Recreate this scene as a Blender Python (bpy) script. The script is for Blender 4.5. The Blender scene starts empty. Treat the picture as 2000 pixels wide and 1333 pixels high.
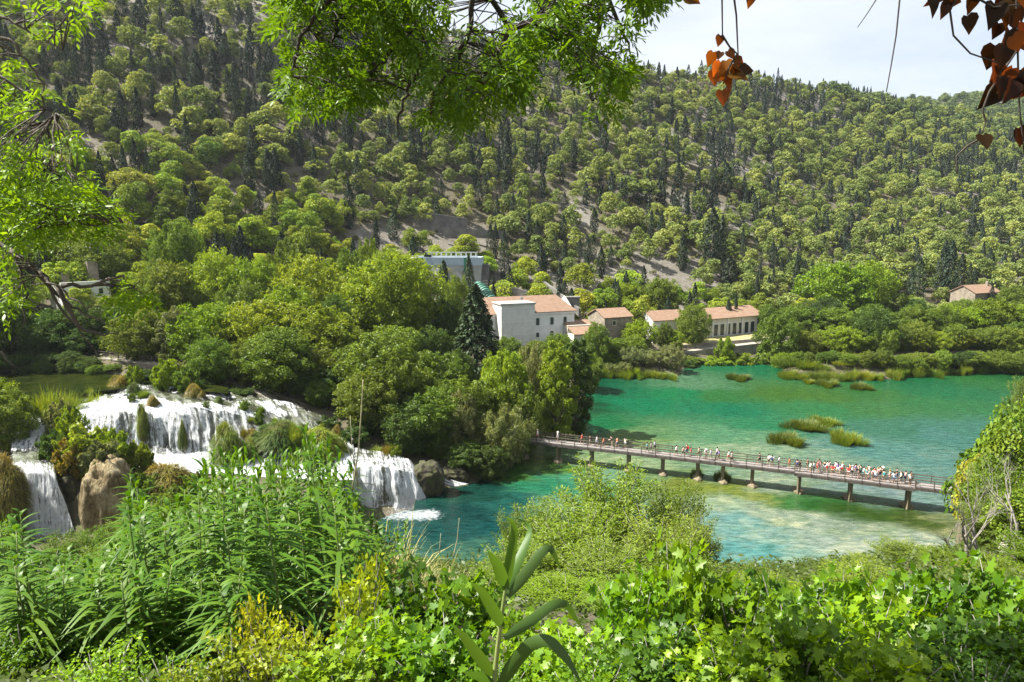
EXPOSURE = 1.75; HAZE = 0.00006
import bpy, bmesh, math, random
import numpy as np
from mathutils import Vector, Matrix

rng = np.random.default_rng(11)
random.seed(11)
scene = bpy.context.scene
COL = scene.collection
PI = math.pi

# ------------------------------------------------------------------ camera geometry
CAM = np.array([0.0, 0.0, 38.0])
FPX = 1333.0
PIT = math.atan(216.5 / 1333.0)
CP, SP = math.cos(PIT), math.sin(PIT)

def ray(px, py):
    xc = (px - 1000.0) / FPX
    yc = (666.5 - py) / FPX
    return np.array([xc, CP + yc * SP, -SP + yc * CP])

def at_y(px, py, y):
    d = ray(px, py)
    return CAM + d * (y / d[1])

def at_z(px, py, z):
    d = ray(px, py)
    return CAM + d * ((z - CAM[2]) / d[2])

def proj(x, y, z):
    dx, dy, dz = x - CAM[0], y - CAM[1], z - CAM[2]
    fz = dy * CP - dz * SP
    uz = dy * SP + dz * CP
    return 1000 + FPX * dx / fz, 666.5 - FPX * uz / fz

# ------------------------------------------------------------------ numpy noise
_tab = np.random.default_rng(3).random((256, 256))
def vnoise(x, y):
    x = np.asarray(x, float); y = np.asarray(y, float)
    xi = np.floor(x).astype(int); yi = np.floor(y).astype(int)
    fx = x - xi; fy = y - yi
    fx = fx * fx * (3 - 2 * fx); fy = fy * fy * (3 - 2 * fy)
    a = _tab[xi & 255, yi & 255]; b = _tab[(xi + 1) & 255, yi & 255]
    c = _tab[xi & 255, (yi + 1) & 255]; d = _tab[(xi + 1) & 255, (yi + 1) & 255]
    return (a * (1 - fx) + b * fx) * (1 - fy) + (c * (1 - fx) + d * fx) * fy

def fbm(x, y, n=4):
    s = 0; a = .5; t = 0
    for k in range(n):
        s = s + a * vnoise(x * 2 ** k + 17.3 * k, y * 2 ** k + 5.1 * k); t += a; a *= .5
    return s / t

def sstep(a, b, x):
    t = np.clip((x - a) / (b - a), 0, 1)
    return t * t * (3 - 2 * t)

# ------------------------------------------------------------------ mesh helpers
def np_mesh(name, V, Fc, mats=(), smooth=False, tint=None, midx=None):
    """V (n,3), Fc (m,k) with constant k"""
    me = bpy.data.meshes.new(name)
    V = np.asarray(V, np.float32); Fc = np.asarray(Fc, np.int32)
    m, k = Fc.shape
    me.vertices.add(len(V)); me.vertices.foreach_set('co', V.ravel())
    me.loops.add(m * k); me.loops.foreach_set('vertex_index', Fc.ravel())
    me.polygons.add(m)
    me.polygons.foreach_set('loop_start', np.arange(0, m * k, k, dtype=np.int32))
    me.polygons.foreach_set('loop_total', np.full(m, k, np.int32))
    if smooth: me.polygons.foreach_set('use_smooth', np.ones(m, bool))
    if midx is not None: me.polygons.foreach_set('material_index', np.asarray(midx, np.int32))
    for mt in mats: me.materials.append(mt)
    if tint is not None:
        a = me.attributes.new('tint', 'FLOAT', 'POINT')
        a.data.foreach_set('value', np.asarray(tint, np.float32))
    me.update(calc_edges=True)
    return me

class MB:
    def __init__(s): s.v = []; s.f = []; s.m = []
    def box(s, x0, x1, y0, y1, z0, z1, mi=0):
        b = len(s.v)
        s.v += [(x0, y0, z0), (x1, y0, z0), (x1, y1, z0), (x0, y1, z0), (x0, y0, z1), (x1, y0, z1), (x1, y1, z1), (x0, y1, z1)]
        for q in ((0, 3, 2, 1), (4, 5, 6, 7), (0, 1, 5, 4), (1, 2, 6, 5), (2, 3, 7, 6), (3, 0, 4, 7)):
            s.f.append([b + i for i in q]); s.m.append(mi)
        return s
    def bar(s, p, q, w, h, mi=0, up=(0, 0, 1)):
        """box beam from p to q, w wide, h high (centred)"""
        p = Vector(p); q = Vector(q); d = (q - p).normalized(); u = Vector(up)
        r = d.cross(u)
        if r.length < 1e-4: r = d.cross(Vector((0, 1, 0)))
        r.normalize(); u = r.cross(d).normalized()
        b = len(s.v)
        for c in (p, q):
            for a, e in ((-1, -1), (1, -1), (1, 1), (-1, 1)):
                s.v.append(tuple(c + r * (a * w / 2) + u * (e * h / 2)))
        for f in ((0, 1, 2, 3), (7, 6, 5, 4), (0, 4, 5, 1), (1, 5, 6, 2), (2, 6, 7, 3), (3, 7, 4, 0)):
            s.f.append([b + i for i in f]); s.m.append(mi)
        return s
    def tube(s, pts, rad, n=6, mi=0, cap=True):
        pts = [Vector(p) for p in pts]
        if not hasattr(rad, '__len__'): rad = [rad] * len(pts)
        b = len(s.v); prev = None
        for i, p in enumerate(pts):
            if i == 0: d = pts[1] - pts[0]
            elif i == len(pts) - 1: d = pts[-1] - pts[-2]
            else: d = pts[i + 1] - pts[i - 1]
            d.normalize()
            if prev is None:
                a = Vector((0, 0, 1)) if abs(d.z) < .9 else Vector((1, 0, 0))
                r = d.cross(a).normalized()
            else:
                r = (prev - d * prev.dot(d)).normalized()
            prev = r; u = d.cross(r)
            for k in range(n):
                an = 2 * PI * k / n
                s.v.append(tuple(p + (r * math.cos(an) + u * math.sin(an)) * rad[i]))
        for i in range(len(pts) - 1):
            for k in range(n):
                k2 = (k + 1) % n
                s.f.append([b + i * n + k, b + i * n + k2, b + (i + 1) * n + k2, b + (i + 1) * n + k]); s.m.append(mi)
        if cap:
            s.f.append([b + k for k in range(n)][::-1]); s.m.append(mi)
            e = b + (len(pts) - 1) * n
            s.f.append([e + k for k in range(n)]); s.m.append(mi)
        return s
    def poly(s, pts, mi=0):
        b = len(s.v); s.v += [tuple(p) for p in pts]; s.f.append(list(range(b, b + len(pts)))); s.m.append(mi); return s
    def mesh(s, name, mats, smooth=False):
        me = bpy.data.meshes.new(name)
        me.from_pydata(s.v, [], s.f)
        for m in (mats if isinstance(mats, (list, tuple)) else [mats]): me.materials.append(m)
        me.polygons.foreach_set('material_index', np.array(s.m, np.int32))
        if smooth: me.polygons.foreach_set('use_smooth', np.ones(len(s.f), bool))
        me.update()
        return me

def link(name, data, parent=None):
    o = bpy.data.objects.new(name, data); COL.objects.link(o)
    if parent is not None: o.parent = parent
    return o

def tag(o, label, cat, group=None):
    o['label'] = label; o['category'] = cat
    if group: o['group'] = group
    return o

def empty(name, loc=(0, 0, 0), rz=0.0, scale=(1, 1, 1)):
    o = bpy.data.objects.new(name, None); COL.objects.link(o)
    o.location = [float(c) for c in loc]; o.rotation_euler = (0, 0, rz); o.scale = scale
    o.empty_display_size = .1
    return o

def struct(name, data):
    o = link(name, data); o['kind'] = 'structure'; return o

def copy_tree(src, parent=None):
    c = src.copy(); COL.objects.link(c)
    if parent is not None: c.parent = parent
    for ch in list(src.children): copy_tree(ch, c)
    return c

# ------------------------------------------------------------------ materials
def new_mat(name):
    m = bpy.data.materials.new(name); m.use_nodes = True
    nt = m.node_tree; nt.nodes.clear()
    out = nt.nodes.new('ShaderNodeOutputMaterial')
    return m, nt, out

def N(nt, t, **kw):
    n = nt.nodes.new(t)
    for k, v in kw.items():
        if k == 'inp':
            for a, b in v.items(): n.inputs[a].default_value = b
        else: setattr(n, k, v)
    return n

def mixrgb(nt, fac, a, b, mode='MIX'):
    n = nt.nodes.new('ShaderNodeMix'); n.data_type = 'RGBA'; n.blend_type = mode
    for sock, val in ((n.inputs[0], fac), (n.inputs[6], a), (n.inputs[7], b)):
        if hasattr(val, 'is_output'): nt.links.new(val, sock)
        elif isinstance(val, (int, float)): sock.default_value = val
        else: sock.default_value = tuple(val) + ((1,) if len(val) == 3 else ())
    return n.outputs[2]

def math_n(nt, op, a, b=0.0, c=0.0, clamp=False):
    n = nt.nodes.new('ShaderNodeMath'); n.operation = op; n.use_clamp = clamp
    for i, val in enumerate((a, b, c)):
        if hasattr(val, 'is_output'): nt.links.new(val, n.inputs[i])
        else: n.inputs[i].default_value = val
    return n.outputs[0]

def ramp(nt, fac, stops):
    n = nt.nodes.new('ShaderNodeValToRGB'); nt.links.new(fac, n.inputs[0])
    e = n.color_ramp.elements
    while len(e) < len(stops): e.new(.5)
    for el, (p, c) in zip(e, stops):
        el.position = p; el.color = tuple(c) + (1,) if len(c) == 3 else c
    return n.outputs[0]

def noise(nt, scale, detail=4, rough=.55, vec=None, dim='3D'):
    n = N(nt, 'ShaderNodeTexNoise', inp={'Scale': scale, 'Detail': detail, 'Roughness': rough})
    if vec is not None: nt.links.new(vec, n.inputs['Vector'])
    return n.outputs['Fac']

def foliage_mat(name, trans=.35, spec=.04, rough=.5, vary=.35, hue=.05, tcol=(1.25, 1.15, .45)):
    """colour = object colour x per-leaf variation; part of the light shines through the leaf"""
    m, nt, out = new_mat(name)
    oi = N(nt, 'ShaderNodeObjectInfo')
    at = N(nt, 'ShaderNodeAttribute', attribute_name='tint')
    t = math_n(nt, 'MULTIPLY_ADD', oi.outputs['Random'], .3, math_n(nt, 'MULTIPLY', at.outputs['Fac'], .8))
    t = math_n(nt, 'SUBTRACT', t, .55)
    val = math_n(nt, 'MULTIPLY_ADD', t, vary * 2, 1.0)
    hu = math_n(nt, 'MULTIPLY_ADD', t, -hue, .5)
    hs = N(nt, 'ShaderNodeHueSaturation')
    nt.links.new(oi.outputs['Color'], hs.inputs['Color']); nt.links.new(val, hs.inputs['Value']); nt.links.new(hu, hs.inputs['Hue'])
    col = hs.outputs['Color']
    d = N(nt, 'ShaderNodeBsdfDiffuse'); nt.links.new(col, d.inputs['Color'])
    tr = N(nt, 'ShaderNodeBsdfTranslucent')
    nt.links.new(mixrgb(nt, 1.0, col, tcol, 'MULTIPLY'), tr.inputs['Color'])
    mx = N(nt, 'ShaderNodeMixShader', inp={0: trans})
    nt.links.new(d.outputs[0], mx.inputs[1]); nt.links.new(tr.outputs[0], mx.inputs[2])
    res = mx.outputs[0]
    if spec > 0:
        g = N(nt, 'ShaderNodeBsdfGlossy', inp={'Roughness': rough, 'Color': (1, 1, 1, 1)})
        m2 = N(nt, 'ShaderNodeMixShader', inp={0: spec})
        nt.links.new(res, m2.inputs[1]); nt.links.new(g.outputs[0], m2.inputs[2]); res = m2.outputs[0]
    nt.links.new(res, out.inputs[0])
    return m

def plain_mat(name, stops, scale=3.0, rough=.8, bump=.0, detail=5, obj_color=False, metallic=0.0, coords='Object', bscale=None):
    m, nt, out = new_mat(name)
    tc = N(nt, 'ShaderNodeTexCoord')
    f = noise(nt, scale, detail, .6, tc.outputs[coords])
    col = ramp(nt, f, stops)
    if obj_color:
        oi = N(nt, 'ShaderNodeObjectInfo')
        col = mixrgb(nt, 1.0, col, oi.outputs['Color'], 'MULTIPLY')
    p = N(nt, 'ShaderNodeBsdfPrincipled', inp={'Roughness': rough, 'Metallic': metallic})
    nt.links.new(col, p.inputs['Base Color'])
    if bump:
        f2 = noise(nt, bscale or scale * 3, 5, .6, tc.outputs[coords])
        b = N(nt, 'ShaderNodeBump', inp={'Strength': min(1, bump), 'Distance': .05})
        nt.links.new(f2, b.inputs['Height']); nt.links.new(b.outputs[0], p.inputs['Normal'])
    nt.links.new(p.outputs[0], out.inputs[0])
    return m

M = {}
M['pine'] = foliage_mat('pine_needles', .30, .012, .55, .42, .05)
M['cypress'] = foliage_mat('cypress_needles', .15, .012, .6, .35, .03)
M['leaf'] = foliage_mat('broadleaf_foliage', .42, .012, .45, .42, .03)
M['gloss_leaf'] = foliage_mat('glossy_leaf', .50, .016, .42, .40, .03)
M['reed_leaf'] = foliage_mat('reed_leaf', .42, .02, .48, .35, .04)
M['grass'] = foliage_mat('grass_blades', .40, .015, .5, .40, .07)
M['dry_leaf'] = foliage_mat('dry_ivy_leaf', .5, .010, .5, .45, .05, (1.6, .7, .2))
M['bark'] = plain_mat('bark', [(.3, (.035, .028, .02)), (.7, (.11, .09, .07))], 6, .9, .6)
M['grey_bark'] = plain_mat('grey_bark', [(.3, (.12, .11, .09)), (.7, (.3, .28, .24))], 5, .9, .5)
M['twig'] = plain_mat('twig_bark', [(.3, (.018, .013, .009)), (.7, (.05, .04, .03))], 30, .85)
M['reed_stem'] = plain_mat('reed_stem', [(.3, (.10, .16, .03)), (.7, (.22, .24, .08))], 4, .6)
M['dry_stem'] = plain_mat('dry_stem', [(.3, (.30, .26, .14)), (.7, (.45, .4, .25))], 8, .7)
# ================================================================== TERRAIN
def u_of(px, row=600):
    d = ray(px, row); return d[0] / d[1]

PXH = np.array([-700, 0, 300, 560, 800, 1000, 1250, 1500, 1700, 2000, 2700], float)
UH = np.array([u_of(p, 450) for p in PXH])
YF = np.array([150, 150, 160, 175, 190, 200, 205, 226, 236, 242, 255], float)
ZF = np.array([16, 16, 14, 12, 9, 6, 3.6, 2.4, 3.5, 6, 8], float)
YR = np.array([320, 330, 345, 370, 410, 440, 480, 540, 600, 620, 640], float)
ROWR = np.array([-130, -95, -50, 6, 66, 100, 142, 168, 204, 258, 275], float)
ZR = np.array([at_y(p, r, y)[2] for p, r, y in zip(PXH, ROWR, YR)])

def foot(u): return np.interp(u, UH, YF), np.interp(u, UH, ZF)

def hill(x, y):
    yy = np.maximum(y, 1.0); u = x / yy
    yf, zf = foot(u); yr = np.interp(u, UH, YR); zr = np.interp(u, UH, ZR)
    t = (yy - yf) / (yr - yf)
    tc = np.clip(t, 0, 1)
    z = zf + (zr - zf) * (.78 * tc ** 1.3 + .22 * tc - .0)
    z = z - np.clip(t - 1, 0, None) * (yr - yf) * .25
    # lumps
    amp = np.clip(t, 0, 1) * 5.0
    z = z + (fbm(x / 38, y / 38, 3) - .5) * amp * 2
    # far hill
    yr2 = 930.0
    rowf = np.interp(u, [u_of(900, 450), u_of(1500, 450), u_of(1700, 450), u_of(2000, 450), u_of(2700, 450)], [330, 240, 202, 192, 200])
    zf2 = 38 + yr2 * ((CP * 0 + ((666.5 - rowf) / FPX) * CP - SP) / (CP + ((666.5 - rowf) / FPX) * SP))
    z2 = 10 + (zf2 - 10) * np.clip((yy - 380) / (yr2 - 380), 0, 1) - np.clip(yy - yr2, 0, None) * .3
    z2 = z2 + (fbm(x / 60 + 9, y / 60, 3) - .5) * 10 * np.clip((yy - 500) / 300, 0, 1)
    return np.where(t > .9, np.maximum(z, z2), z), t

NEAR_Y = np.array([-60, -5, 0, 3, 5, 8, 12, 17, 25, 35, 45, 55, 66, 72, 76, 90.])
NEAR_Z = np.array([44, 37.3, 36.3, 35.3, 34.1, 32.0, 30.0, 27.8, 23.5, 18.5, 14, 9, 2.6, 0.2, -2, -8])

TPX = np.array([-700, -200, 50, 150, 220, 350, 480, 600, 700, 800, 870, 1000, 1300, 2700], float)
TY = np.array([70, 78, 80.5, 82.5, 90, 94, 97, 103, 110, 118, 126.])
TT = np.array([
    [4, 6, 8, 9, 10.5, 11.5, 12, 12.6, 13, 13.4, 15.5],
    [4, 6, 8, 9, 10.2, 11.0, 11.6, 12.3, 12.8, 13.2, 15.5],
    [0, .3, .4, .8, 7.6, 9.0, 10.4, 11.5, 12.4, 13.0, 15.0],
    [0, .3, .6, 5.0, 7.8, 8, 9.0, 11.0, 12.4, 13.0, 15.0],
    [0, .5, 1.5, 3, 5.0, 5.2, 7.6, 10.8, 12.2, 13.0, 15.0],
    [0, .5, 2.2, 3.5, 4.6, 4.6, 7.0, 10.4, 12.0, 13.2, 14.8],
    [0, .5, 2.0, 3.4, 4.4, 4.6, 6.6, 10.0, 11.9, 13.2, 14.4],
    [0, 0, 1, 2.0, 4.0, 4.4, 5.0, 7.3, 9.6, 11.5, 13],
    [-1, -1.5, -1.5, -1.5, -1.5, 1.5, 3.6, 5.6, 8, 9.5, 11],
    [-1.5, -1.5, -1.5, -1.5, -1.5, -1.0, 1.3, 3, 4.5, 6, 8],
    [-1.5, -1.5, -1.5, -1.5, -1.5, -1, .5, 2.0, 3, 4, 5],
    [2, 2, 2, 2, 2, 2, 2, 2, 2.2, 2.4, 2.5],
    [2.5] * 11, [3] * 11])
TU = np.array([u_of(p, 850) for p in TPX])

def bil(u, y):
    ui = np.clip(np.searchsorted(TU, u) - 1, 0, len(TU) - 2)
    yi = np.clip(np.searchsorted(TY, y) - 1, 0, len(TY) - 2)
    fu = np.clip((u - TU[ui]) / (TU[ui + 1] - TU[ui]), 0, 1)
    fy = np.clip((y - TY[yi]) / (TY[yi + 1] - TY[yi]), 0, 1)
    return (TT[ui, yi] * (1 - fu) + TT[ui + 1, yi] * fu) * (1 - fy) + (TT[ui, yi + 1] * (1 - fu) + TT[ui + 1, yi + 1] * fu) * fy

LAKE_PX = [(832, 1004), (846, 958), (935, 940), (985, 905), (1000, 872), (1060, 842), (1130, 800), (1152, 752), (1170, 738), (1322, 741),
           (1334, 722), (1345, 714), (1400, 705), (1480, 698), (1548, 691), (1557, 699), (1534, 716), (1524, 736), (1560, 743), (1700, 743), (2000, 724), (2200, 716), (2500, 716), (2500, 780), (2060, 772), (1990, 790),
           (1950, 830), (1890, 890), (1875, 960), (1870, 1050), (1850, 1100), (1700, 1135), (1500, 1150), (1300, 1140), (1000, 1120),
           (850, 1110), (770, 1085), (775, 1020)]
LAKE = np.array([at_z(a, b, 0.0)[:2] for a, b in LAKE_PX])
POOL_PX = [(-500, 724), (0, 724), (150, 724), (300, 738), (400, 747), (445, 757), (445, 769), (400, 765), (340, 759), (290, 755.5), (245, 758), (200, 764), (150, 772), (80, 777), (0, 780), (-500, 792)]
POOL_Z = 12.85
POOL = np.array([at_z(a, b, POOL_Z)[:2] for a, b in POOL_PX])
def sdf(P, x, y):
    """signed distance to polygon (negative inside)"""
    shp = np.shape(x); x = np.ravel(x); y = np.ravel(y)
    d = np.full(x.shape, 1e9); ins = np.zeros(x.shape, bool)
    for i in range(len(P)):
        ax, ay = P[i]; bx, by = P[(i + 1) % len(P)]
        ex, ey = bx - ax, by - ay
        t = np.clip(((x - ax) * ex + (y - ay) * ey) / (ex * ex + ey * ey), 0, 1)
        d = np.minimum(d, (x - ax - ex * t) ** 2 + (y - ay - ey * t) ** 2)
        c = ((ay > y) != (by > y))
        with np.errstate(divide='ignore', invalid='ignore'):
            c &= x < (bx - ax) * (y - ay) / (by - ay + 1e-12) + ax
        ins ^= c
    d = np.sqrt(d)
    return np.where(ins, -d, d).reshape(shp)

def H(x, y):
    x = np.asarray(x, float); y = np.asarray(y, float)
    yy = np.maximum(y, 1.0); u = x / yy
    near = np.interp(y, NEAR_Y, NEAR_Z) + (fbm(x / 6, y / 6, 3) - .5) * np.clip(y / 20, 0, 1) * 1.5
    near = near + np.clip((x - 22) / 20, 0, 1) * 2.0 * np.clip((y - 30) / 20, 0, 1) * np.clip((75 - y) / 15, 0, 1)
    mid = bil(u, y)
    yf, zf = foot(u)
    t = np.clip((y - 126) / np.maximum(yf - 126, 5), 0, 1)
    mid = mid * (1 - t) + zf * t
    mid = mid + (fbm(x / 7, y / 7, 3) - .5) * .8 * (y > 100)
    hz, ht = hill(x, y)
    z = np.where(y > yf, hz, mid)
    far = np.maximum(near, z)
    z = np.where(y < 66, near, np.where(y < 95, far, z))
    # bank at the lake's near right-hand side
    sl = sdf(LAKE, x, y)
    bank = np.where((x > 40) & (y < 135), 0.3 + np.clip(sl, 0, 30) * .28, -9)
    z = np.maximum(z, np.where(y > 50, bank, -9))
    z = np.where(sl < 0, np.minimum(z, -np.clip(-sl * .6, 0, 2.0) - .1), np.minimum(z, .15 + np.clip(sl, 0, 1e4) * np.where(y > 140, .32, .9) + np.clip(sl - 14, 0, 1e4) * 2.0))
    m = (y > 95)
    sp = sdf(POOL, x, y)
    z = np.where(sp < 0, np.minimum(z, POOL_Z - .1 - np.clip(-sp * .4, 0, 1)), z)
    return z

def h1(x, y): return float(H(np.array([x]), np.array([y]))[0])

def on_ground(px, row, y0=4.0, y1=900.0):
    """where the sight line through (px,row) meets the ground"""
    ys = np.exp(np.linspace(math.log(y0), math.log(y1), 1200))
    d = ray(px, row)
    P = CAM[None, :] + d[None, :] * (ys / d[1])[:, None]
    z = H(P[:, 0], P[:, 1])
    k = np.argmax(P[:, 2] < z)
    return P[k]

def terrain():
    na, nr = 420, 520
    az = np.radians(np.linspace(-66, 66, na))
    r = np.exp(np.linspace(math.log(1.5), math.log(1500), nr))
    A, R = np.meshgrid(az, r)
    X = np.sin(A) * R; Y = np.cos(A) * R
    Z = H(X, Y)
    # slope for the scree / soil mix
    V = np.stack([X, Y, Z], -1).reshape(-1, 3)
    i = np.arange(nr - 1)[:, None] * na + np.arange(na - 1)[None, :]
    Fc = np.stack([i, i + 1, i + na + 1, i + na], -1).reshape(-1, 4)
    # bare-rock amount: quarry-like patches on the lower hillside
    rock = np.clip((fbm(X / 30 + 4, Y / 30, 3) - .45) * 4, 0, 1)
    _, T = hill(X, Y)
    rock = np.where(T > 0, rock, 0)
    rock[Y < 120] = 0
    PXv, ROWv = proj(X, Y, Z)
    for a_, b_, c_, d_ in ((680, 440, 960, 500), (960, 500, 1130, 590), (1130, 490, 1420, 605), (420, -40, 560, 120)):
        m_ = sstep(a_ - 30, a_ + 20, PXv) * (1 - sstep(c_ - 20, c_ + 30, PXv)) * sstep(b_ - 20, b_ + 15, ROWv) * (1 - sstep(d_ - 15, d_ + 20, ROWv)) * (Y > 150)
        rock = np.maximum(rock, m_ * .75)
    m, nt, out = new_mat('hillside_ground')
    tc = N(nt, 'ShaderNodeTexCoord'); at = N(nt, 'ShaderNodeAttribute', attribute_name='tint')
    n1 = noise(nt, .35, 6, .6, tc.outputs['Object']); n2 = noise(nt, 1.6, 6, .7, tc.outputs['Object'])
    soil = ramp(nt, n1, [(.3, (.04, .038, .02)), (.5, (.09, .075, .045)), (.62, (.06, .06, .025)), (.75, (.13, .10, .065))])
    rck = ramp(nt, n2, [(.3, (.08, .075, .07)), (.5, (.18, .165, .15)), (.7, (.31, .29, .26))])
    f = math_n(nt, 'MULTIPLY', at.outputs['Fac'], 1.0)
    f = math_n(nt, 'MULTIPLY_ADD', n1, 1.6, math_n(nt, 'SUBTRACT', f, 1.05), clamp=True)
    col = mixrgb(nt, f, soil, rck)
    p = N(nt, 'ShaderNodeBsdfPrincipled', inp={'Roughness': .95})
    nt.links.new(col, p.inputs['Base Color'])
    b = N(nt, 'ShaderNodeBump', inp={'Strength': .8, 'Distance': .4}); nt.links.new(n2, b.inputs['Height']); nt.links.new(b.outputs[0], p.inputs['Normal'])
    nt.links.new(p.outputs[0], out.inputs[0])
    struct('hillside', np_mesh('hillside', V, Fc, [m], True, rock.ravel()))
    g = MB(); k = 3000.0
    g.poly([(-k, -k, -9), (k, -k, -9), (k, k, -9), (-k, k, -9)])
    struct('ground', g.mesh('ground', [M['soil']]))

M['soil'] = plain_mat('soil', [(.3, (.06, .05, .03)), (.7, (.15, .12, .07))], .4, .95)
terrain()

# ================================================================== WATER
# colours of the bed seen through the clear water: emerald depths, moss banks, pale travertine shallows, plus painted tree shade and sky reflection
BED = [  # px, row, rgb
    (1180, 760, (.000, .150, .085)), (1250, 790, (.000, .19, .105)), (1330, 770, (.004, .20, .09)), (1420, 800, (.002, .18, .11)), (1180, 830, (.006, .17, .075)),
    (1090, 830, (.012, .09, .03)), (1130, 795, (.004, .075, .035)), (1150, 752, (.002, .08, .05)), (1500, 720, (.01, .17, .09)), (1350, 750, (.10, .24, .16)),  # dark anchors by the bank: tree shade painted into the water colour
    (1420, 775, (.03, .17, .05)), (1520, 770, (.055, .16, .025)), (1600, 775, (.06, .17, .03)), (1700, 770, (.04, .17, .045)), (1820, 765, (.012, .17, .075)),
    (1930, 745, (.03, .17, .05)), (1990, 740, (.02, .13, .05)), (1780, 745, (.01, .15, .07)), (1850, 790, (.035, .19, .075)), (1700, 800, (.05, .19, .07)),
    (1600, 800, (.03, .20, .085)), (1500, 830, (.02, .21, .12)), (1400, 850, (.08, .24, .13)), (1300, 850, (.10, .23, .10)), (1260, 860, (.16, .25, .08)),
    (1750, 840, (.05, .19, .16)), (1850, 850, (.06, .19, .17)), (1700, 880, (.08, .22, .20)), (1600, 900, (.17, .28, .20)), (1820, 900, (.09, .22, .20)),  # pale bluish teal: sky reflection painted into the water colour
    (1900, 850, (.05, .18, .13)), (1450, 880, (.22, .32, .21)), (1500, 890, (.20, .31, .21)), (1350, 880, (.16, .30, .18)),
    (1040, 900, (.09, .17, .02)), (1080, 920, (.07, .17, .03)), (1120, 900, (.22, .32, .17)), (1180, 920, (.15, .30, .19)), (1220, 900, (.25, .34, .19)),
    (1000, 930, (.05, .14, .02)), (1060, 950, (.02, .19, .10)), (1130, 940, (.05, .25, .15)), (1100, 980, (.12, .27, .17)), (1000, 980, (.012, .10, .085)),
    (950, 960, (.006, .06, .055)), (900, 1000, (.004, .055, .065)), (860, 1050, (.005, .07, .085)), (830, 1080, (.03, .13, .12)), (960, 1030, (.003, .07, .09)), (900, 1090, (.05, .17, .14)),
    (1050, 1060, (.02, .12, .12)), (1350, 945, (.16, .20, .03)), (1420, 955, (.17, .22, .03)), (1500, 970, (.20, .24, .05)), (1560, 975, (.04, .16, .04)), (1610, 985, (.018, .10, .014)),
    (1660, 995, (.022, .07, .005)), (1690, 1000, (.035, .085, .005)), (1720, 1005, (.028, .075, .005)), (1780, 1015, (.05, .085, .010)), (1830, 1030, (.22, .24, .10)), (1300, 935, (.14, .24, .10)),
    (1400, 990, (.27, .36, .25)), (1450, 1030, (.14, .30, .29)), (1500, 1010, (.27, .34, .25)), (1560, 1020, (.28, .345, .27)), (1600, 1060, (.27, .345, .29)), (1700, 1060, (.27, .34, .29)),
    (1480, 1080, (.09, .28, .28)), (1440, 1110, (.08, .26, .26)), (1560, 1090, (.20, .33, .27)), (1660, 1090, (.27, .345, .30)), (1760, 1060, (.30, .36, .28)), (1800, 1090, (.24, .33, .28)),
    (1650, 950, (.17, .25, .25)), (1750, 960, (.15, .23, .25)), (1500, 940, (.25, .32, .24)), (1400, 925, (.16, .26, .19)), (1820, 980, (.16, .26, .24)), (1850, 940, (.10, .22, .20)),
    (2100, 745, (.01, .14, .07)), (2300, 740, (.01, .13, .07))]

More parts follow.
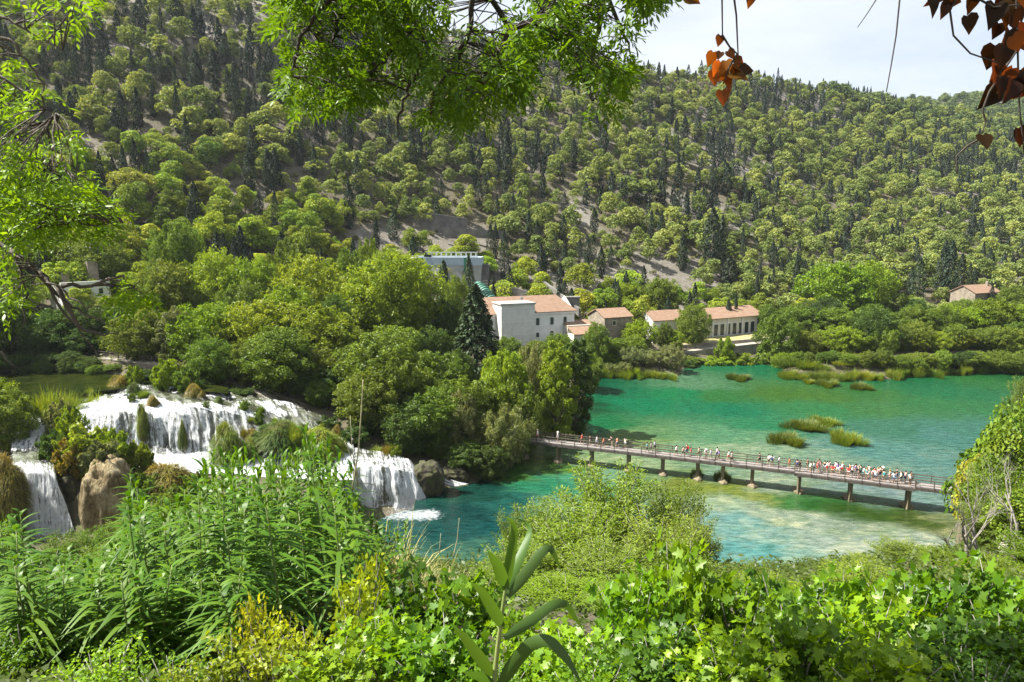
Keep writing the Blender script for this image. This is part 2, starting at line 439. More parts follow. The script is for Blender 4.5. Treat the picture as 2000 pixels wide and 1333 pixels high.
def lake():
    xs = np.arange(-28, 190, .55); ys = np.arange(66, 214, .55)
    X, Y = np.meshgrid(xs, ys)
    wx = X + (fbm(X / 5, Y / 3, 3) - .5) * 7 + (fbm(X / 1.3 + 5, Y / .8, 2) - .5) * 2.0
    wy = Y + (fbm(X / 5 + 40, Y / 3 + 9, 3) - .5) * 7 + (fbm(X / 1.3 + 15, Y / .8 + 3, 2) - .5) * 2.0
    num = np.zeros(X.shape + (3,)); den = np.zeros(X.shape)
    for px, row, c in BED:
        p = at_z(px, row, 0.0)
        w = 1.0 / (((wx - p[0]) / 1.25) ** 2 + (wy - p[1]) ** 2 + .6) ** 1.9
        num += w[..., None] * np.array(c) * (np.array([.62, .66, .50]) if row < 845 else (np.array([.80, .68, .52]) if px < 1000 else np.array([.74, .76, .74]))); den += w
    col = num / den[..., None] * .58
    # moss banks and drifting weed in the shallows
    n = fbm(X / 3.2 + 3, Y / 1.7 + 8, 4)
    k = np.clip((n - .56) * 6, 0, .75) * np.clip(sstep(66, 80, Y) * 1.0, 0, 1)
    moss = np.array([.07, .12, .015])
    shallow = np.clip(col.sum(-1) * 1.6 - .25, 0, 1)
    col = col * (1 - (k * .75 * shallow)[..., None]) + moss * (k * .75 * shallow)[..., None]
    k2 = np.clip((fbm(X / 2.2 + 31, Y / 1.2 + 2, 4) - .55) * 6, 0, .8) * shallow
    col = col * (1 - k2[..., None] * .6) + np.array([.40, .38, .22]) * k2[..., None] * .6
    # foam drifting from the foot of the fall, and sun sparkle painted as white speckle
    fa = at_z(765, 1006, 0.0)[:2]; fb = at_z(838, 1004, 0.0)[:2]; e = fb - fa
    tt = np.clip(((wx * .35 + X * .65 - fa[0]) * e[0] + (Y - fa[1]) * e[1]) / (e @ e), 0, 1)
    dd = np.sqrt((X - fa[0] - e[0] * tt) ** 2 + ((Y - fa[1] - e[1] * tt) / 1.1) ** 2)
    fq = at_z(850, 1060, 0); d2 = np.sqrt(((X - fq[0]) / 1.3) ** 2 + ((Y - fq[1]) / 1.5) ** 2)  # wide patch: painted sun sparkle mixed with foam
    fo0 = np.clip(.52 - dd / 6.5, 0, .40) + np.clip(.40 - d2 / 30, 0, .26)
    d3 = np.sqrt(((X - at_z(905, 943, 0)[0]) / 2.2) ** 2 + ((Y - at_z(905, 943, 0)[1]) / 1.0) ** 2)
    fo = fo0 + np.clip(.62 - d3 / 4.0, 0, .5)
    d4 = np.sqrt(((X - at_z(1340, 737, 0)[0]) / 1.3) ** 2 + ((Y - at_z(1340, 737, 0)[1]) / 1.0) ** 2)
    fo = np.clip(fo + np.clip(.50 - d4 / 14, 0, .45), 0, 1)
    inside = sdf(LAKE, X, Y) < 2.5
    ny, nx = X.shape
    i = np.arange(ny - 1)[:, None] * nx + np.arange(nx - 1)[None, :]
    Fc = np.stack([i, i + 1, i + nx + 1, i + nx], -1).reshape(-1, 4)
    Fc = Fc[inside[:-1, :-1].ravel()]
    V = np.stack([X, Y, np.zeros_like(X)], -1).reshape(-1, 3)
    used = np.unique(Fc); remap = np.zeros(len(V), int); remap[used] = np.arange(len(used))
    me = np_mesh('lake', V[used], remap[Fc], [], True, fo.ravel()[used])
    a = me.attributes.new('bed', 'FLOAT_COLOR', 'POINT')  # bed colours together with the painted tree shade and sky reflection
    c4 = np.concatenate([col.reshape(-1, 3), np.ones((col.size // 3, 1))], 1)[used]
    a.data.foreach_set('color', c4.astype(np.float32).ravel())
    me.materials.append(M['lake']); struct('lake', me)

def water_mat(name, base=None, foam=True, ripple=1.0, streak=None):
    m, nt, out = new_mat(name)
    tc = N(nt, 'ShaderNodeTexCoord')
    if base is None: col = N(nt, 'ShaderNodeAttribute', attribute_name='bed').outputs['Color']
    else:
        nn = noise(nt, .25, 5, .6, tc.outputs['Object']); col = ramp(nt, nn, base)
    # fine mottling of the bed
    mp = N(nt, 'ShaderNodeMapping'); mp.inputs['Scale'].default_value = (.7, 1.5, 1); nt.links.new(tc.outputs['Object'], mp.inputs[0])
    nb = noise(nt, .75, 9, .72, mp.outputs[0])
    col = mixrgb(nt, 1.0, col, ramp(nt, nb, [(.34, (.42, .55, .48)), (.5, (1, 1, 1)), (.66, (1.55, 1.4, 1.35))]), 'MULTIPLY')
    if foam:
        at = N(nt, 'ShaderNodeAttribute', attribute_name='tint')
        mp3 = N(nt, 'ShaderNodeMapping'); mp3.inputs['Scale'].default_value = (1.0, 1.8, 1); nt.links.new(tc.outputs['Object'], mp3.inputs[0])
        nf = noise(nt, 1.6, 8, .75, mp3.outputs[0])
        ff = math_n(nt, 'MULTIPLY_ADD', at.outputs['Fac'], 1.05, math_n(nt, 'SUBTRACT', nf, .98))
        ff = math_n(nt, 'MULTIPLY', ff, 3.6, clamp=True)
        col = mixrgb(nt, ff, col, (.50, .53, .55))  # one white for real foam and painted sparkle
    # ripples: longer across the wind
    mp2 = N(nt, 'ShaderNodeMapping'); mp2.inputs['Scale'].default_value = (.55, 1.25, 1); mp2.inputs['Rotation'].default_value = (0, 0, .12)
    nt.links.new(tc.outputs['Object'], mp2.inputs[0])
    r1 = noise(nt, 1.15, 3, .6, mp2.outputs[0]); r2 = noise(nt, 4.0, 3, .6, mp2.outputs[0])
    hgt = math_n(nt, 'MULTIPLY_ADD', r2, .3, r1)
    b = N(nt, 'ShaderNodeBump', inp={'Strength': 1.0, 'Distance': .42 * ripple}); nt.links.new(hgt, b.inputs['Height'])
    d = N(nt, 'ShaderNodeBsdfDiffuse'); nt.links.new(col, d.inputs['Color'])
    g = N(nt, 'ShaderNodeBsdfGlossy', inp={'Roughness': .06, 'Color': (.64, .66, .68, 1)}); nt.links.new(b.outputs[0], g.inputs['Normal'])
    fr = N(nt, 'ShaderNodeFresnel', inp={'IOR': 1.33}); nt.links.new(b.outputs[0], fr.inputs['Normal'])
    mx = N(nt, 'ShaderNodeMixShader'); nt.links.new(fr.outputs[0], mx.inputs[0])
    nt.links.new(d.outputs[0], mx.inputs[1]); nt.links.new(g.outputs[0], mx.inputs[2])
    nt.links.new(mx.outputs[0], out.inputs[0])
    return m

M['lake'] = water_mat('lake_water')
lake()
M['pool'] = water_mat('pool_water', [(.3, (.003, .008, .003)), (.5, (.020, .026, .004)), (.7, (.006, .013, .004))], False, .22)
def sheet_poly(name, P, z, mat):
    g = MB(); g.poly([(x, y, z) for x, y in P][::-1]); me = g.mesh(name, [mat])
    if me.polygons[0].normal.z < 0: me.flip_normals()
    struct(name, me)
sheet_poly('upper_pool', POOL, POOL_Z, M['pool'])

# ------------------------------------------------------------------ falling water
def resample(prof, n):
    P = np.array(prof, float)
    s = np.concatenate([[0], np.cumsum(np.linalg.norm(np.diff(P, axis=0), axis=1))])
    t = np.linspace(0, s[-1], n)
    return np.stack([np.interp(t, s, P[:, k]) for k in range(3)], 1)

def flow_sheet(cols, nu, nv, amp=.5, seed=0.0, off=(0, 0, 0), lump=1.0, smooth_u=True):
    """cols: list of (px, [(row, y), ...]) top to bottom -> grid of world points"""
    pts = []
    for px, prof in cols:
        pts.append(resample([at_y(p[2] if len(p) > 2 else px, p[0], p[1]) for p in prof], nv))
    pts = np.array(pts); k = np.linspace(0, len(cols) - 1, nu); i = np.clip(k.astype(int), 0, len(cols) - 2); f = (k - i)[:, None, None]
    f = f * f * (3 - 2 * f) * .5 + f * .5
    G = pts[i] * (1 - f) + pts[i + 1] * f
    d = np.gradient(G, axis=1); L = np.linalg.norm(d, axis=2) + 1e-6
    steep = np.abs(d[..., 2]) / L
    vlen = np.cumsum(L, axis=1); ulen = np.cumsum(np.linalg.norm(np.gradient(G, axis=0), axis=2), axis=0)
    U = ulen; Vv = vlen
    rid = fbm(U * .9 + seed, Vv * .18 + seed, 4) - .5           # ridges running down the flow
    lum = fbm(U * .55 + seed + 20, Vv * .5, 4) - .5
    G = G.copy()
    G[..., 1] -= (rid * amp * 1.6 * (.3 + steep) + lum * amp * .5)
    G[..., 2] += lum * amp * lump * (1.1 - steep * .7) + off[2]
    G[..., 1] += off[1]
    return G, U, Vv, steep

def grid_mesh(name, G, U, Vv, mat, tint):
    nu, nv, _ = G.shape
    i = np.arange(nu - 1)[:, None] * nv + np.arange(nv - 1)[None, :]
    Fc = np.stack([i, i + 1, i + nv + 1, i + nv], -1).reshape(-1, 4)
    me = np_mesh(name, G.reshape(-1, 3), Fc, [mat], True, tint.ravel())
    uv = me.uv_layers.new(name='flow')
    uvs = np.stack([U.ravel(), Vv.ravel()], 1)[Fc.ravel()]
    uv.data.foreach_set('uv', uvs.astype(np.float32).ravel())
    a = me.attributes.new('foam', 'FLOAT', 'POINT'); a.data.foreach_set('value', tint.ravel().astype(np.float32))
    return me

def fall_mat(name):
    m, nt, out = new_mat(name)
    uv = N(nt, 'ShaderNodeUVMap', uv_map='flow')
    at = N(nt, 'ShaderNodeAttribute', attribute_name='foam')
    mp = N(nt, 'ShaderNodeMapping'); mp.inputs['Scale'].default_value = (2.6, .33, 1); nt.links.new(uv.outputs[0], mp.inputs[0])
    s1 = noise(nt, 1.0, 8, .68, mp.outputs[0])
    mp2 = N(nt, 'ShaderNodeMapping'); mp2.inputs['Scale'].default_value = (1.8, 1.3, 1); nt.links.new(uv.outputs[0], mp2.inputs[0])
    s2 = noise(nt, 1.3, 8, .75, mp2.outputs[0])
    s = math_n(nt, 'ADD', math_n(nt, 'MULTIPLY', s1, .62), math_n(nt, 'MULTIPLY', s2, .38))
    a = math_n(nt, 'ADD', s, at.outputs['Fac'])
    a = math_n(nt, 'SUBTRACT', a, .93)
    fac = math_n(nt, 'MULTIPLY', a, 8.0, clamp=True)
    col = ramp(nt, s2, [(.3, (.46, .51, .55)), (.6, (.66, .68, .69))])
    d = N(nt, 'ShaderNodeBsdfDiffuse'); nt.links.new(col, d.inputs['Color'])
    tl = N(nt, 'ShaderNodeBsdfTranslucent', inp={'Color': (.60, .64, .66, 1)})
    b = N(nt, 'ShaderNodeBump', inp={'Strength': .9, 'Distance': .35}); nt.links.new(s, b.inputs['Height'])
    nt.links.new(b.outputs[0], d.inputs['Normal'])
    mx = N(nt, 'ShaderNodeMixShader', inp={0: .3}); nt.links.new(d.outputs[0], mx.inputs[1]); nt.links.new(tl.outputs[0], mx.inputs[2])
    # thin clear film over the rock between the white threads
    tp = N(nt, 'ShaderNodeBsdfTransparent', inp={'Color': (.86, .93, .9, 1)})
    gl = N(nt, 'ShaderNodeBsdfGlossy', inp={'Roughness': .15}); nt.links.new(b.outputs[0], gl.inputs['Normal'])
    film = N(nt, 'ShaderNodeMixShader', inp={0: .08}); nt.links.new(tp.outputs[0], film.inputs[1]); nt.links.new(gl.outputs[0], film.inputs[2])
    m3 = N(nt, 'ShaderNodeMixShader'); nt.links.new(fac, m3.inputs[0]); nt.links.new(film.outputs[0], m3.inputs[1]); nt.links.new(mx.outputs[0], m3.inputs[2])
    nt.links.new(m3.outputs[0], out.inputs[0])
    return m
M['fall'] = fall_mat('white_water')
M['tufa_wet'] = plain_mat('wet_tufa', [(.28, (.012, .010, .005)), (.45, (.04, .033, .012)), (.6, (.045, .052, .008)), (.75, (.10, .08, .035))], 1.6, .55, 1.0, bscale=3.5)
M['pale_rock'] = plain_mat('pale_rock', [(.3, (.22, .20, .17)), (.7, (.50, .47, .42))], .8, .9, .8)
M['tufa'] = plain_mat('tufa_rock', [(.25, (.07, .045, .02)), (.45, (.20, .14, .075)), (.6, (.30, .23, .13)), (.78, (.48, .42, .32))], .55, .9, 1.0, bscale=2.2)

def fall(name, cols, nu, nv, foamf, label, amp=.5, seed=0.0):
    G, U, Vv, st = flow_sheet(cols, nu, nv, amp, seed)
    foam = foamf(U / U.max(), Vv / Vv.max(axis=1, keepdims=True), st, U, Vv)
    o = link(name, grid_mesh(name, G, U, Vv, M['fall'], foam)); tag(o, label, 'waterfall')
    G2, U2, V2, s2 = flow_sheet(cols, nu // 2, nv // 2, amp * 1.0, seed, (0, .3, -.3), 1.0)
    r = struct('rock_ledge', grid_mesh('rock_ledge', G2, U2, V2, M['tufa_wet'], s2))
    return o

def f_main(u, v, st, U, Vv):
    base = .475 + .10 * (1 - st) + .05 * st
    # greenish shallow shelf above the lip
    base = base - .30 * np.clip(1 - np.abs(v - .22) / .10, 0, 1) * sstep(.12, .3, u) * (1 - sstep(.45, .6, u)) 
    base = base - .26 * sstep(.5, .75, u) * np.clip((fbm(U * .35, Vv * .45, 3) - .38) * 3, 0, 1)
    base = base - .34 * (1 - sstep(.22, .42, v)) * np.clip((fbm(U * .42 + 3, Vv * .5, 3) - .36) * 3, 0, 1)
    base = base - .20 * sstep(.35, .6, st) * np.clip((fbm(U * 1.1 + 13, Vv * .10, 3) - .54) * 6, 0, 1)
    base = base + .10 * sstep(.80, .97, v)
    base = base - .10 * np.clip((fbm(U * .8 + 7, Vv * .12 + 3, 3) - .52) * 5, 0, 1) * sstep(.4, .6, st)
    return base

fall('waterfall', [
    (150, [(772, 105), (795, 100), (812, 95.5), (835, 93.5), (850, 92.5)]),
    (200, [(762, 107), (790, 100.5), (808, 97), (845, 94.5), (862, 93)]),
    (245, [(755, 108.5), (780, 102), (804, 97), (868, 95), (885, 93.2)]),
    (290, [(752, 109), (779, 102.5), (805, 97), (880, 95), (905, 92.5)]),
    (340, [(756, 108), (777, 103), (804, 97.3), (884, 95), (920, 90.5)]),
    (400, [(762, 107), (780, 103), (800, 98.0), (884, 95), (925, 90)]),
    (440, [(768, 106.5), (785, 103), (803, 98.5), (886, 95), (925, 90)]),
    (490, [(772, 106), (790, 103), (812, 99.5), (850, 97), (888, 95), (930, 90)]),
    (540, [(780, 105.5), (800, 103), (826, 100), (858, 97.5), (890, 95), (932, 89.8)]),
    (600, [(798, 104.8), (818, 102.5), (845, 100), (870, 97.8), (895, 95), (935, 89.5)]),
    (650, [(820, 103.5), (840, 102), (858, 100), (878, 97.8), (900, 94.5), (938, 89.2)]),
    (690, [(850, 101.5), (862, 100), (873, 98.8), (886, 97), (904, 94), (938, 89.2)])],
    420, 150, f_main, 'broad white waterfall pouring over the tall tufa step behind the giant reeds', .85, 2.0)

def f_low(u, v, st, U, Vv):
    b = .55 + .08 * st
    b = b - .2 * np.clip((fbm(U * .7 + 3, Vv * .15, 2) - .55) * 5, 0, 1) * sstep(.5, .8, st) * (u > .3)
    b = b - .10 * (1 - st) + .14 * sstep(.85, 1, v)
    return b
fall('waterfall', [
    (655, [(878, 98.5), (892, 95.5), (915, 92.5), (945, 91.8), (992, 91.3)]),
    (690, [(876, 98.8), (890, 96), (912, 93), (944, 92.2), (996, 91.6)]),
    (725, [(880, 97.8), (893, 95.5), (914, 93), (944, 92.2), (1000, 91.6)]),
    (755, [(884, 97), (896, 95.2), (915, 93), (948, 92.2), (1004, 91.6)]),
    (780, [(890, 96.5), (902, 95), (918, 93.2), (952, 92.4), (1006, 91.7)]),
    (802, [(898, 96, 798), (908, 95), (924, 93.6, 806), (960, 92.6, 812), (1005, 91.9, 817)]),
    (815, [(908, 95.8, 806), (918, 95, 812), (932, 94, 818), (965, 93, 826), (1002, 92.2, 832)]),
    (824, [(920, 96, 812), (932, 95.2, 818), (950, 94.4, 826), (975, 93.4, 833), (998, 92.6, 838)])],
    220, 110, f_low, 'lower waterfall curtain dropping into the teal lake beside the bridge trees', .75, 9.0)

def f_left(u, v, st, U, Vv):
    b = .50 + .12 * np.clip(1 - np.abs(v - .12) / .1, 0, 1) + .07 * st
    b = b - .28 * np.clip(1 - np.abs(v - .42) / .08, 0, 1) + .16 * sstep(.8, 1, v)
    return b
fall('waterfall', [
    (22, [(816, 94.5, 48), (832, 92, 40), (866, 88, 22), (890, 85, 20), (914, 82.3, 22), (925, 81.7, 24), (985, 80.9, 26), (1045, 80.2, 28), (1075, 78.5, 20), (1100, 76.5, 10)]),
    (50, [(813, 95, 58), (830, 92.3, 56), (864, 88.3, 45), (888, 85.2, 42), (914, 82.3, 45), (924, 81.7, 46), (985, 80.9, 48), (1045, 80.2, 52), (1075, 78.5, 55), (1100, 76.5, 55)]),
    (75, [(812, 95, 66), (828, 92.4, 70), (862, 88.5, 68), (888, 85.3, 66), (915, 82.3, 70), (924, 81.7, 72), (985, 80.9, 78), (1045, 80.2, 84), (1075, 78.5, 90), (1100, 76.5, 95)]),
    (92, [(813, 95, 74), (830, 92.4, 82), (864, 88.3, 88), (890, 85.3, 88), (917, 82.3, 92), (926, 81.7, 95), (985, 80.9, 112), (1045, 80.2, 128), (1075, 78.5, 145), (1100, 76.5, 160)]),
    (105, [(815, 94.8, 80), (833, 92.2, 94), (868, 88, 104), (893, 85.2, 104), (919, 82.4, 104), (929, 81.9, 108), (985, 81.1, 128), (1042, 80.4, 148), (1070, 78.8, 175), (1100, 76.5, 200)])],
    170, 190, f_left, 'narrow waterfall in shade falling beside the big brown tufa boulder', .35, 30.0)

def f_rapid(u, v, st, U, Vv): return .40 + .1 * st + 0 * U
fall('rapids', [
    (1322, [(722, 187), (730, 183), (738, 178.5), (744, 175.5)]),
    (1340, [(716, 190), (727, 185), (737, 179), (746, 175)]),
    (1358, [(714, 191), (725, 186), (735, 180), (744, 176)]),
    (1372, [(714, 191), (722, 187), (731, 182), (738, 178.5)])], 50, 40, f_rapid, 'small white rapids running from the stream into the lake by the willow bush', .15, 50.)
fall('rapids', [
    (1528, [(690, 203), (694, 202), (699, 199)]), (1545, [(688, 203.5), (692, 202.5), (698, 199)]), (1556, [(688, 203.5), (692, 202.5), (697, 200)])],
    30, 24, f_rapid, 'little white weir of foam at the corner of the stone quay', .12, 60.)
fall('rapids', [
    (805, [(903, 99.5, 806), (912, 98, 812), (922, 97, 822), (934, 96, 838), (946, 95, 868), (950, 94.6, 890)]),
    (815, [(902, 99.8, 815), (910, 98.5, 824), (918, 97.5, 838), (930, 96.5, 858), (942, 95.6, 895), (945, 95, 915)])], 40, 60,
    lambda u, v, st, U, Vv: .40 + 0 * U + .1 * v, 'thin white rivulet running round the dark mossy rock', .15, 70.)
# ================================================================== FOLIAGE BUILDERS
def unit(a):
    return a / (np.linalg.norm(a, axis=-1, keepdims=True) + 1e-9)

def leaf_quads(C, Nn, L, W, T=None, r=None):
    """diamond leaves: centre C, normal Nn, length L, width W, long axis T"""
    r = r or rng
    n = len(C); Nn = unit(Nn)
    if T is None: T = r.normal(size=(n, 3))
    T = unit(T - Nn * (T * Nn).sum(1, keepdims=True)); B = np.cross(Nn, T)
    L = np.broadcast_to(L, (n,))[:, None]; W = np.broadcast_to(W, (n,))[:, None]
    sag = Nn * L * .12
    V = np.stack([C - T * L / 2 - sag, C + B * W / 2, C + T * L / 2 - sag, C - B * W / 2], 1).reshape(-1, 3)
    return V, np.arange(4 * n).reshape(-1, 4)

def blob_leaves(c, rad, n, size, upbias=.35, rand=.8, fill=.25, aspect=.6, shell=(.8, 1.06)):
    d = rng.normal(size=(n, 3)); d[:, 2] += upbias; d = unit(d)
    rr = rng.uniform(shell[0], shell[1], n); k = rng.random(n) < fill; rr[k] *= rng.random(k.sum()) ** .5
    C = np.asarray(c) + d * rr[:, None] * np.asarray(rad)
    nn = unit(d / np.asarray(rad)) * .9 + rng.normal(size=(n, 3)) * rand + np.array([0, 0, .3])
    s = size * rng.uniform(.7, 1.35, n)
    return C, nn, s, s * aspect

def crown_mesh(name, blobs, mat, upbias=.35, rand=.8, fill=.25, aspect=.6, tjit=.45, shell=(.8, 1.06)):
    """blobs: (centre, radii, n, leaf size)"""
    Cs, Ns, Ls, Ws, Ts = [], [], [], [], []
    for c, rad, n, size in blobs:
        C, nn, L, W = blob_leaves(c, rad, n, size, upbias, rand, fill, aspect, shell)
        t0 = rng.uniform(.2, .8)
        Cs.append(C); Ns.append(nn); Ls.append(L); Ws.append(W)
        Ts.append(np.clip(t0 + rng.normal(0, tjit * .5, n), 0, 1))
    V, Fc = leaf_quads(np.concatenate(Cs), np.concatenate(Ns), np.concatenate(Ls), np.concatenate(Ws))
    return np_mesh(name, V, Fc, [mat], False, np.repeat(np.concatenate(Ts), 4)), (V, Fc, np.repeat(np.concatenate(Ts), 4))

def limb_mesh(name, h, targets, r0, mat, lean=0.0, fork=.35, n=6, wig=.03):
    """tapered trunk with limbs running to the clump centres"""
    g = MB(); top = Vector((lean * h, 0, h * .8))
    pts = []
    for i in range(7):
        t = i / 6
        pts.append(Vector((lean * h * t * t + random.uniform(-wig, wig) * h * t, random.uniform(-wig, wig) * h * t, h * .82 * t)))
    pts[0].z = -.6
    g.tube(pts, [r0 * (1.25 if i == 0 else 1 - .8 * i / 6) for i in range(7)], n)
    for c in targets:
        c = Vector(c); t = max(fork * .6, min(.92, (c.z / (h * .82)) - .22 - .1 * random.random()))
        k = t * 6; i = min(5, int(k)); p = pts[i].lerp(pts[i + 1], k - i)
        m = p.lerp(c, .5) + Vector((random.uniform(-.03, .03) * h, random.uniform(-.03, .03) * h, -.04 * h + random.uniform(0, .05) * h))
        rr = r0 * (1 - .8 * t) * .55
        g.tube([p, m, c], [rr, rr * .65, rr * .25], 5, 0, False)
    return g.mesh(name, [mat], True)

class Proto:
    def __init__(s, kind, h, w, parts, raw=None): s.kind = kind; s.h = h; s.w = w; s.parts = parts; s.raw = raw

def make_pine(k, lod=False, fine=True):
    h = 9.0; blobs = []; sh = k % 3
    nb = 18 + k % 5
    for i in range(nb):
        t = (i + .5) / nb
        a = i * 2.4 + k
        if sh == 0:   z = .34 + .6 * t; R = 3.1 * math.sqrt(max(.05, 1 - (t - .15) ** 2)) * (1 - .25 * t)      # domed
        elif sh == 1: z = .46 + .48 * t; R = 3.5 * (1 - t ** 2.2) + .3                                          # umbrella
        else:         z = .30 + .64 * t; R = 2.6 * (1 - t) ** .7 + .4                                            # open, tall
        R *= random.uniform(.45, 1.15); z += random.uniform(-.06, .06)
        r = random.uniform(.8, 1.75) * (1.1 if sh < 2 else .95)
        blobs.append(((math.cos(a) * R, math.sin(a) * R, z * h), (r, r, r * random.uniform(.6, .9)), (62 if fine else 36) if lod else 250, (.72 if fine else 1.0) if lod else .42))
    me, raw = crown_mesh('pine_crown', blobs, M['pine'], .55, .75, .12, .55)
    tr = None if lod else limb_mesh('pine_trunk', h, [b[0] for b in blobs], .2, M['bark'], random.uniform(-.08, .08))
    return Proto('pine', h * 1.02, 8.0, {'trunk': tr, 'crown': me}, raw)

def make_cypress(k, lod=False):
    h = 12.0; n = 260 if lod else 1500
    z = rng.random(n) ** .9; R = (1.15 + .35 * (k % 3)) * np.clip(np.sin(PI * np.clip(z * .80 + .14, 0, 1)), 0, 1) ** .8 * (1 - z ** 4 * .6)
    a = rng.random(n) * 2 * PI; lump = 1 + .22 * np.sin(a * 3 + z * 17 + k) + .12 * np.sin(a * 5 - z * 31)
    rr = R * lump * rng.uniform(.75, 1.05, n)
    C = np.stack([np.cos(a) * rr, np.sin(a) * rr, z * h * .97 + .3], 1)
    Nn = np.stack([np.cos(a), np.sin(a), np.full(n, .25)], 1) + rng.normal(size=(n, 3)) * .45
    T = np.stack([np.cos(a) * .25, np.sin(a) * .25, np.ones(n)], 1) + rng.normal(size=(n, 3)) * .2
    s = (1.15 if lod else .5) * rng.uniform(.7, 1.3, n)
    V, Fc = leaf_quads(C, Nn, s, s * .38, T)
    tint = np.repeat(np.clip(.5 + .25 * np.sin(a * 3 + z * 17 + k) + rng.normal(0, .2, n), 0, 1), 4)
    me = np_mesh('cypress_crown', V, Fc, [M['cypress']], False, tint)
    tr = None
    if not lod:
        g = MB(); g.tube([(0, 0, -.8), (0, 0, 1.2), (.05, 0, h * .7)], [.2, .16, .05], 6); tr = g.mesh('cypress_trunk', [M['bark']], True)
    return Proto('cypress', h, 2.6 + .7 * (k % 3), {'trunk': tr, 'crown': me}, (V, Fc, tint))

def make_broad(k, nb=34, per=230, leaf=.36, h=9.0, w=9.0, low=.16, name='crown', mat='leaf', flat=.75, bark='bark', aspect=.6, irr=.25, upb=.35):
    """broadleaf crown: many leafy clumps over a lumpy dome with gaps between"""
    blobs = []
    for i in range(nb):
        t = (i + .5) / nb
        zz = 1 - 2 * t; rr = math.sqrt(1 - zz * zz); a = i * 2.39996 + k * 1.3
        q = random.uniform(.62, .88) * (1 + irr * math.sin(a * 2 + k) * .5)
        r = w * random.uniform(.075, .16)
        z = h * (low + (1 - low) * .5) + zz * h * (1 - low) * .5 * .86
        wd = 1 if zz > -.2 else .85
        cx, cy = rr * math.cos(a) * w * .5 * q * wd, rr * math.sin(a) * w * .5 * q * wd
        blobs.append(((cx, cy, z), (r, r, r * flat), per, leaf))
        for _ in range(4):          # loose sprays that break the outline
            d = Vector((rr * math.cos(a) + random.gauss(0, .6), rr * math.sin(a) + random.gauss(0, .6), zz + random.gauss(.3, .6))).normalized(); s_ = r * random.uniform(.25, .5)
            blobs.append(((cx + d.x * r * 1.15, cy + d.y * r * 1.15, z + d.z * r * 1.0), (s_, s_, s_), per // 9, leaf * .95))
    for i in range(nb // 4):
        a = random.random() * 6.3; R = random.uniform(0, .25) * w; r = w * .16
        blobs.append(((R * math.cos(a), R * math.sin(a), h * random.uniform(.45, .75)), (r, r, r), per // 2, leaf))
    me, raw = crown_mesh(name, blobs, M[mat], upb, .95, .3, aspect, .45, (.68, 1.16))
    tr = limb_mesh('trunk', h, [b[0] for b in blobs[::10]], .028 * h, M[bark], random.uniform(-.06, .06), .25)
    return Proto('broad', h, w, {'trunk': tr, 'crown': me}, raw)

def make_conifer(k):
    """dense pyramidal cypress-fir with drooping sprays"""
    h = 14.0; n = 9000
    z = rng.random(n) ** 1.15; a = rng.random(n) * 2 * PI
    arm = np.sin(a * 7 + np.floor(z * 16) * 2.1) * .5 + .5
    R = 3.4 * (1 - z) ** .8 * (.60 + .4 * arm) + .12
    rr = R * rng.uniform(.55, 1.0, n) ** .5
    C = np.stack([np.cos(a) * rr, np.sin(a) * rr, .6 + z * (h - .6) - rr * .18 + .35 * np.sin(z * 16 * 2 * PI) * rr / 3], 1)
    Nn = np.stack([np.cos(a) * .6, np.sin(a) * .6, np.full(n, .7)], 1) + rng.normal(size=(n, 3)) * .5
    T = np.stack([np.cos(a), np.sin(a), np.full(n, -.45)], 1) + rng.normal(size=(n, 3)) * .3
    s = .5 * rng.uniform(.6, 1.3, n)
    V, Fc = leaf_quads(C, Nn, s, s * .4, T); tint = np.repeat(np.clip(.35 + .4 * arm + rng.normal(0, .15, n), 0, 1), 4)
    me = np_mesh('conifer_crown', V, Fc, [M['cypress']], False, tint)
    g = MB(); g.tube([(0, 0, -.8), (0, 0, 2), (0, 0, h * .95)], [.35, .28, .04], 8)
    for i in range(40):
        zz = .08 + .85 * i / 40; aa = i * 2.4; L = 2.6 * (1 - zz) + .2
        g.tube([(0, 0, zz * h), (math.cos(aa) * L, math.sin(aa) * L, zz * h - L * .1)], [.07 * (1 - zz) + .015, .01], 4, 0, False)
    return Proto('conifer', h, 7.0, {'trunk': g.mesh('conifer_trunk', [M['bark']], True), 'crown': me})

def blades(C, D, L, W, droop, seg=4, tint=None):
    """grass / reed blades: root C, direction D, arching over by droop"""
    n = len(C); D = unit(D); t = np.linspace(0, 1, seg + 1)
    L = np.broadcast_to(L, (n,)); W = np.broadcast_to(W, (n,)); droop = np.broadcast_to(droop, (n,))
    hor = D.copy(); hor[:, 2] = 0; hl = np.linalg.norm(hor, axis=1, keepdims=True)
    rnd = unit(np.stack([rng.normal(size=n), rng.normal(size=n), np.zeros(n)], 1))
    hor = np.where(hl > .02, hor / (hl + 1e-6), rnd)
    side = np.cross(hor, np.array([0, 0, 1.0]))
    V = np.zeros((n, seg + 1, 2, 3))
    for i, tt in enumerate(t):
        # angle bends from D towards straight down
        P = C + D * (L * tt)[:, None] + (hor * (L * droop * tt ** 2 * .35)[:, None]) - np.array([0, 0, 1.0]) * (L * droop * tt ** 2.2 * .75)[:, None]
        wd = W * (min(1, .55 + tt * 2.2) * (1 - tt ** 2.4) + .02)
        V[:, i, 0] = P - side * (wd / 2)[:, None]; V[:, i, 1] = P + side * (wd / 2)[:, None]
    b = np.arange(n)[:, None] * (seg + 1) * 2 + np.arange(seg)[None, :] * 2
    Fc = np.stack([b, b + 1, b + 3, b + 2], -1).reshape(-1, 4)
    return V.reshape(-1, 3), Fc, (seg + 1) * 2

